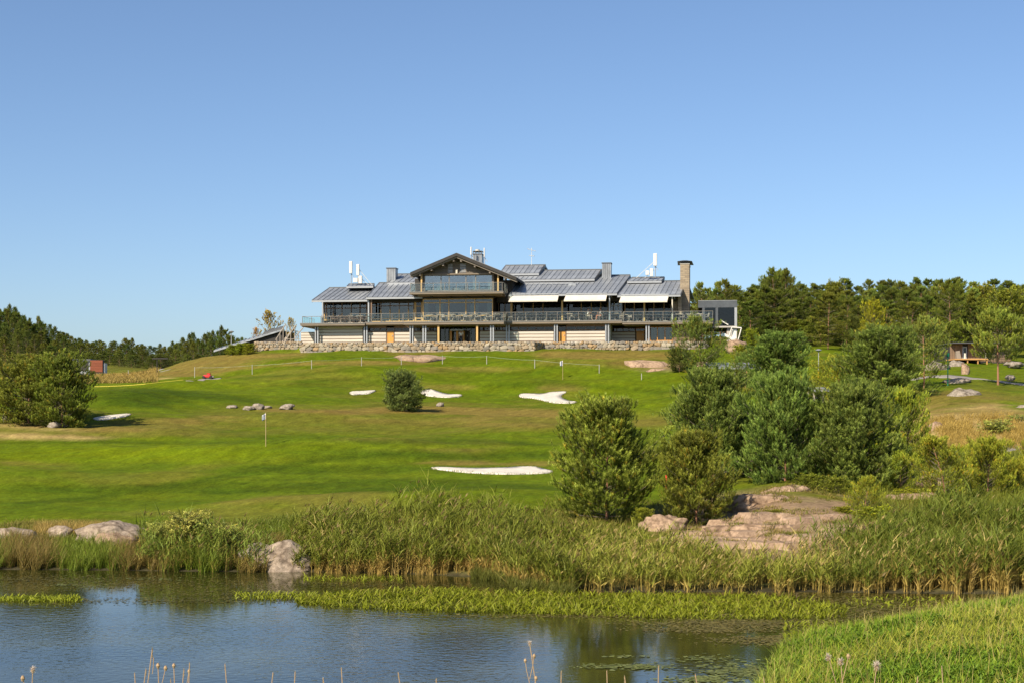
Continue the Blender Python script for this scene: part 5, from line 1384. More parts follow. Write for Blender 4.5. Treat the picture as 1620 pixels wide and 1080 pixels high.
# boulders on the course
for (lab, a, b, t, u) in [
    ('flat stone at the left end of the boulder row on the fairway', 359, 375, 640.6, 645), ('low grey stone beside the largest fairway boulder', 386, 404, 642, 648),
    ('largest rounded boulder of the fairway row', 399, 417, 637.4, 647), ('thin flat stone just right of the largest fairway boulder', 417, 430, 641.3, 645.5),
    ('rounded boulder at the right end of the fairway row', 443, 465, 638.8, 647), ('small white stone right of the round bush', 691, 702, 636.6, 643),
    ('pale boulder at the left foot of the big left bush', 5, 25, 650, 666), ('flat pale stone in front of the left bush', 75, 96, 667, 676), ('small round stone in front of the left bush', 97, 106, 668, 675)]:
    p = hit((a + b) / 2, u - .5, 60, 170)
    rockpx(lab, a, b, t, u, p.y, hash(lab) % 97 if False else len(lab) + int(a), ROCKG, 'boulder', .8, sub=3)
for (lab, a, b, t, u, y, m) in [
    ('broad pale rock slab cropping out below the stone wall', 622, 706, 560.5, 576, 160, ROCK), ('long pink rock outcrop on the hill left of the pines', 985, 1065, 571, 600, 150, ROCK),
    ('rock bump below the rope fence', 1018, 1078, 584, 602, 146, ROCK),    ('flat grey rock showing in the dry grass right of the pines', 1500, 1550, 616, 638, 112, ROCKG), ('low grey rock beside the cart path', 1494, 1534, 598, 607, 126, ROCKG), ('upright pointed rock below the cabin deck', 1521, 1533, 575, 594, 135, ROCK),
    ('pale boulder bank left below the cabin', 1462, 1500, 573, 592, 145, ROCKG), ('pale boulder bank under the cabin deck', 1500, 1525, 571, 583, 149, ROCKG), ('rounded pale rock right of the lone pine', 1592, 1605, 593, 601, 132, ROCKG), ('low pale rocks right of the cabin', 1592, 1618, 572, 580, 150, ROCKG),
    ('pale rock in golden grass left of the blue willow', 1467, 1492, 666, 688, 90, ROCK), ('low rock at the right edge beside the path', 1605, 1635, 641, 652, 103, ROCKG), ('tan rock below the glass pavilion', 1150, 1180, 536, 556, 163, ROCK), ('small rock on the slope below the pavilion', 1095, 1125, 572, 592, 145, ROCK)]:
    rockpx(lab, a, b, t, u, y, int(a) + 3, m, 'rock_outcrop', .8, sub=3)

# ================================================================== foliage builders
def tri_scatter(tv, tf, P, D, S, roll=None, width=None):
    """copies of template (axis z) at P, pointing along D, scaled S -> V, T"""
    n = len(P); D = D / np.linalg.norm(D, axis=1, keepdims=True)
    ref = np.where(np.abs(D[:, 2:3]) > .9, np.array([[1., 0, 0]]), np.array([[0, 0, 1.]]))
    X = np.cross(ref, D); X /= np.linalg.norm(X, axis=1, keepdims=True); Y = np.cross(D, X)
    roll = rng.uniform(0, 2 * np.pi, n) if roll is None else roll
    c, s = np.cos(roll)[:, None], np.sin(roll)[:, None]
    X, Y = X * c + Y * s, Y * c - X * s
    w = S if width is None else width
    V = P[:, None, :] + (tv[None, :, 0:1] * X[:, None, :] + tv[None, :, 1:2] * Y[:, None, :]) * w[:, None, None] + tv[None, :, 2:3] * D[:, None, :] * S[:, None, None]
    T = tf[None] + (np.arange(n) * len(tv))[:, None, None]
    return V.reshape(-1, 3), T.reshape(-1, 3)
def needle_tuft(K=14, wid=.07, spread=.33, seed=0, top=True):
    """a shoot: needles set round a short axis, pointing up and out"""
    r = np.random.default_rng(seed); V = []; T = []
    for k in range(K):
        a = 2 * np.pi * (k * .382 + r.uniform(-.05, .05)); h = .08 + .72 * k / K; L = .42 * r.uniform(.8, 1.2)
        tip = np.array([math.cos(a) * spread * L * 2.0, math.sin(a) * spread * L * 2.0, h + L * .75]); b0 = np.array([0, 0, h - .08])
        sd = np.array([-math.sin(a), math.cos(a), 0]) * wid
        n = len(V); V += [b0 - sd, b0 + sd, tip]; T.append((n, n + 1, n + 2))
    return np.array(V), np.array(T)
def bark_tube(mb, pts, r0, r1, n=6):
    for i in range(len(pts) - 1):
        t0 = i / (len(pts) - 1); t1 = (i + 1) / (len(pts) - 1)
        mb.bar(pts[i], pts[i + 1], r0 + (r1 - r0) * t0, n, r0 + (r1 - r0) * t1)
BARK_PINE = mat('pine_bark', (.30, .15, .085), .9, .3, 4, .4, stretch=(3, 3, .6)); BARK_GREY = mat('grey_bark', (.16, .13, .10), .9, .3, 4, .4, stretch=(3, 3, .6))
def tree_meshes(seed, H=1.0, R=.4, nb=80, twig=7, shoots=3, slen=.06, K=12, wid=.07, tmin=.05, prof=None, up0=.2, up1=1.1, droop=0.0, clump=.25, cols=None, stub=.35, gapn=.0, trunk_r=.022, lean=.03, bark=None, leafm=None, yellow=.1, flat=0.0, crown_shift=(0, 0)):
    r = np.random.default_rng(seed)
    if prof is None: prof = lambda t: math.sin(math.pi * min(1, (t + .12) ** .8 * .98)) ** .6
    bend = np.array([r.uniform(-lean, lean), r.uniform(-lean, lean)])
    tp = lambda t: np.array([bend[0] * t * t * H * 2 + crown_shift[0] * t, bend[1] * t * t * H * 2 + crown_shift[1] * t, t * H])
    mb = MB(); bark_tube(mb, [tuple(tp(t) - (np.array([0, 0, .03 * H]) if t == 0 else 0)) for t in (0, .12, .3, .5, .7, .88, .97)], trunk_r * H, trunk_r * H * .18)
    bb = MB()
    P = []; D = []; S = []; BR = []; TT = []
    for i in range(nb):
        t = tmin + (1 - tmin) * ((i + r.uniform(0, 1)) / nb) ** .92
        t = min(t, .985)
        az = i * 2.39996 + r.uniform(-.5, .5)
        if gapn and math.sin(az * 2 + seed) + r.uniform(-.6, .6) < -1 + gapn: continue
        L = R * prof((t - tmin) / (1 - tmin)) * r.uniform(.62, 1.18) * (1 + .16 * math.sin(az * 3 + t * 9 + seed))
        if L < .03 * R: L = .03 * R
        el = up0 + (up1 - up0) * ((t - tmin) / (1 - tmin)) ** 1.2 + r.uniform(-.15, .15)
        d0 = np.array([math.cos(az) * math.cos(el), math.sin(az) * math.cos(el), math.sin(el)])
        b0 = tp(t); b1 = b0 + d0 * L * .55; b2 = b0 + np.array([math.cos(az), math.sin(az), 0]) * L * math.cos(el * .8) + np.array([0, 0, (math.sin(el) + .18 - droop) * L])
        bark_tube(bb, [tuple(b0), tuple(b1), tuple(b0 * .02 + b2 * .98)], max(.0035 * H, trunk_r * H * .28 * (1 - t * .6)), .0018 * H, 4)
        br = r.uniform(.8, 1.2)
        for j in range(twig):
            s = stub + (1 - stub) * (j + r.uniform(0, 1)) / twig
            q = (1 - s) ** 2 * b0 + 2 * s * (1 - s) * b1 + s * s * b2
            tan = 2 * (1 - s) * (b1 - b0) + 2 * s * (b2 - b1); tan /= np.linalg.norm(tan) + 1e-9
            side = np.cross(tan, [0, 0, 1.]); side /= np.linalg.norm(side) + 1e-9
            off = r.uniform(-1, 1) * clump * L * (1.15 - s * .7)
            q2 = q + side * off + tan * abs(off) * .4 + np.array([0, 0, 1.]) * r.uniform(-.3, .5) * clump * L * .5 * (1 - flat)
            for k in range(shoots):
                dd = tan * .7 + side * np.sign(off) * r.uniform(.1, .8) + r.normal(0, .35, 3) + np.array([0, 0, 1.]) * (.85 - droop)
                P.append(q2 + r.normal(0, 1, 3) * np.array([1, 1, 1 - flat * .6]) * slen * .55); D.append(dd); S.append(slen * r.uniform(.75, 1.3)); BR.append(br); TT.append(s)
        if i % 1 == 0:
            for k in range(3): P.append(b2 + r.normal(0, slen * .3, 3)); D.append(b2 - b1 + np.array([0, 0, L * .5])); S.append(slen * 1.25); BR.append(br * 1.1); TT.append(1.)
    top = tp(1.0)
    for k in range(4): P.append(top - np.array([0, 0, slen * (.5 + k * .6)])); D.append(np.array([r.normal(0, .2), r.normal(0, .2), 1.])); S.append(slen * 1.4); BR.append(1.1); TT.append(1.)
    P, D, S = np.array(P), np.array(D), np.array(S); BR = np.array(BR); TT = np.array(TT)
    tv, tf = needle_tuft(K, wid, seed=seed)
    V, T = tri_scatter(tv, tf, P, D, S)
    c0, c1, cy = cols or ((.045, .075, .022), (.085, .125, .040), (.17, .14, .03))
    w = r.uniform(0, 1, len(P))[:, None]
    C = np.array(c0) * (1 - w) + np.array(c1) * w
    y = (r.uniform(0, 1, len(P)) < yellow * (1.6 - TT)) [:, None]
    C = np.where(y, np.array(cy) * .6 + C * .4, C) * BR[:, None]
    C = C * ((.36 + .80 * TT) * r.uniform(.65, 1.35, len(P)))[:, None]  # crown interior darkened as painted shade, outer tips paler as young growth
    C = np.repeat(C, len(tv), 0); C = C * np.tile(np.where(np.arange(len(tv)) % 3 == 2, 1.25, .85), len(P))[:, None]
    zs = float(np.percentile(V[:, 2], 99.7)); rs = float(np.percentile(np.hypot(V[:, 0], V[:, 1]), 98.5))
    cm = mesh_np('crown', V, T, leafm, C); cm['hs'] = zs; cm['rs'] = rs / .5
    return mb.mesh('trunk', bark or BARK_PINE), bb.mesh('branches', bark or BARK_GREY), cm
    return mb.mesh('trunk', bark or BARK_PINE), bb.mesh('branches', bark or BARK_GREY), mesh_np('crown', V, T, leafm, C)
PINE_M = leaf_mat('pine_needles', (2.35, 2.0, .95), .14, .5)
def place(meshes, name, loc, h, w, rz, label, cat='pine tree', group=None):
    E = empty(name, loc, rz); tag(E, label, cat, group)
    for nm, me in zip(('trunk', 'branches', 'crown'), meshes):
        if me is None: continue
        o = link(nm, me, E); k = meshes[2]; o.scale = (w / k['rs'], w / k['rs'], h / k['hs'])
    return E
bush_prof = lambda t: (.90 + .45 * t) * max(0, 1 - t) ** .62 * (1 - .22 * math.exp(-t * 7)) * 1.06 + .03
round_prof = lambda t: (.70 + .45 * math.sin(math.pi * min(1, t * 1.05))) * (1 - t ** 2.6) ** .55 + .03
cone_prof = lambda t: (1 - t) ** .75 * .95 + .05
BLUEG = ((.048, .080, .030), (.112, .158, .060), (.17, .15, .04)); YELG = ((.085, .12, .022), (.17, .21, .045), (.26, .19, .03)); DEEP = ((.034, .058, .020), (.070, .10, .036), (.12, .11, .03)); OLIVE = ((.058, .085, .022), (.112, .15, .042), (.18, .15, .03))
# young bushy pines: unit height 1, unit radius .5 -> scaled
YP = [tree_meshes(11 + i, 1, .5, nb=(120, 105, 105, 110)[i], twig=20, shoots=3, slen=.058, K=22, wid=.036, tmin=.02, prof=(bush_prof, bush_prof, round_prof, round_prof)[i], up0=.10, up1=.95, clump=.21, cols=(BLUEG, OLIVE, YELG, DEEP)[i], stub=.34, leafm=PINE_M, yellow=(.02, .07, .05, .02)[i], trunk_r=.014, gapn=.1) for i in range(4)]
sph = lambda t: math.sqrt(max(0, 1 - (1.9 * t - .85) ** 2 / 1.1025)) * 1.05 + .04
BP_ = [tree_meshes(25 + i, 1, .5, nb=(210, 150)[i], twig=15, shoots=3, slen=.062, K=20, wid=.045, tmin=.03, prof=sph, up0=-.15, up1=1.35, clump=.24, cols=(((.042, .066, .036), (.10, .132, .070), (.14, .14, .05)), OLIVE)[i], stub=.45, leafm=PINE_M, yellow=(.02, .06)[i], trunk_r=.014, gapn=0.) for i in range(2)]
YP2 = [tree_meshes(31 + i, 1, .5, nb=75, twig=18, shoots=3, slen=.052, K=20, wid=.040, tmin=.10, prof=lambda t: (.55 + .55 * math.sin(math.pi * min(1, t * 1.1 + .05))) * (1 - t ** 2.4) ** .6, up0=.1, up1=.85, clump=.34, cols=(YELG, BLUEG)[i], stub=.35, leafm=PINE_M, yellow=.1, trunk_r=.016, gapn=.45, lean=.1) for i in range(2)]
def pine_px(px, hw, pyt, pyb, y, me, label, rz=None, name='young_pine', cat='pine tree', group=None):
    p = at(px, y); zb_ = min(p.z, zpy(pyb, y)) - .03; 
    h = zpy(pyt, y) - zb_; w = 2 * hw / F * y
    return place(me, name, (p.x, p.y, zb_), h, w, rng.uniform(0, 6.28) if rz is None else rz, label, cat, group)
near_pines = [
 (960, 90, 627, 828, 58.5, YP[1], 'large olive green pine at the left end of the pine group, nearest the white bunker'),
 (1102, 66, 679, 840, 57.5, YP[1], 'slender green pine next to the red stake, left of the granite outcrop'),
 (1018, 18, 802, 826, 57, YP[2], 'tiny bright green pine seedling between the two nearest pines'),
 (1128, 84, 580, 752, 72.5, YP[0], 'broad bluish pine behind the slender front pine'),
 (1242, 80, 590, 785, 68, YP[0], 'bluish bushy pine above the granite outcrop'),
 (1352, 95, 604, 785, 67, YP[0], 'widest bluish pine in the middle of the right-hand clump'),
 (1428, 46, 612, 750, 75, YP[2], 'pale green pine at the right shoulder of the clump'),
 (1190, 46, 640, 770, 74, YP[3], 'dark pine filling the gap left of the clump'),
 (1292, 50, 640, 775, 73, YP[3], 'dark pine in the middle of the clump, half hidden'),
 (1110, 46, 500, 592, 136, YP2[1], 'open pine in front of the right end of the clubhouse'),
 (1075, 22, 548, 584, 140, YP[3], 'small dark pine by the low stone wall'),
 (1232, 62, 525, 620, 126, YP[0], 'dense pine right of the pavilion, in the second row'),
 (1180, 34, 552, 600, 132, YP2[1], 'short pine below the glass pavilion'),
 (1330, 50, 560, 634, 116, YP2[0], 'light green pine in the gap of the second row'),
 (1395, 76, 516, 646, 114, YP[0], 'big round pine of the second row left of the cabin'),
 (1462, 48, 500, 606, 122, YP2[1], 'pine with spreading top just left of the cabin'),
 (1290, 22, 585, 634, 120, YP[2], 'small pine behind the middle of the clump'),
 (1424, 34, 712, 806, 66, YP2[0], 'small yellow green pine on a bare stem, right of the outcrop'),
 (1497, 62, 688, 808, 62.5, YP2[0], 'spreading yellow green pine at the right behind the reeds'),
 (1562, 48, 690, 806, 64, YP[2], 'bright yellow green pine near the right edge'),
 (1366, 34, 752, 836, 58, YP2[0], 'scrawny young pine with thin needles beside the granite ridge'),
 (1608, 26, 726, 796, 66, YP[2], 'small bright pine at the very right edge'),
 (1645, 40, 690, 800, 70, YP[2], 'yellow green pine cut by the right edge'),
 (1530, 30, 715, 770, 76, YP[0], 'bluish young pine behind the yellow green pair'),
 (45, 64, 560, 672, 102.5, BP_[1], 'left half of the big bushy pine pair beside the small bunker'),
 (98, 54, 557, 677, 101, BP_[1], 'olive right half of the big bushy pine pair on the left'),
 (638, 35, 584.5, 641, 118, BP_[0], 'single round blue green bush pine on the middle of the fairway'),
 (836 + 0, 18, 800, 826, 60, YP[2], 'low green seedling in the rough left of the large pine'),
]
for a in near_pines: pine_px(*a)
# tall scots pines: bare orange trunk, layered crown
SPk = dict(nb=44, twig=24, shoots=4, tmin=.32, up0=-.05, up1=.55, clump=.36, flat=.85, droop=.12, leafm=PINE_M, trunk_r=.014, K=15, wid=.07)
def sp_prof(t): return (.45 + .6 * math.sin(math.pi * min(1, t * 1.0 + .12))) * (1 - t ** 3) ** .5
FOR1 = ((.040, .062, .016), (.090, .118, .032), (.12, .11, .03)); FOR2 = ((.030, .050, .014), (.070, .098, .028), (.10, .10, .03))
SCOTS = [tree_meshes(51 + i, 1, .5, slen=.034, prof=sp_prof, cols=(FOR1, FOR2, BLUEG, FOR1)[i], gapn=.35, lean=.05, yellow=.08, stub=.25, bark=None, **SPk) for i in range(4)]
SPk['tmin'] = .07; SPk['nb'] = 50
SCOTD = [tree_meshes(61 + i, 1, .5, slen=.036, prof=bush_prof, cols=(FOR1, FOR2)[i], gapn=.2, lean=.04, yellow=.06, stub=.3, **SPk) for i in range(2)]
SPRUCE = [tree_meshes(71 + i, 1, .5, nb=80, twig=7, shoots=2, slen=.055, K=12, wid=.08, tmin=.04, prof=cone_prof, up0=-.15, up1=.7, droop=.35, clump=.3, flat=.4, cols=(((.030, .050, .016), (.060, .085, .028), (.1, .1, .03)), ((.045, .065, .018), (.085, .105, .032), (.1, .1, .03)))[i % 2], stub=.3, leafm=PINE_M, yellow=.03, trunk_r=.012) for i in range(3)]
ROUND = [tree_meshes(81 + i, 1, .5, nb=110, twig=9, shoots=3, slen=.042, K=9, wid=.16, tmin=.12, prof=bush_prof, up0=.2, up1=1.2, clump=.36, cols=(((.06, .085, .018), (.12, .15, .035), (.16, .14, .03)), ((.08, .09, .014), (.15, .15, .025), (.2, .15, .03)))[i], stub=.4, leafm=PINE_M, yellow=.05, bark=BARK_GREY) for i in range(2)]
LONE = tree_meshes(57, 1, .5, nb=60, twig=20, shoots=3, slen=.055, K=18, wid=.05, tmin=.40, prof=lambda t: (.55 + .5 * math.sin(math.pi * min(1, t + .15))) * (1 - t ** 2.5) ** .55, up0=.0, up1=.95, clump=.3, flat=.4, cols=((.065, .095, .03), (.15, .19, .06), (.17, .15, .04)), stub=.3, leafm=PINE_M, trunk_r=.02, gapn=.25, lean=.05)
pine_px(1579, 50, 487, 614, 125, LONE, 'lone scots pine with a bare pinkish trunk right of the cabin', name='scots_pine')
HEDGE0 = ROUND[0]
# right forest
def forest(rows, grp, name, cat, marks=()):
    cnt = {}; rows = sorted(rows, key=lambda r: r[0]); out = []
    for r in rows:
        mk = next((w for lim, w in marks if r[0] < lim), '')
        k = (r[5], mk); cnt[k] = cnt.get(k, 0) + 1
        out.append(r[:5] + (r[5] + (' ' + mk if mk else ''), cnt[k]))
    tot = dict(cnt); OR = ['', 'first', 'second', 'third', 'fourth', 'fifth', 'sixth', 'seventh', 'eighth', 'ninth', 'tenth', 'eleventh', 'twelfth', 'thirteenth', 'fourteenth', 'fifteenth', 'sixteenth', 'seventeenth', 'eighteenth', 'nineteenth', 'twentieth']
    rows = [o[:5] + (OR[min(o[6], 20)] + ' ' + o[5] + ', counted from the left',) for o in out]
    for (px, pyt, hw, y, me, lab) in rows:
        p = at(px, y); h = zpy(pyt, y) - p.z
        place(me, name, (p.x, p.y, p.z - .2), h, 2 * hw / F * y, rng.uniform(0, 6.28), lab, cat, grp)
crest = [(1090, 452), (1120, 446), (1150, 441), (1175, 455), (1205, 436), (1225, 421), (1245, 424), (1268, 450), (1300, 447), (1330, 442), (1365, 442), (1400, 441), (1440, 436), (1480, 441), (1500, 434), (1530, 436), (1560, 448), (1585, 436), (1620, 444), (1660, 440)]
cx = [c[0] for c in crest]; cyv = [c[1] for c in crest]
rr = random.Random(12)
LAB_F = 'dense pine of the forest behind the cabin and pavilion'
rows = []
for r_i, (y, dtop, hw0, step) in enumerate([(240, -1, 32, 18), (218, 6, 32, 22), (200, 14, 32, 28), (186, 30, 34, 34), (262, 22, 34, 26)]):
    px = 1095 + rr.uniform(0, 15) + (10 if r_i else 0)
    while px < 1680:
        top = float(np.interp(px, cx, cyv)) + dtop + rr.uniform(-3, 12)
        if not (1110 < px < 1176 and y < 190):
            kind = rr.choice(SCOTS[:3] + SCOTD) if r_i < 3 else rr.choice(SCOTS[:1] + SCOTD + SCOTD) if r_i == 3 else rr.choice(SCOTD)
            if rr.random() < .05: kind = ROUND[0]
            rows.append((px, top, hw0 * rr.uniform(.8, 1.2), y + rr.uniform(-5, 5), kind, ['skyline pine', 'second-row pine', 'middle-row pine', 'front-row forest pine', 'hidden rear-row pine'][r_i]))
        px += step * rr.uniform(.7, 1.3)
forest(rows, 'pines of the right-hand forest', 'scots_pine', 'pine tree', [(1180, 'behind the pavilion'), (1270, 'below the tallest pine'), (1350, 'left of the yellowish tree'), (1450, 'around the yellowish tree'), (1545, 'behind the cabin'), (9999, 'at the right edge')])
for px, top, hw, y, me, lab in [(1226, 421, 28, 196, SCOTS[0], 'tallest double-topped scots pine on the right skyline'), (1243, 423, 22, 199, SCOTS[1], 'slimmer twin beside the tallest scots pine'), (1150, 440, 26, 190, SCOTS[0], 'scots pine rising directly behind the glass pavilion'),
    (1112, 444, 26, 192, SCOTS[2], 'scots pine rising just right of the brick chimney'), (1210, 448, 34, 184, SCOTD[0], 'big layered pine right of the pavilion with a reddish stem'), (1310, 460, 36, 176, SCOTD[0], 'big layered pine in front of the forest with exposed stem'),
    (1504, 440, 32, 180, SCOTS[0], 'tall scots pine with long bare trunk behind the cabin'), (1382, 470, 26, 172, ROUND[1], 'yellowish broadleaf tree among the dark pines'), (1590, 452, 48, 170, ROUND[0], 'big round broadleaf tree behind the lone pine'), (1500, 505, 26, 168, ROUND[0], 'low leafy tree behind the cabin')]:
    p = at(px, y); place(me, 'scots_pine' if me not in ROUND else 'broadleaf_tree', (p.x, p.y, p.z - .2), zpy(top, y) - p.z, 2 * hw / F * y, rr.uniform(0, 6), lab, 'pine tree' if me not in ROUND else 'tree')
UND = ['behind the pavilion', 'behind the pavilion stair', 'below the tallest pine', 'right of the tallest pine', 'left of the yellowish tree', 'below the yellowish tree', 'right of the yellowish tree', 'left of the cabin roof', 'above the cabin roof', 'right of the cabin roof', 'behind the lone pine', 'at the right edge']
for k in range(48):
    px = 1180 + 470 * (k + rr.uniform(0, .8)) / 48; y = rr.choice([184, 193, 205, 222, 236]); p = at(px, y)
    place(rr.choice([ROUND[0], YP[3], YP[0], HEDGE0]), 'understory_bush', (p.x, p.y, p.z - .15), rr.uniform(2.2, 4.6), rr.uniform(3, 5.5), rr.uniform(0, 6), ['leftmost', 'second', 'third', 'rightmost'][k % 4] + ' of four low bushes under the pines ' + UND[min(11, k // 4)], 'bush', 'understory bushes of the right-hand forest')
# left forest and far belt
ctl = [(-80, 470), (0, 487), (20, 492), (60, 506), (100, 522), (130, 536), (160, 543), (200, 540), (240, 547), (265, 543), (300, 532), (330, 530), (345, 524), (375, 534), (400, 540), (440, 545), (480, 550)]
lx = [c[0] for c in ctl]; ly = [c[1] for c in ctl]
rows = []
for r_i, (y, dtop, hw0, step) in enumerate([(380, -5, 9, 7), (350, 0, 10, 9), (322, 8, 11, 12), (296, 18, 13, 15), (275, 30, 14, 18)]):
    px = -90 + rr.uniform(0, 10)
    while px < (480 if r_i < 3 else 330):
        top = float(np.interp(px, lx, ly)) + dtop + rr.uniform(-5, 8)
        base = HOR - F * (Zt((px - 810) / F * y, y) - H_CAM) / y
        if base - top > 14:
            rows.append((px, top + rr.uniform(-3, 9), hw0 * rr.uniform(1.1, 1.8), y + rr.uniform(-6, 6), rr.choice(SPRUCE + SPRUCE + SPRUCE + [SCOTD[0], SCOTD[1]]), ['skyline spruce', 'second-row spruce', 'middle-row spruce', 'low-row spruce', 'front-edge spruce'][r_i]))
        px += step * rr.uniform(.7, 1.3)
forest(rows, 'spruces of the left-hand wood', 'spruce_tree', 'spruce tree', [(0, 'cut by the left edge'), (60, 'at the left edge'), (130, 'above the bushy pair'), (200, 'above the red shed'), (290, 'above the gravel path'), (370, 'left of the lamp'), (9999, 'behind the sloping roof')])

# sparse birch behind the annex, small maple, hedge
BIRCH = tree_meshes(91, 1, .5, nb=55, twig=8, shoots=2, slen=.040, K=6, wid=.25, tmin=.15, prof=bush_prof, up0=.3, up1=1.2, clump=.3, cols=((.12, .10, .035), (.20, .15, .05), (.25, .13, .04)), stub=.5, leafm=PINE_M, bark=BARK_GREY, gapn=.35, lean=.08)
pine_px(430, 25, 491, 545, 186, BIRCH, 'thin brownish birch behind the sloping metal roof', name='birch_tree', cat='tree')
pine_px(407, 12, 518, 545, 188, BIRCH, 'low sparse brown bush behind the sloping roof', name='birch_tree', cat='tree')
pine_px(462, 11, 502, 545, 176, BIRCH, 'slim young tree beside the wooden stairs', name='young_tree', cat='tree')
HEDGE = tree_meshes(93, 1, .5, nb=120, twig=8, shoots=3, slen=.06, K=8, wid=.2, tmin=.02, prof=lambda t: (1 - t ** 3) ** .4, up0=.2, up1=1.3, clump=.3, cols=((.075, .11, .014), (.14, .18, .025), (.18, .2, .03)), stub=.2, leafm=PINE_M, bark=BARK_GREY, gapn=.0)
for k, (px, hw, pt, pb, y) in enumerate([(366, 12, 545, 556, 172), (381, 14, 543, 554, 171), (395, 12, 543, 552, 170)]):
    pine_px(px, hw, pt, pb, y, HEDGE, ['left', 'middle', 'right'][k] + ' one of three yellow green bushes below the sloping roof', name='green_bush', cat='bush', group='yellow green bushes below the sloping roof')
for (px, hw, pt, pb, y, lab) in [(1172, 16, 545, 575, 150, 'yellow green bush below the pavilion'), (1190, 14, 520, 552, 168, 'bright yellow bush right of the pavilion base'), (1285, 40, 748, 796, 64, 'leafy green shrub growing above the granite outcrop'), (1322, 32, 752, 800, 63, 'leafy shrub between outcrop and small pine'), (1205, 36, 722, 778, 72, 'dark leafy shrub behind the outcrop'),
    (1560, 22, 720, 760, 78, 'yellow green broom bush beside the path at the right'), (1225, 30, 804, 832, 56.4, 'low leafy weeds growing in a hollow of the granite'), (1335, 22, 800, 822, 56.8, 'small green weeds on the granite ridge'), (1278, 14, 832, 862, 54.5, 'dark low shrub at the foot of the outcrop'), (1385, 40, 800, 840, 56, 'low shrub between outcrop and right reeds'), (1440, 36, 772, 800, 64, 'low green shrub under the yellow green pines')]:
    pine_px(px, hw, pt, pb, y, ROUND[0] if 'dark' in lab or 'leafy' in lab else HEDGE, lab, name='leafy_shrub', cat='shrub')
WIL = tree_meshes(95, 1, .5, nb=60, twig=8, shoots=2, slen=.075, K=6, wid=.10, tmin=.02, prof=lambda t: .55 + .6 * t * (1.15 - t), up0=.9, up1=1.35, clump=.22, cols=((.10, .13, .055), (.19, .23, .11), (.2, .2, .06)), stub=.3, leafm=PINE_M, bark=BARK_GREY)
for (px, hw, pt, pb, y, lab) in [(1572, 32, 662, 702, 86, 'silvery blue willow bush in the golden grass on the right'), (1606, 22, 655, 680, 92, 'small silvery willow bush at the right edge'), (300, 48, 806, 885, 52.5, 'tall leafy willow shrub in the reeds on the left shore'), (352, 40, 826, 888, 52, 'lower willow shrub beside the rounded boulder'), (258, 30, 826, 882, 52.8, 'small willow shrub right of the pale rock slab')]:
    pine_px(px, hw, pt, pb, y, WIL, lab, name='willow_shrub', cat='shrub')

# ================================================================== reeds, grasses, floating leaves
def ribbons(P, D, L, W, droop, c0, c1, K=3, bow=None):
    """tapering blades; c0 base colour, c1 tip colour (n x 3)"""
    n = len(P); D = D / np.linalg.norm(D, axis=1, keepdims=True)
    a = rng.uniform(0, np.pi, n); sd = np.stack([np.cos(a), np.sin(a), np.zeros(n)], 1)
    H = D.copy(); H[:, 2] = 0; hn = np.linalg.norm(H, axis=1, keepdims=True); H = np.where(hn > .02, H / np.maximum(hn, 1e-6), 0)
    V = []; C = []
    for k in range(K + 1):
        t = k / K
        c = P + D * (L * t)[:, None] + H * (droop * L * t * t * .5)[:, None] - np.array([0, 0, 1.]) * (droop * L * t * t * .6)[:, None]
        col = c0 * (1 - t) + c1 * t
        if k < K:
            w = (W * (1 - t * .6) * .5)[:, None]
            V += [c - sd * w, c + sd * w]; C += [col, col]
        else: V.append(c); C.append(col)
    V = np.stack(V, 1); C = np.stack(C, 1); m = 2 * K + 1
    T = []
    for k in range(K - 1): T += [(2*k, 2*k+1, 2*k+3), (2*k, 2*k+3, 2*k+2)]
    T.append((2*K-2, 2*K-1, 2*K))
    T = np.array(T)[None] + (np.arange(n) * m)[:, None, None]
    return V.reshape(-1, 3), T.reshape(-1, 3), C.reshape(-1, 3)
def join(parts):
    V = []; T = []; C = []; n = 0
    for v, t, c in parts: V.append(v); T.append(t + n); C.append(c); n += len(v)
    return np.concatenate(V), np.concatenate(T), np.concatenate(C)
GRASS_M = leaf_mat('blade_leaf', (1, .98, .6), .3, .55, obj_var=0, hue_var=0)
def cmix(n, a, b, s=1.0):
    w = rng.uniform(0, 1, (n, 1)) ** s; return (np.array(a) * (1 - w) + np.array(b) * w) * rng.uniform(.55, 1.32, (n, 1))
def points(px0, px1, fy0, fy1, n, bias=1.0):
    """random points between two shorelines fy0(px), fy1(px)"""
    px = rng.uniform(px0, px1, n); t = rng.uniform(0, 1, n) ** bias
    y = fy0(px) * (1 - t) + fy1(px) * t; x = (px - 810) / F * y
    return np.stack([x, y, np.maximum(zt(x, y), -.05)], 1), px, t
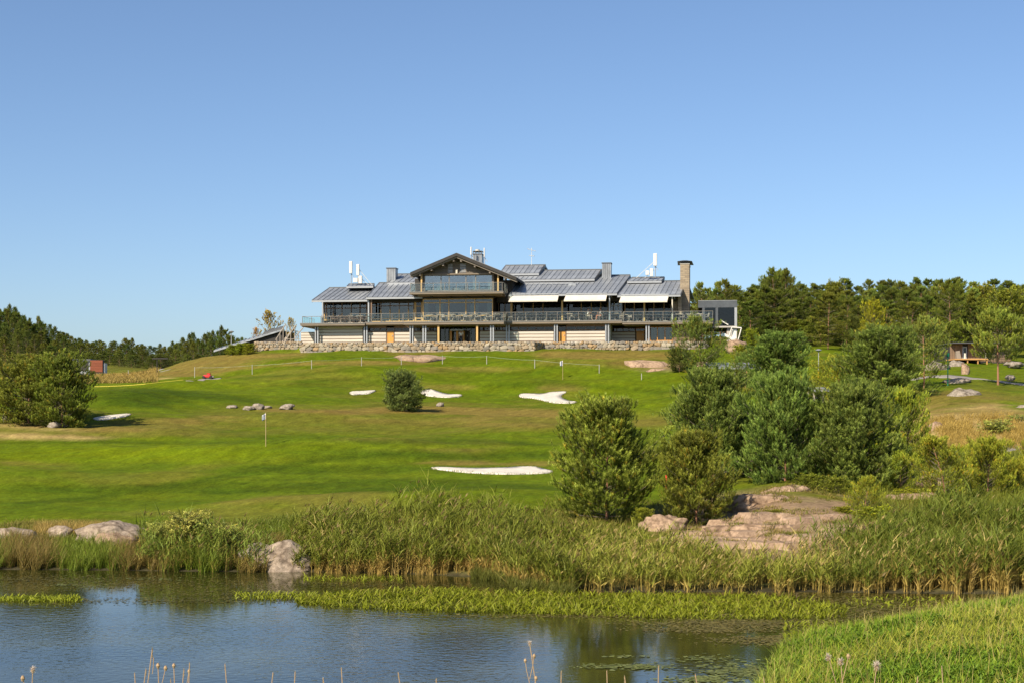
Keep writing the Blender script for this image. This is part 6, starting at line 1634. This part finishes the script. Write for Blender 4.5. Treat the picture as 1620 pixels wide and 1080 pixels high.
def reeds(name, P, h, leaf0, leaf1, stem0, stem1, plume=.5, lean=.07, nl=5, plc=(.20, .15, .09), wscale=1.0):
    cl = fbm(P[:, 0], P[:, 1], .55, 5, 2); cl2 = fbm(P[:, 0], P[:, 1], 1.6, 6, 2)
    kp = rng.uniform(0, 1, len(P)) < np.clip(.62 + 2.0 * cl2, .12, 1); P = P[kp]; h = h[kp] * (1 + .75 * cl[kp] + .25 * cl2[kp]) * rng.uniform(.8, 1.1, int(kp.sum()))
    n = len(P); D = np.stack([rng.normal(.05, lean, n) + .25 * cl2[kp], rng.normal(0, lean, n), np.ones(n)], 1)
    bent = rng.uniform(0, 1, n) < .06; D[bent, 0] += rng.normal(0, .7, int(bent.sum()))
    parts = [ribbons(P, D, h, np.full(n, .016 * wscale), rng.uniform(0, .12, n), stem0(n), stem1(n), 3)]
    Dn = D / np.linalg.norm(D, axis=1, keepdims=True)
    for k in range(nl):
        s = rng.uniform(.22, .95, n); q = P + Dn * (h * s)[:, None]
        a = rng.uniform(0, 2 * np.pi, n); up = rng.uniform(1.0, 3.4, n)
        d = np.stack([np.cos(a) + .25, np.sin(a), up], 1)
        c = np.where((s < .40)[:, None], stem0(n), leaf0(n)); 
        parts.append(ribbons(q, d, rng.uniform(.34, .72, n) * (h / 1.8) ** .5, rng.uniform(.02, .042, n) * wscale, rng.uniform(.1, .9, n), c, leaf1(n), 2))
    k = rng.uniform(0, 1, n) < plume; m = int(k.sum())
    if m:
        q = P[k] + Dn[k] * (h[k] * .95)[:, None]
        for j in range(3):
            parts.append(ribbons(q, np.stack([rng.normal(.35, .15, m), rng.normal(0, .15, m), np.ones(m)], 1), rng.uniform(.16, .30, m), np.full(m, .045 * wscale), rng.uniform(.3, 1, m), np.array(plc) * rng.uniform(.7, 1.4, (m, 1)), np.array(plc) * rng.uniform(.7, 1.4, (m, 1)), 2))
    V, T, C = join(parts)
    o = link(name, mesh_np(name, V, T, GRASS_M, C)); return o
SH_X = [-200, 0, 200, 400, 470, 500, 600, 750, 830, 870, 960, 1200, 1640]; SH_Y = [51, 50.9, 50.5, 50, 50.2, 49.6, 49.2, 49.0, 45.6, 44.6, 44.6, 44.5, 44.2]
shore = lambda px: np.interp(px, SH_X, SH_Y) + .25 * np.sin(px * .09) + .15 * np.sin(px * .31)
G = lambda a, b, s=1.0: (lambda n: cmix(n, a, b, s))
green0, green1 = G((.11, .15, .022), (.20, .235, .042)), G((.18, .215, .045), (.33, .335, .10))
straw = G((.34, .24, .10), (.48, .36, .17)); ltgreen = G((.14, .20, .04), (.22, .28, .07))
# main stand in the centre
P, px, t = points(462, 905, lambda p: shore(p) , lambda p: shore(p) + 8.0 - 1.6 * np.abs(p - 700) / 200, 6200, 1.2)
h = rng.uniform(.98, 1.48, len(P)) * np.interp(px, [485, 560, 860, 905], [.75, 1, 1, .8]) * (1 + .06 * np.sin(px * .05))
tag(reeds('reed_bed', P, h, green0, green1, straw, green0, .16, nl=7), 'tall grey green reeds with brown plumes lining the middle of the far shore', 'reeds', kind='stuff')
# centre right, lighter and lower
P, px, t = points(860, 1330, shore, lambda p: shore(p) + 6.2, 5200, 1.3)
h = rng.uniform(.6, 1.05, len(P)) * np.interp(px, [860, 940, 1050, 1200, 1330], [1.15, 1.05, 1.0, .9, 1.0])
keep = ~((px > 1140) & (px < 1345) & (t > .45)) & ~((px > 1020) & (t > .75)); P, h = P[keep], h[keep]
tag(reeds('reed_bed', P, h, G((.17, .21, .035), (.27, .30, .06)), G((.25, .28, .06), (.42, .40, .14)), straw, ltgreen, .14, nl=6, plc=(.32, .25, .14)), 'lighter lower reeds in front of the granite outcrop', 'reeds', kind='stuff')
# right stand, dark green with straw feet
P, px, t = points(1262, 1660, shore, lambda p: shore(p) + 7.0, 6200, 1.2)
kq = rng.uniform(0, 1, len(P)) < np.interp(px, [1262, 1350, 1400], [.15, .7, 1]); P, px, t = P[kq], px[kq], t[kq]
h = rng.uniform(1.05, 1.6, len(P)) * np.interp(px, [1262, 1340, 1400, 1500, 1660], [.5, .68, .88, 1.0, 1.05]) * np.interp(t, [0, .3, 1], [.75, 1, 1])
tag(reeds('reed_bed', P, h, G((.085, .13, .022), (.155, .20, .038)), G((.14, .185, .038), (.27, .29, .08)), straw, green0, .03, nl=7, plc=(.26, .21, .12)), 'tall dark green reeds with straw coloured feet at the right', 'reeds', kind='stuff')
P, px, t = points(1380, 1660, shore, lambda p: shore(p) + 1.2, 2600)
tag(reeds('dry_reed_stems', P, rng.uniform(.5, .95, len(P)), G((.36, .26, .10), (.46, .36, .16)), G((.36, .28, .12), (.5, .4, .2)), straw, straw, .1, nl=2), 'straw coloured dead stems at the foot of the right reeds', 'reeds', kind='stuff')
P, px, t = points(500, 860, shore, lambda p: shore(p) + .9, 1500)
tag(reeds('dry_reed_stems', P, rng.uniform(.3, .7, len(P)), G((.30, .18, .08), (.42, .28, .12)), G((.30, .2, .1), (.42, .3, .14)), straw, straw, .0, nl=2), 'straw coloured dead stems at the foot of the central reeds', 'reeds', kind='stuff')
for a_, b_2, n_, lab in ((500, 900, 200, 'bleached dead stems scattered through the central reeds'), (900, 1330, 380, 'bleached dead stems scattered through the lower reeds'), (1290, 1660, 420, 'bleached dead stems scattered through the right reeds')):
    P, px, t = points(a_, b_2, shore, lambda p: shore(p) + 4.5, n_)
    tag(reeds('dead_reed_stems', P, rng.uniform(.9, 1.55, len(P)) * (.8 if a_ == 900 else 1), G((.36, .28, .13), (.5, .42, .24)), G((.4, .32, .16), (.55, .46, .28)), straw, straw, .5, nl=2, lean=.13, plc=(.34, .27, .16)), lab, 'reeds', kind='stuff')
# left shore: sedge and grass
def grass(name, P, h, c0, c1, W=.012, lean=.25, droop=(.1, .8), K=3):
    n = len(P); D = np.stack([rng.normal(.06, lean, n), rng.normal(0, lean, n), np.ones(n)], 1)
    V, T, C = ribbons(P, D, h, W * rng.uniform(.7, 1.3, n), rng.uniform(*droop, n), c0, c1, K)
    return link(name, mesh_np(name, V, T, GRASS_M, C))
P, px, t = points(-40, 446, shore, lambda p: shore(p) + 5.0, 21000, 1.3)
h = rng.uniform(.45, .98, len(P)) * np.interp(px, [-40, 100, 180, 240, 330, 425], [1.0, 1.1, .9, .9, 1.0, .9]) * (1 + .25 * np.sin(px * .045)) * np.interp(t, [0, 1], [1.0, .7])
pat = (np.sin(px * .035) + rng.normal(0, .5, len(P)) > .1)[:, None]
c0 = np.where(pat, cmix(len(P), (.10, .09, .03), (.20, .15, .06)), cmix(len(P), (.09, .14, .02), (.16, .22, .03))); c1 = np.where(pat, cmix(len(P), (.20, .15, .07), (.34, .25, .12)), cmix(len(P), (.14, .20, .03), (.24, .29, .06)))
tag(grass('sedge_bed', P, h, c0, c1, .016, .16), 'mixed brown and green sedge along the left shore', 'sedge', kind='stuff')
P, px, t = points(215, 430, shore, lambda p: shore(p) + 3.5, 1100, 1.2)
tag(reeds('reed_bed', P, rng.uniform(.8, 1.35, len(P)), ltgreen, ltgreen, straw, green0, .15, nl=5), 'bright green broad leaved reeds left of the rounded boulder', 'reeds', kind='stuff')
# a low fringe of rushes standing out in the water
P, px, t = points(745, 905, lambda p: shore(p) - .8, lambda p: shore(p) + .6, 4200)
tag(grass('rush_fringe', P, rng.uniform(.3, .6, len(P)), cmix(len(P), (.07, .09, .02), (.12, .12, .03)), cmix(len(P), (.12, .15, .04), (.2, .2, .07)), .014, .12), 'low dull green rushes standing in the water before the central reeds', 'rushes', kind='stuff')
# rough grass between reeds and lawn
P, px, t = points(-40, 1010, lambda p: shore(p) + 4.5, lambda p: np.full_like(p, 60.5) + .6 * np.sin(p * .03) , 26000)
pat = (np.sin(px * .021 + 1) + rng.normal(0, .6, len(P)) > .2)[:, None]
tag(grass('rough_grass', P, rng.uniform(.12, .38, len(P)), cmix(len(P), (.08, .11, .02), (.14, .16, .03)), np.where(pat, cmix(len(P), (.26, .21, .09), (.40, .31, .14)), cmix(len(P), (.12, .17, .03), (.2, .24, .06))), .018, .3), 'unmown rough grass between the reeds and the lawn', 'grass', kind='stuff')
P, px, t = points(55, 165, lambda p: np.full_like(p, 57.2), lambda p: np.full_like(p, 59.6), 3500)
tag(grass('dry_grass_tuft', P, rng.uniform(.3, .55, len(P)), cmix(len(P), (.25, .18, .07), (.36, .26, .11)), cmix(len(P), (.40, .28, .12), (.52, .40, .20)), .014, .22), 'tuft of bleached dry grass above the left rocks', 'grass', kind='stuff')
# golden grass on the right slope and weeds around the right pines
P, px, t = points(1455, 1680, lambda p: np.full_like(p, 79.), lambda p: np.full_like(p, 95.), 26000)
keep = rng.uniform(0, 1, len(P)) < np.clip(.75 + .6 * np.sin(px * .07 + t * 5) + .3 * np.sin(px * .19), .05, 1); P = P[keep]
tag(grass('golden_grass', P, rng.uniform(.25, .6, len(P)), cmix(len(P), (.20, .17, .06), (.34, .24, .09)), cmix(len(P), (.42, .29, .11), (.58, .42, .19)), .022, .25), 'golden dry grass on the slope right of the pines', 'grass', kind='stuff')
P, px, t = points(1350, 1680, lambda p: np.full_like(p, 52.), lambda p: np.full_like(p, 78.), 24000)
tag(grass('weedy_grass', P, rng.uniform(.15, .5, len(P)), cmix(len(P), (.08, .12, .02), (.15, .17, .03)), cmix(len(P), (.15, .2, .03), (.30, .28, .08)), .022, .3), 'weedy yellow green grass around the right-hand young pines', 'grass', kind='stuff')
P, px, t = points(860, 1350, lambda p: np.full_like(p, 54.), lambda p: np.full_like(p, 64.), 9000)
P = P[(px < 1110) | ((px > 1110) & (P[:, 1] > 61.5))]
tag(grass('thin_grass', P, rng.uniform(.1, .35, len(P)), cmix(len(P), (.10, .11, .03), (.17, .15, .05)), cmix(len(P), (.18, .19, .05), (.34, .27, .11)), .02, .3), 'thin dry grass between the granite rocks and pines', 'grass', kind='stuff')
P, px, t = points(130, 250, lambda p: np.full_like(p, 150.), lambda p: np.full_like(p, 185.), 9000)
tag(grass('far_rough_grass', P, rng.uniform(.3, .8, len(P)), cmix(len(P), (.2, .17, .06), (.3, .22, .09)), cmix(len(P), (.36, .27, .11), (.5, .36, .17)), .05, .25), 'dry rough grass in front of the far shed', 'grass', kind='stuff')
# shaded rough under the big left bush
# bright water plants
def wy(p): return np.interp(p, [470, 560, 700, 900, 1100, 1250, 1340], [42.8, 44.6, 45.0, 44.0, 43.8, 43.2, 41.0])
def wy2(p): return np.interp(p, [470, 560, 700, 900, 1100, 1250, 1340], [41.8, 40.8, 40.2, 39.4, 38.6, 38.6, 39.0])
P, px, t = points(470, 1340, wy, wy2, 18000); 
dens = .5 + .5 * np.sin(P[:, 0] * 2.1 + 1.5 * np.sin(P[:, 1] * 1.7)); keep = (rng.uniform(0, 1, len(P)) < np.clip(.42 + .9 * dens + 1.2 * fbm(P[:, 0], P[:, 1], .9, 8, 2), .04, 1)) & (rng.uniform(0, 1, len(P)) < np.interp(px, [470, 640, 1200, 1340], [.35, 1, 1, .25])); P = P[keep]; P[:, 2] = 0
n = len(P)
bw = (rng.uniform(0, 1, n) < .12)[:, None]
tag(grass('water_plant_bed', P, rng.uniform(.10, .32, n) * (1 + .6 * fbm(P[:, 0], P[:, 1], 1.3, 9, 2)), cmix(n, (.11, .14, .012), (.20, .23, .02)), np.where(bw, cmix(n, (.22, .17, .06), (.34, .28, .12)), cmix(n, (.20, .25, .02), (.34, .37, .045))), .036, .42, (.2, 1.2)), 'bright yellow green water plants in a band across the pond', 'water plants', kind='stuff')
for (a, b, y0, y1, n, lab) in [(-30, 130, 42.2, 43.2, 750, 'patch of yellow green water plants at the left edge of the pond'), (370, 500, 42.6, 44.2, 420, 'sparse water plants left of the main bright band'), (480, 640, 47.2, 48.6, 260, 'thin water plants close to the central reeds'), (1340, 1520, 40.8, 43.2, 260, 'scattered water plants before the right reeds'), (1240, 1330, 34.8, 38.0, 420, 'loose water grasses off the tip of the right bank')]:
    P, px, t = points(a, b, lambda p: np.full_like(p, float(y0)), lambda p: np.full_like(p, float(y1)), n); P[:, 2] = 0
    tag(grass('water_plants', P, rng.uniform(.10, .26, n), cmix(n, (.16, .20, .02), (.26, .30, .03)), cmix(n, (.26, .32, .03), (.42, .46, .07)), .032, .45, (.2, 1.2)), lab, 'water plants', kind='stuff')
# floating weed: small flat leaves on the surface
def floats(name, spots, n, c0, c1, size, label):
    V = []; T = []; C = []
    tv = np.array([(math.cos(a), math.sin(a), 0) for a in np.arange(6) * math.pi / 3]); tf = np.array([(0, 1, 2), (0, 2, 3), (0, 3, 4), (0, 4, 5)])
    Ps = []
    for (px, py, rx, ry, w) in spots:
        m = int(n * w); a = rng.normal(0, .45, m); b = rng.normal(0, .45, m)
        y = H_CAM * F / (np.maximum(py + b * ry, 905) - HOR); x = (px + a * rx - 810) / F * y
        Ps.append(np.stack([x, y, np.full(m, .006) + rng.uniform(0, .012, m)], 1))
    P = np.concatenate(Ps); k = len(P); s = size * rng.uniform(.4, 1.4, k); r = rng.uniform(0, 6.28, k); asp = rng.uniform(.3, 1, k)
    X = tv[None, :, 0] * s[:, None]; Y = tv[None, :, 1] * (s * asp)[:, None]
    V = np.stack([P[:, 0:1] + X * np.cos(r)[:, None] - Y * np.sin(r)[:, None], P[:, 1:2] + X * np.sin(r)[:, None] + Y * np.cos(r)[:, None], np.repeat(P[:, 2:3], 6, 1) + rng.uniform(0, .01, (k, 6))], 2)
    T = (tf[None] + (np.arange(k) * 6)[:, None, None]).reshape(-1, 3); C = np.repeat(cmix(k, c0, c1), 6, 0)
    o = link(name, mesh_np(name, V.reshape(-1, 3), T, GRASS_M, C)); tag(o, label, 'floating weed', kind='stuff'); return o
floats('floating_weed', [(230, 922, 330, 16, 1.3), (60, 915, 160, 10, .5), (420, 940, 200, 14, .8), (600, 925, 200, 8, .4), (250, 950, 260, 6, .4)], 1500, (.08, .08, .022), (.16, .14, .05), .045, 'brownish weed floating along the left shore')
floats('floating_weed', [(1430, 965, 260, 26, 1.4), (1330, 950, 200, 14, .6), (1160, 986, 170, 8, 1.2), (1130, 996, 120, 6, .5), (1230, 1012, 110, 9, .7), (1000, 974, 420, 4, .5)], 1700, (.12, .115, .04), (.24, .20, .10), .045, 'pale tangled weed floating before the right bank')
floats('lily_pads', [(965, 1054, 60, 4, .10), (1010, 1055, 70, 6, .2), (985, 1038, 40, 2, .04), (1120, 1042, 60, 6, .1), (1180, 1062, 80, 14, .6), (1110, 1075, 60, 6, .3), (100, 925, 30, 2, .05), (240, 915, 80, 4, .06)], 900, (.12, .15, .06), (.22, .25, .13), .06, 'small pale floating leaves on the dark water')
# right bank grass
n = 70000
X = rng.uniform(3.5, 15.5, n); Y = rng.uniform(22, 42.5, n); Z = bank_h(X, Y)
k = (Z > .0) & (X / Y < .37) & (X / Y > .12); P = np.stack([X, Y, Z], 1)[k]; P[:, 2] = zt(P[:, 0], P[:, 1]); n = len(P)
q = np.sin(P[:, 0] * 1.1 + 1.3 * np.sin(P[:, 1] * .7)) + np.sin(P[:, 1] * .9 - P[:, 0] * .5) + rng.normal(0, .5, n)
edge = np.clip(1 - P[:, 2] / .55, 0, 1)
h = rng.uniform(.16, .36, n) + .14 * edge
lush = (q > .2)[:, None]
c0 = np.where(lush, cmix(n, (.10, .18, .018), (.17, .26, .025)), cmix(n, (.20, .25, .035), (.30, .31, .06))); c1 = np.where(lush, cmix(n, (.22, .34, .035), (.33, .44, .06)), cmix(n, (.34, .39, .06), (.50, .50, .13)))
c1 = np.where((edge > .5)[:, None] & ~lush, cmix(n, (.22, .32, .07), (.34, .42, .13)), c1)
tag(grass('bank_grass', P, h, c0, c1, .015, .32, (.2, 1.2)), 'lush green and yellowish grass covering the near right bank', 'grass', kind='stuff')
m = 13000; i = rng.integers(0, n, m); tv, tf = needle_tuft(8, .20, .6, 5)
V, T = tri_scatter(tv, tf, P[i] + np.array([0, 0, .02]), np.stack([rng.normal(0, .3, m), rng.normal(0, .3, m), np.ones(m)], 1), rng.uniform(.06, .14, m))
kk = np.repeat((q[i] > .5) | (rng.uniform(0, 1, m) < .15), len(tv)); C = np.repeat(cmix(m, (.07, .15, .02), (.17, .28, .04)), len(tv), 0)
kf = kk[T[:, 0]]; T = T[kf]
tag(link('bank_herbs', mesh_np('bank_herbs', V, T, GRASS_M, C)), 'broad leaved green herbs growing in the grass of the near bank', 'herbs', kind='stuff')
k = rng.choice(n, 1300, replace=False); PP = P[k]
tag(grass('bank_seed_stalks', PP, rng.uniform(.3, .62, 1300), cmix(1300, (.3, .25, .1), (.4, .33, .15)), cmix(1300, (.42, .35, .2), (.55, .45, .28)), .010, .15, (.0, .4)), 'straw coloured seed stalks standing out of the near bank grass', 'grass', kind='stuff')

# ragged grass hanging over the rims of the bunkers, and tufts on the granite
PB = []
for w in BUNK:
    for i in range(len(w)):
        a, b = w[i], w[(i + 1) % len(w)]; L = (b - a).length
        for k in range(int(L * 38) + 2): q = a.lerp(b, random.random()); PB.append((q.x + random.gauss(0, .10), q.y + random.gauss(0, .22), 0))
PB = np.array(PB); PB[:, 2] = zt(PB[:, 0], PB[:, 1]) + .02; n = len(PB)
dr = (rng.uniform(0, 1, n) < .35)[:, None]
tag(grass('bunker_edge_grass', PB, rng.uniform(.04, .14, n), np.where(dr, cmix(n, (.18, .14, .05), (.28, .2, .08)), cmix(n, (.07, .11, .01), (.12, .16, .015))), np.where(dr, cmix(n, (.26, .2, .08), (.36, .27, .12)), cmix(n, (.10, .15, .015), (.16, .2, .03))), .03, .35), 'ragged grass along the rims of the sand bunkers', 'grass', kind='stuff')
# tufts in the cracks of the granite, found by dropping points on the rocks
bpy.context.view_layer.update()
dg = bpy.context.evaluated_depsgraph_get(); PT = []
for k in range(1500):
    px_ = random.uniform(1090, 1370); y_ = random.uniform(52, 62.5); x_ = (px_ - 810) / F * y_
    if mnoise.noise((x_ * .9, y_ * .9, 3)) < .08: continue
    ok, loc, nr_, _, ob, _ = SC.ray_cast(dg, (x_, y_, 12), (0, 0, -1))
    if ok and ob.name.startswith(('granite', 'broken', 'ground')):
        for j in range(14): PT.append((loc.x + random.gauss(0, .10), loc.y + random.gauss(0, .10), loc.z - .03))
PT = np.array(PT); n = len(PT); g_ = (np.repeat(rng.uniform(0, 1, n // 14 + 1), 14)[:n] < .5)[:, None]
tag(grass('rock_crevice_grass', PT, rng.uniform(.06, .24, n), cmix(n, (.10, .10, .02), (.18, .15, .05)), np.where(g_, cmix(n, (.12, .17, .02), (.22, .26, .04)), cmix(n, (.30, .22, .09), (.42, .32, .15))), .02, .35), 'tufts of dry and green grass in the hollows of the granite', 'grass', kind='stuff')

# ================================================================== seed heads close to the camera
M_STALK = mat('dry_stalk', (.36, .25, .14), .8, .2, 20); M_FLUFF = leaf_mat('seed_fluff', (1, 1, 1), .4, .9, 0, 0)
def fluff(c, r, n, col, zs=1.0):
    D = rng.normal(0, 1, (n, 3)); D /= np.linalg.norm(D, axis=1, keepdims=True); D[:, 2] *= zs
    V, T, C = ribbons(np.repeat(np.array([c]), n, 0), D, rng.uniform(.6, 1.1, n) * r, np.full(n, r * .16), np.zeros(n), cmix(n, col, col), cmix(n, col, col), 1)
    return V, T, C
def stalk_plant(name, cat, px, pyt, y, label, heads, grp=None):
    """stalk from the ground to a head at (px, pyt); heads = extra heads (dpx, py, size, kind)"""
    x = (px - 810) / F * y; g = Zt(x, y)
    E = empty(name, (x, y, g)); tag(E, label, cat, grp)
    top = zpy(pyt, y) - g
    sb = MB(); bow = rng.uniform(-.12, .12)
    main = [(bow * (1 - t) * 1.5, 0, top * t) for t in (0, .35, .7, .9, 1)]
    main = [(a - main[-1][0], b, c) for a, b, c in main]
    sb.path(main, .0013 * y / 4, 5)
    pts = [(0, pyt, heads[0][2], heads[0][3])] + list(heads[1:])
    hs = []
    for i, (dx, py, s, kd) in enumerate(pts):
        hx = dx / F * y; hz = zpy(py, y) - g
        if i: sb.path([(0, 0, max(0, hz - abs(hx) * 2.2 - .04)), (hx * .7, 0, hz - .03), (hx, 0, hz)], .0010 * y / 4, 5)
        r = s / F * y
        if kd == 'fluff':
            hs.append((fluff((hx, 0, hz), r * 1.25, 150, (.72, .62, .52)), 'seed_head')); bm_ = MB().bar((hx, 0, hz - r * 1.0), (hx, 0, hz - r * .1), r * .25, 8, r * .55); hs.append((bm_, 'seed_base'))
        elif kd == 'knap':
            bm_ = MB().bar((hx, 0, hz - r), (hx, 0, hz), r * .35, 8, r * .75).bar((hx, 0, hz), (hx, 0, hz + r * .8), r * .7, 8, r * .35); hs.append((bm_, 'seed_head')); 
            hs.append((fluff((hx, 0, hz + r * .6), r * .8, 26, (.42, .30, .2)), 'seed_fluff'))
        else:   # spike of grass
            n = 46; t = rng.uniform(0, 1, n); q = np.stack([hx + .0 * t, 0 * t, hz - 2.4 * r * t], 1)
            a = rng.uniform(0, 6.28, n)
            hs.append((ribbons(q, np.stack([np.cos(a) * .32, np.sin(a) * .32, np.ones(n)], 1), np.full(n, r * .7), np.full(n, r * .16), np.zeros(n), cmix(n, (.45, .36, .2), (.55, .45, .27)), cmix(n, (.5, .4, .24), (.6, .5, .32)), 2), 'seed_spike'))
    sb.build('stem', M_STALK, E)
    for h_, nm in hs:
        if isinstance(h_, MB): h_.build(nm, M_STALK, E)
        else: V, T, C = h_; link(nm, mesh_np(nm, V, T, M_FLUFF, C), E)
    return E
TH_ = 'thistle'
stalk_plant('seed_stalk', TH_, 52, 1058, 4.2, 'fluffy pale seed head on a leaning stalk at the lower left corner', [(0, 0, 6, 'fluff'), (-16, 1072, 5, 'knap')])
stalk_plant('seed_stalk', TH_, 250, 1052, 4.4, 'stalk with two round pale knapweed heads left of the tallest seed spike', [(0, 0, 4.5, 'knap'), (12, 1056, 4.5, 'knap')])
stalk_plant('seed_stalk', 'grass stalk', 241, 1026, 4.6, 'tallest brown seed spike at the lower left', [(0, 0, 6, 'spike'), (2, 1040, 4, 'spike')])
stalk_plant('seed_stalk', 'grass stalk', 275, 1052, 4.5, 'brown bud on a thin stalk right of the knapweed pair', [(0, 0, 4, 'knap'), (-5, 1074, 4, 'spike')])
stalk_plant('seed_stalk', 'grass stalk', 291, 1058, 4.5, 'thin forked stalk at the right of the lower left seed group', [(0, 0, 5, 'spike'), (8, 1061, 3.5, 'knap')])
stalk_plant('seed_stalk', TH_, 838, 1016, 4.6, 'tall thistle stalk with a pale tuft rising from the bottom centre', [(0, 0, 4.5, 'fluff'), (7, 1037, 4, 'knap'), (-7, 1044, 3.5, 'knap'), (10, 1072, 4, 'knap')])
stalk_plant('seed_stalk', TH_, 1330, 1045, 4.0, 'thistle with three fluffy beige heads at the lower right', [(0, 0, 6.5, 'fluff'), (-20, 1038, 6.5, 'fluff'), (12, 1037, 4.5, 'knap')])
stalk_plant('seed_stalk', TH_, 1387, 1052, 4.0, 'single large fluffy seed head right of the three-headed thistle', [(0, 0, 8.5, 'fluff')])
for i, (px, py, lab) in enumerate([(213, 1064, 'short pale grass spike left of the lower left seed group'), (231, 1058, 'pale grass spike just left of the tallest seed spike'), (356, 1050, 'pale grass spike between the left seed group and the pond centre'), (432, 1063, 'thin grass spike in the pond left of centre'), (467, 1062, 'blunt pale grass spike left of centre'),
    (511, 1072, 'short grass spike at the bottom left of centre'), (630, 1063, 'pale grass spike under the blue water patch'), (690, 1074, 'short blunt grass spike left of the tall thistle'), (888, 1062, 'grass spike right of the tall thistle'), (960, 1060, 'thin grass blade over the dark reflection'), (988, 1069, 'short grass blade over the lily pads'),
    (1042, 1052, 'pale forked grass spike near the lily pads'), (1208, 1071, 'pale spike at the left tip of the right bank'), (1490, 1054, 'slanting white blade on the right bank'), (1452, 1070, 'short pale blade low on the right bank'), (540, 1056, 'thin stalk between two blunt grass spikes'), (300, 1048, 'hair thin stalk above the left seed group'), (1100, 1066, 'thin grass stalk left of the right bank')]):
    stalk_plant('grass_stalk', 'grass stalk', px, py, 4.3 + .1 * (i % 4), lab, [(0, 0, 4.6 if i % 3 else 3.4, 'spike')], 'pale grass stalks close to the camera')
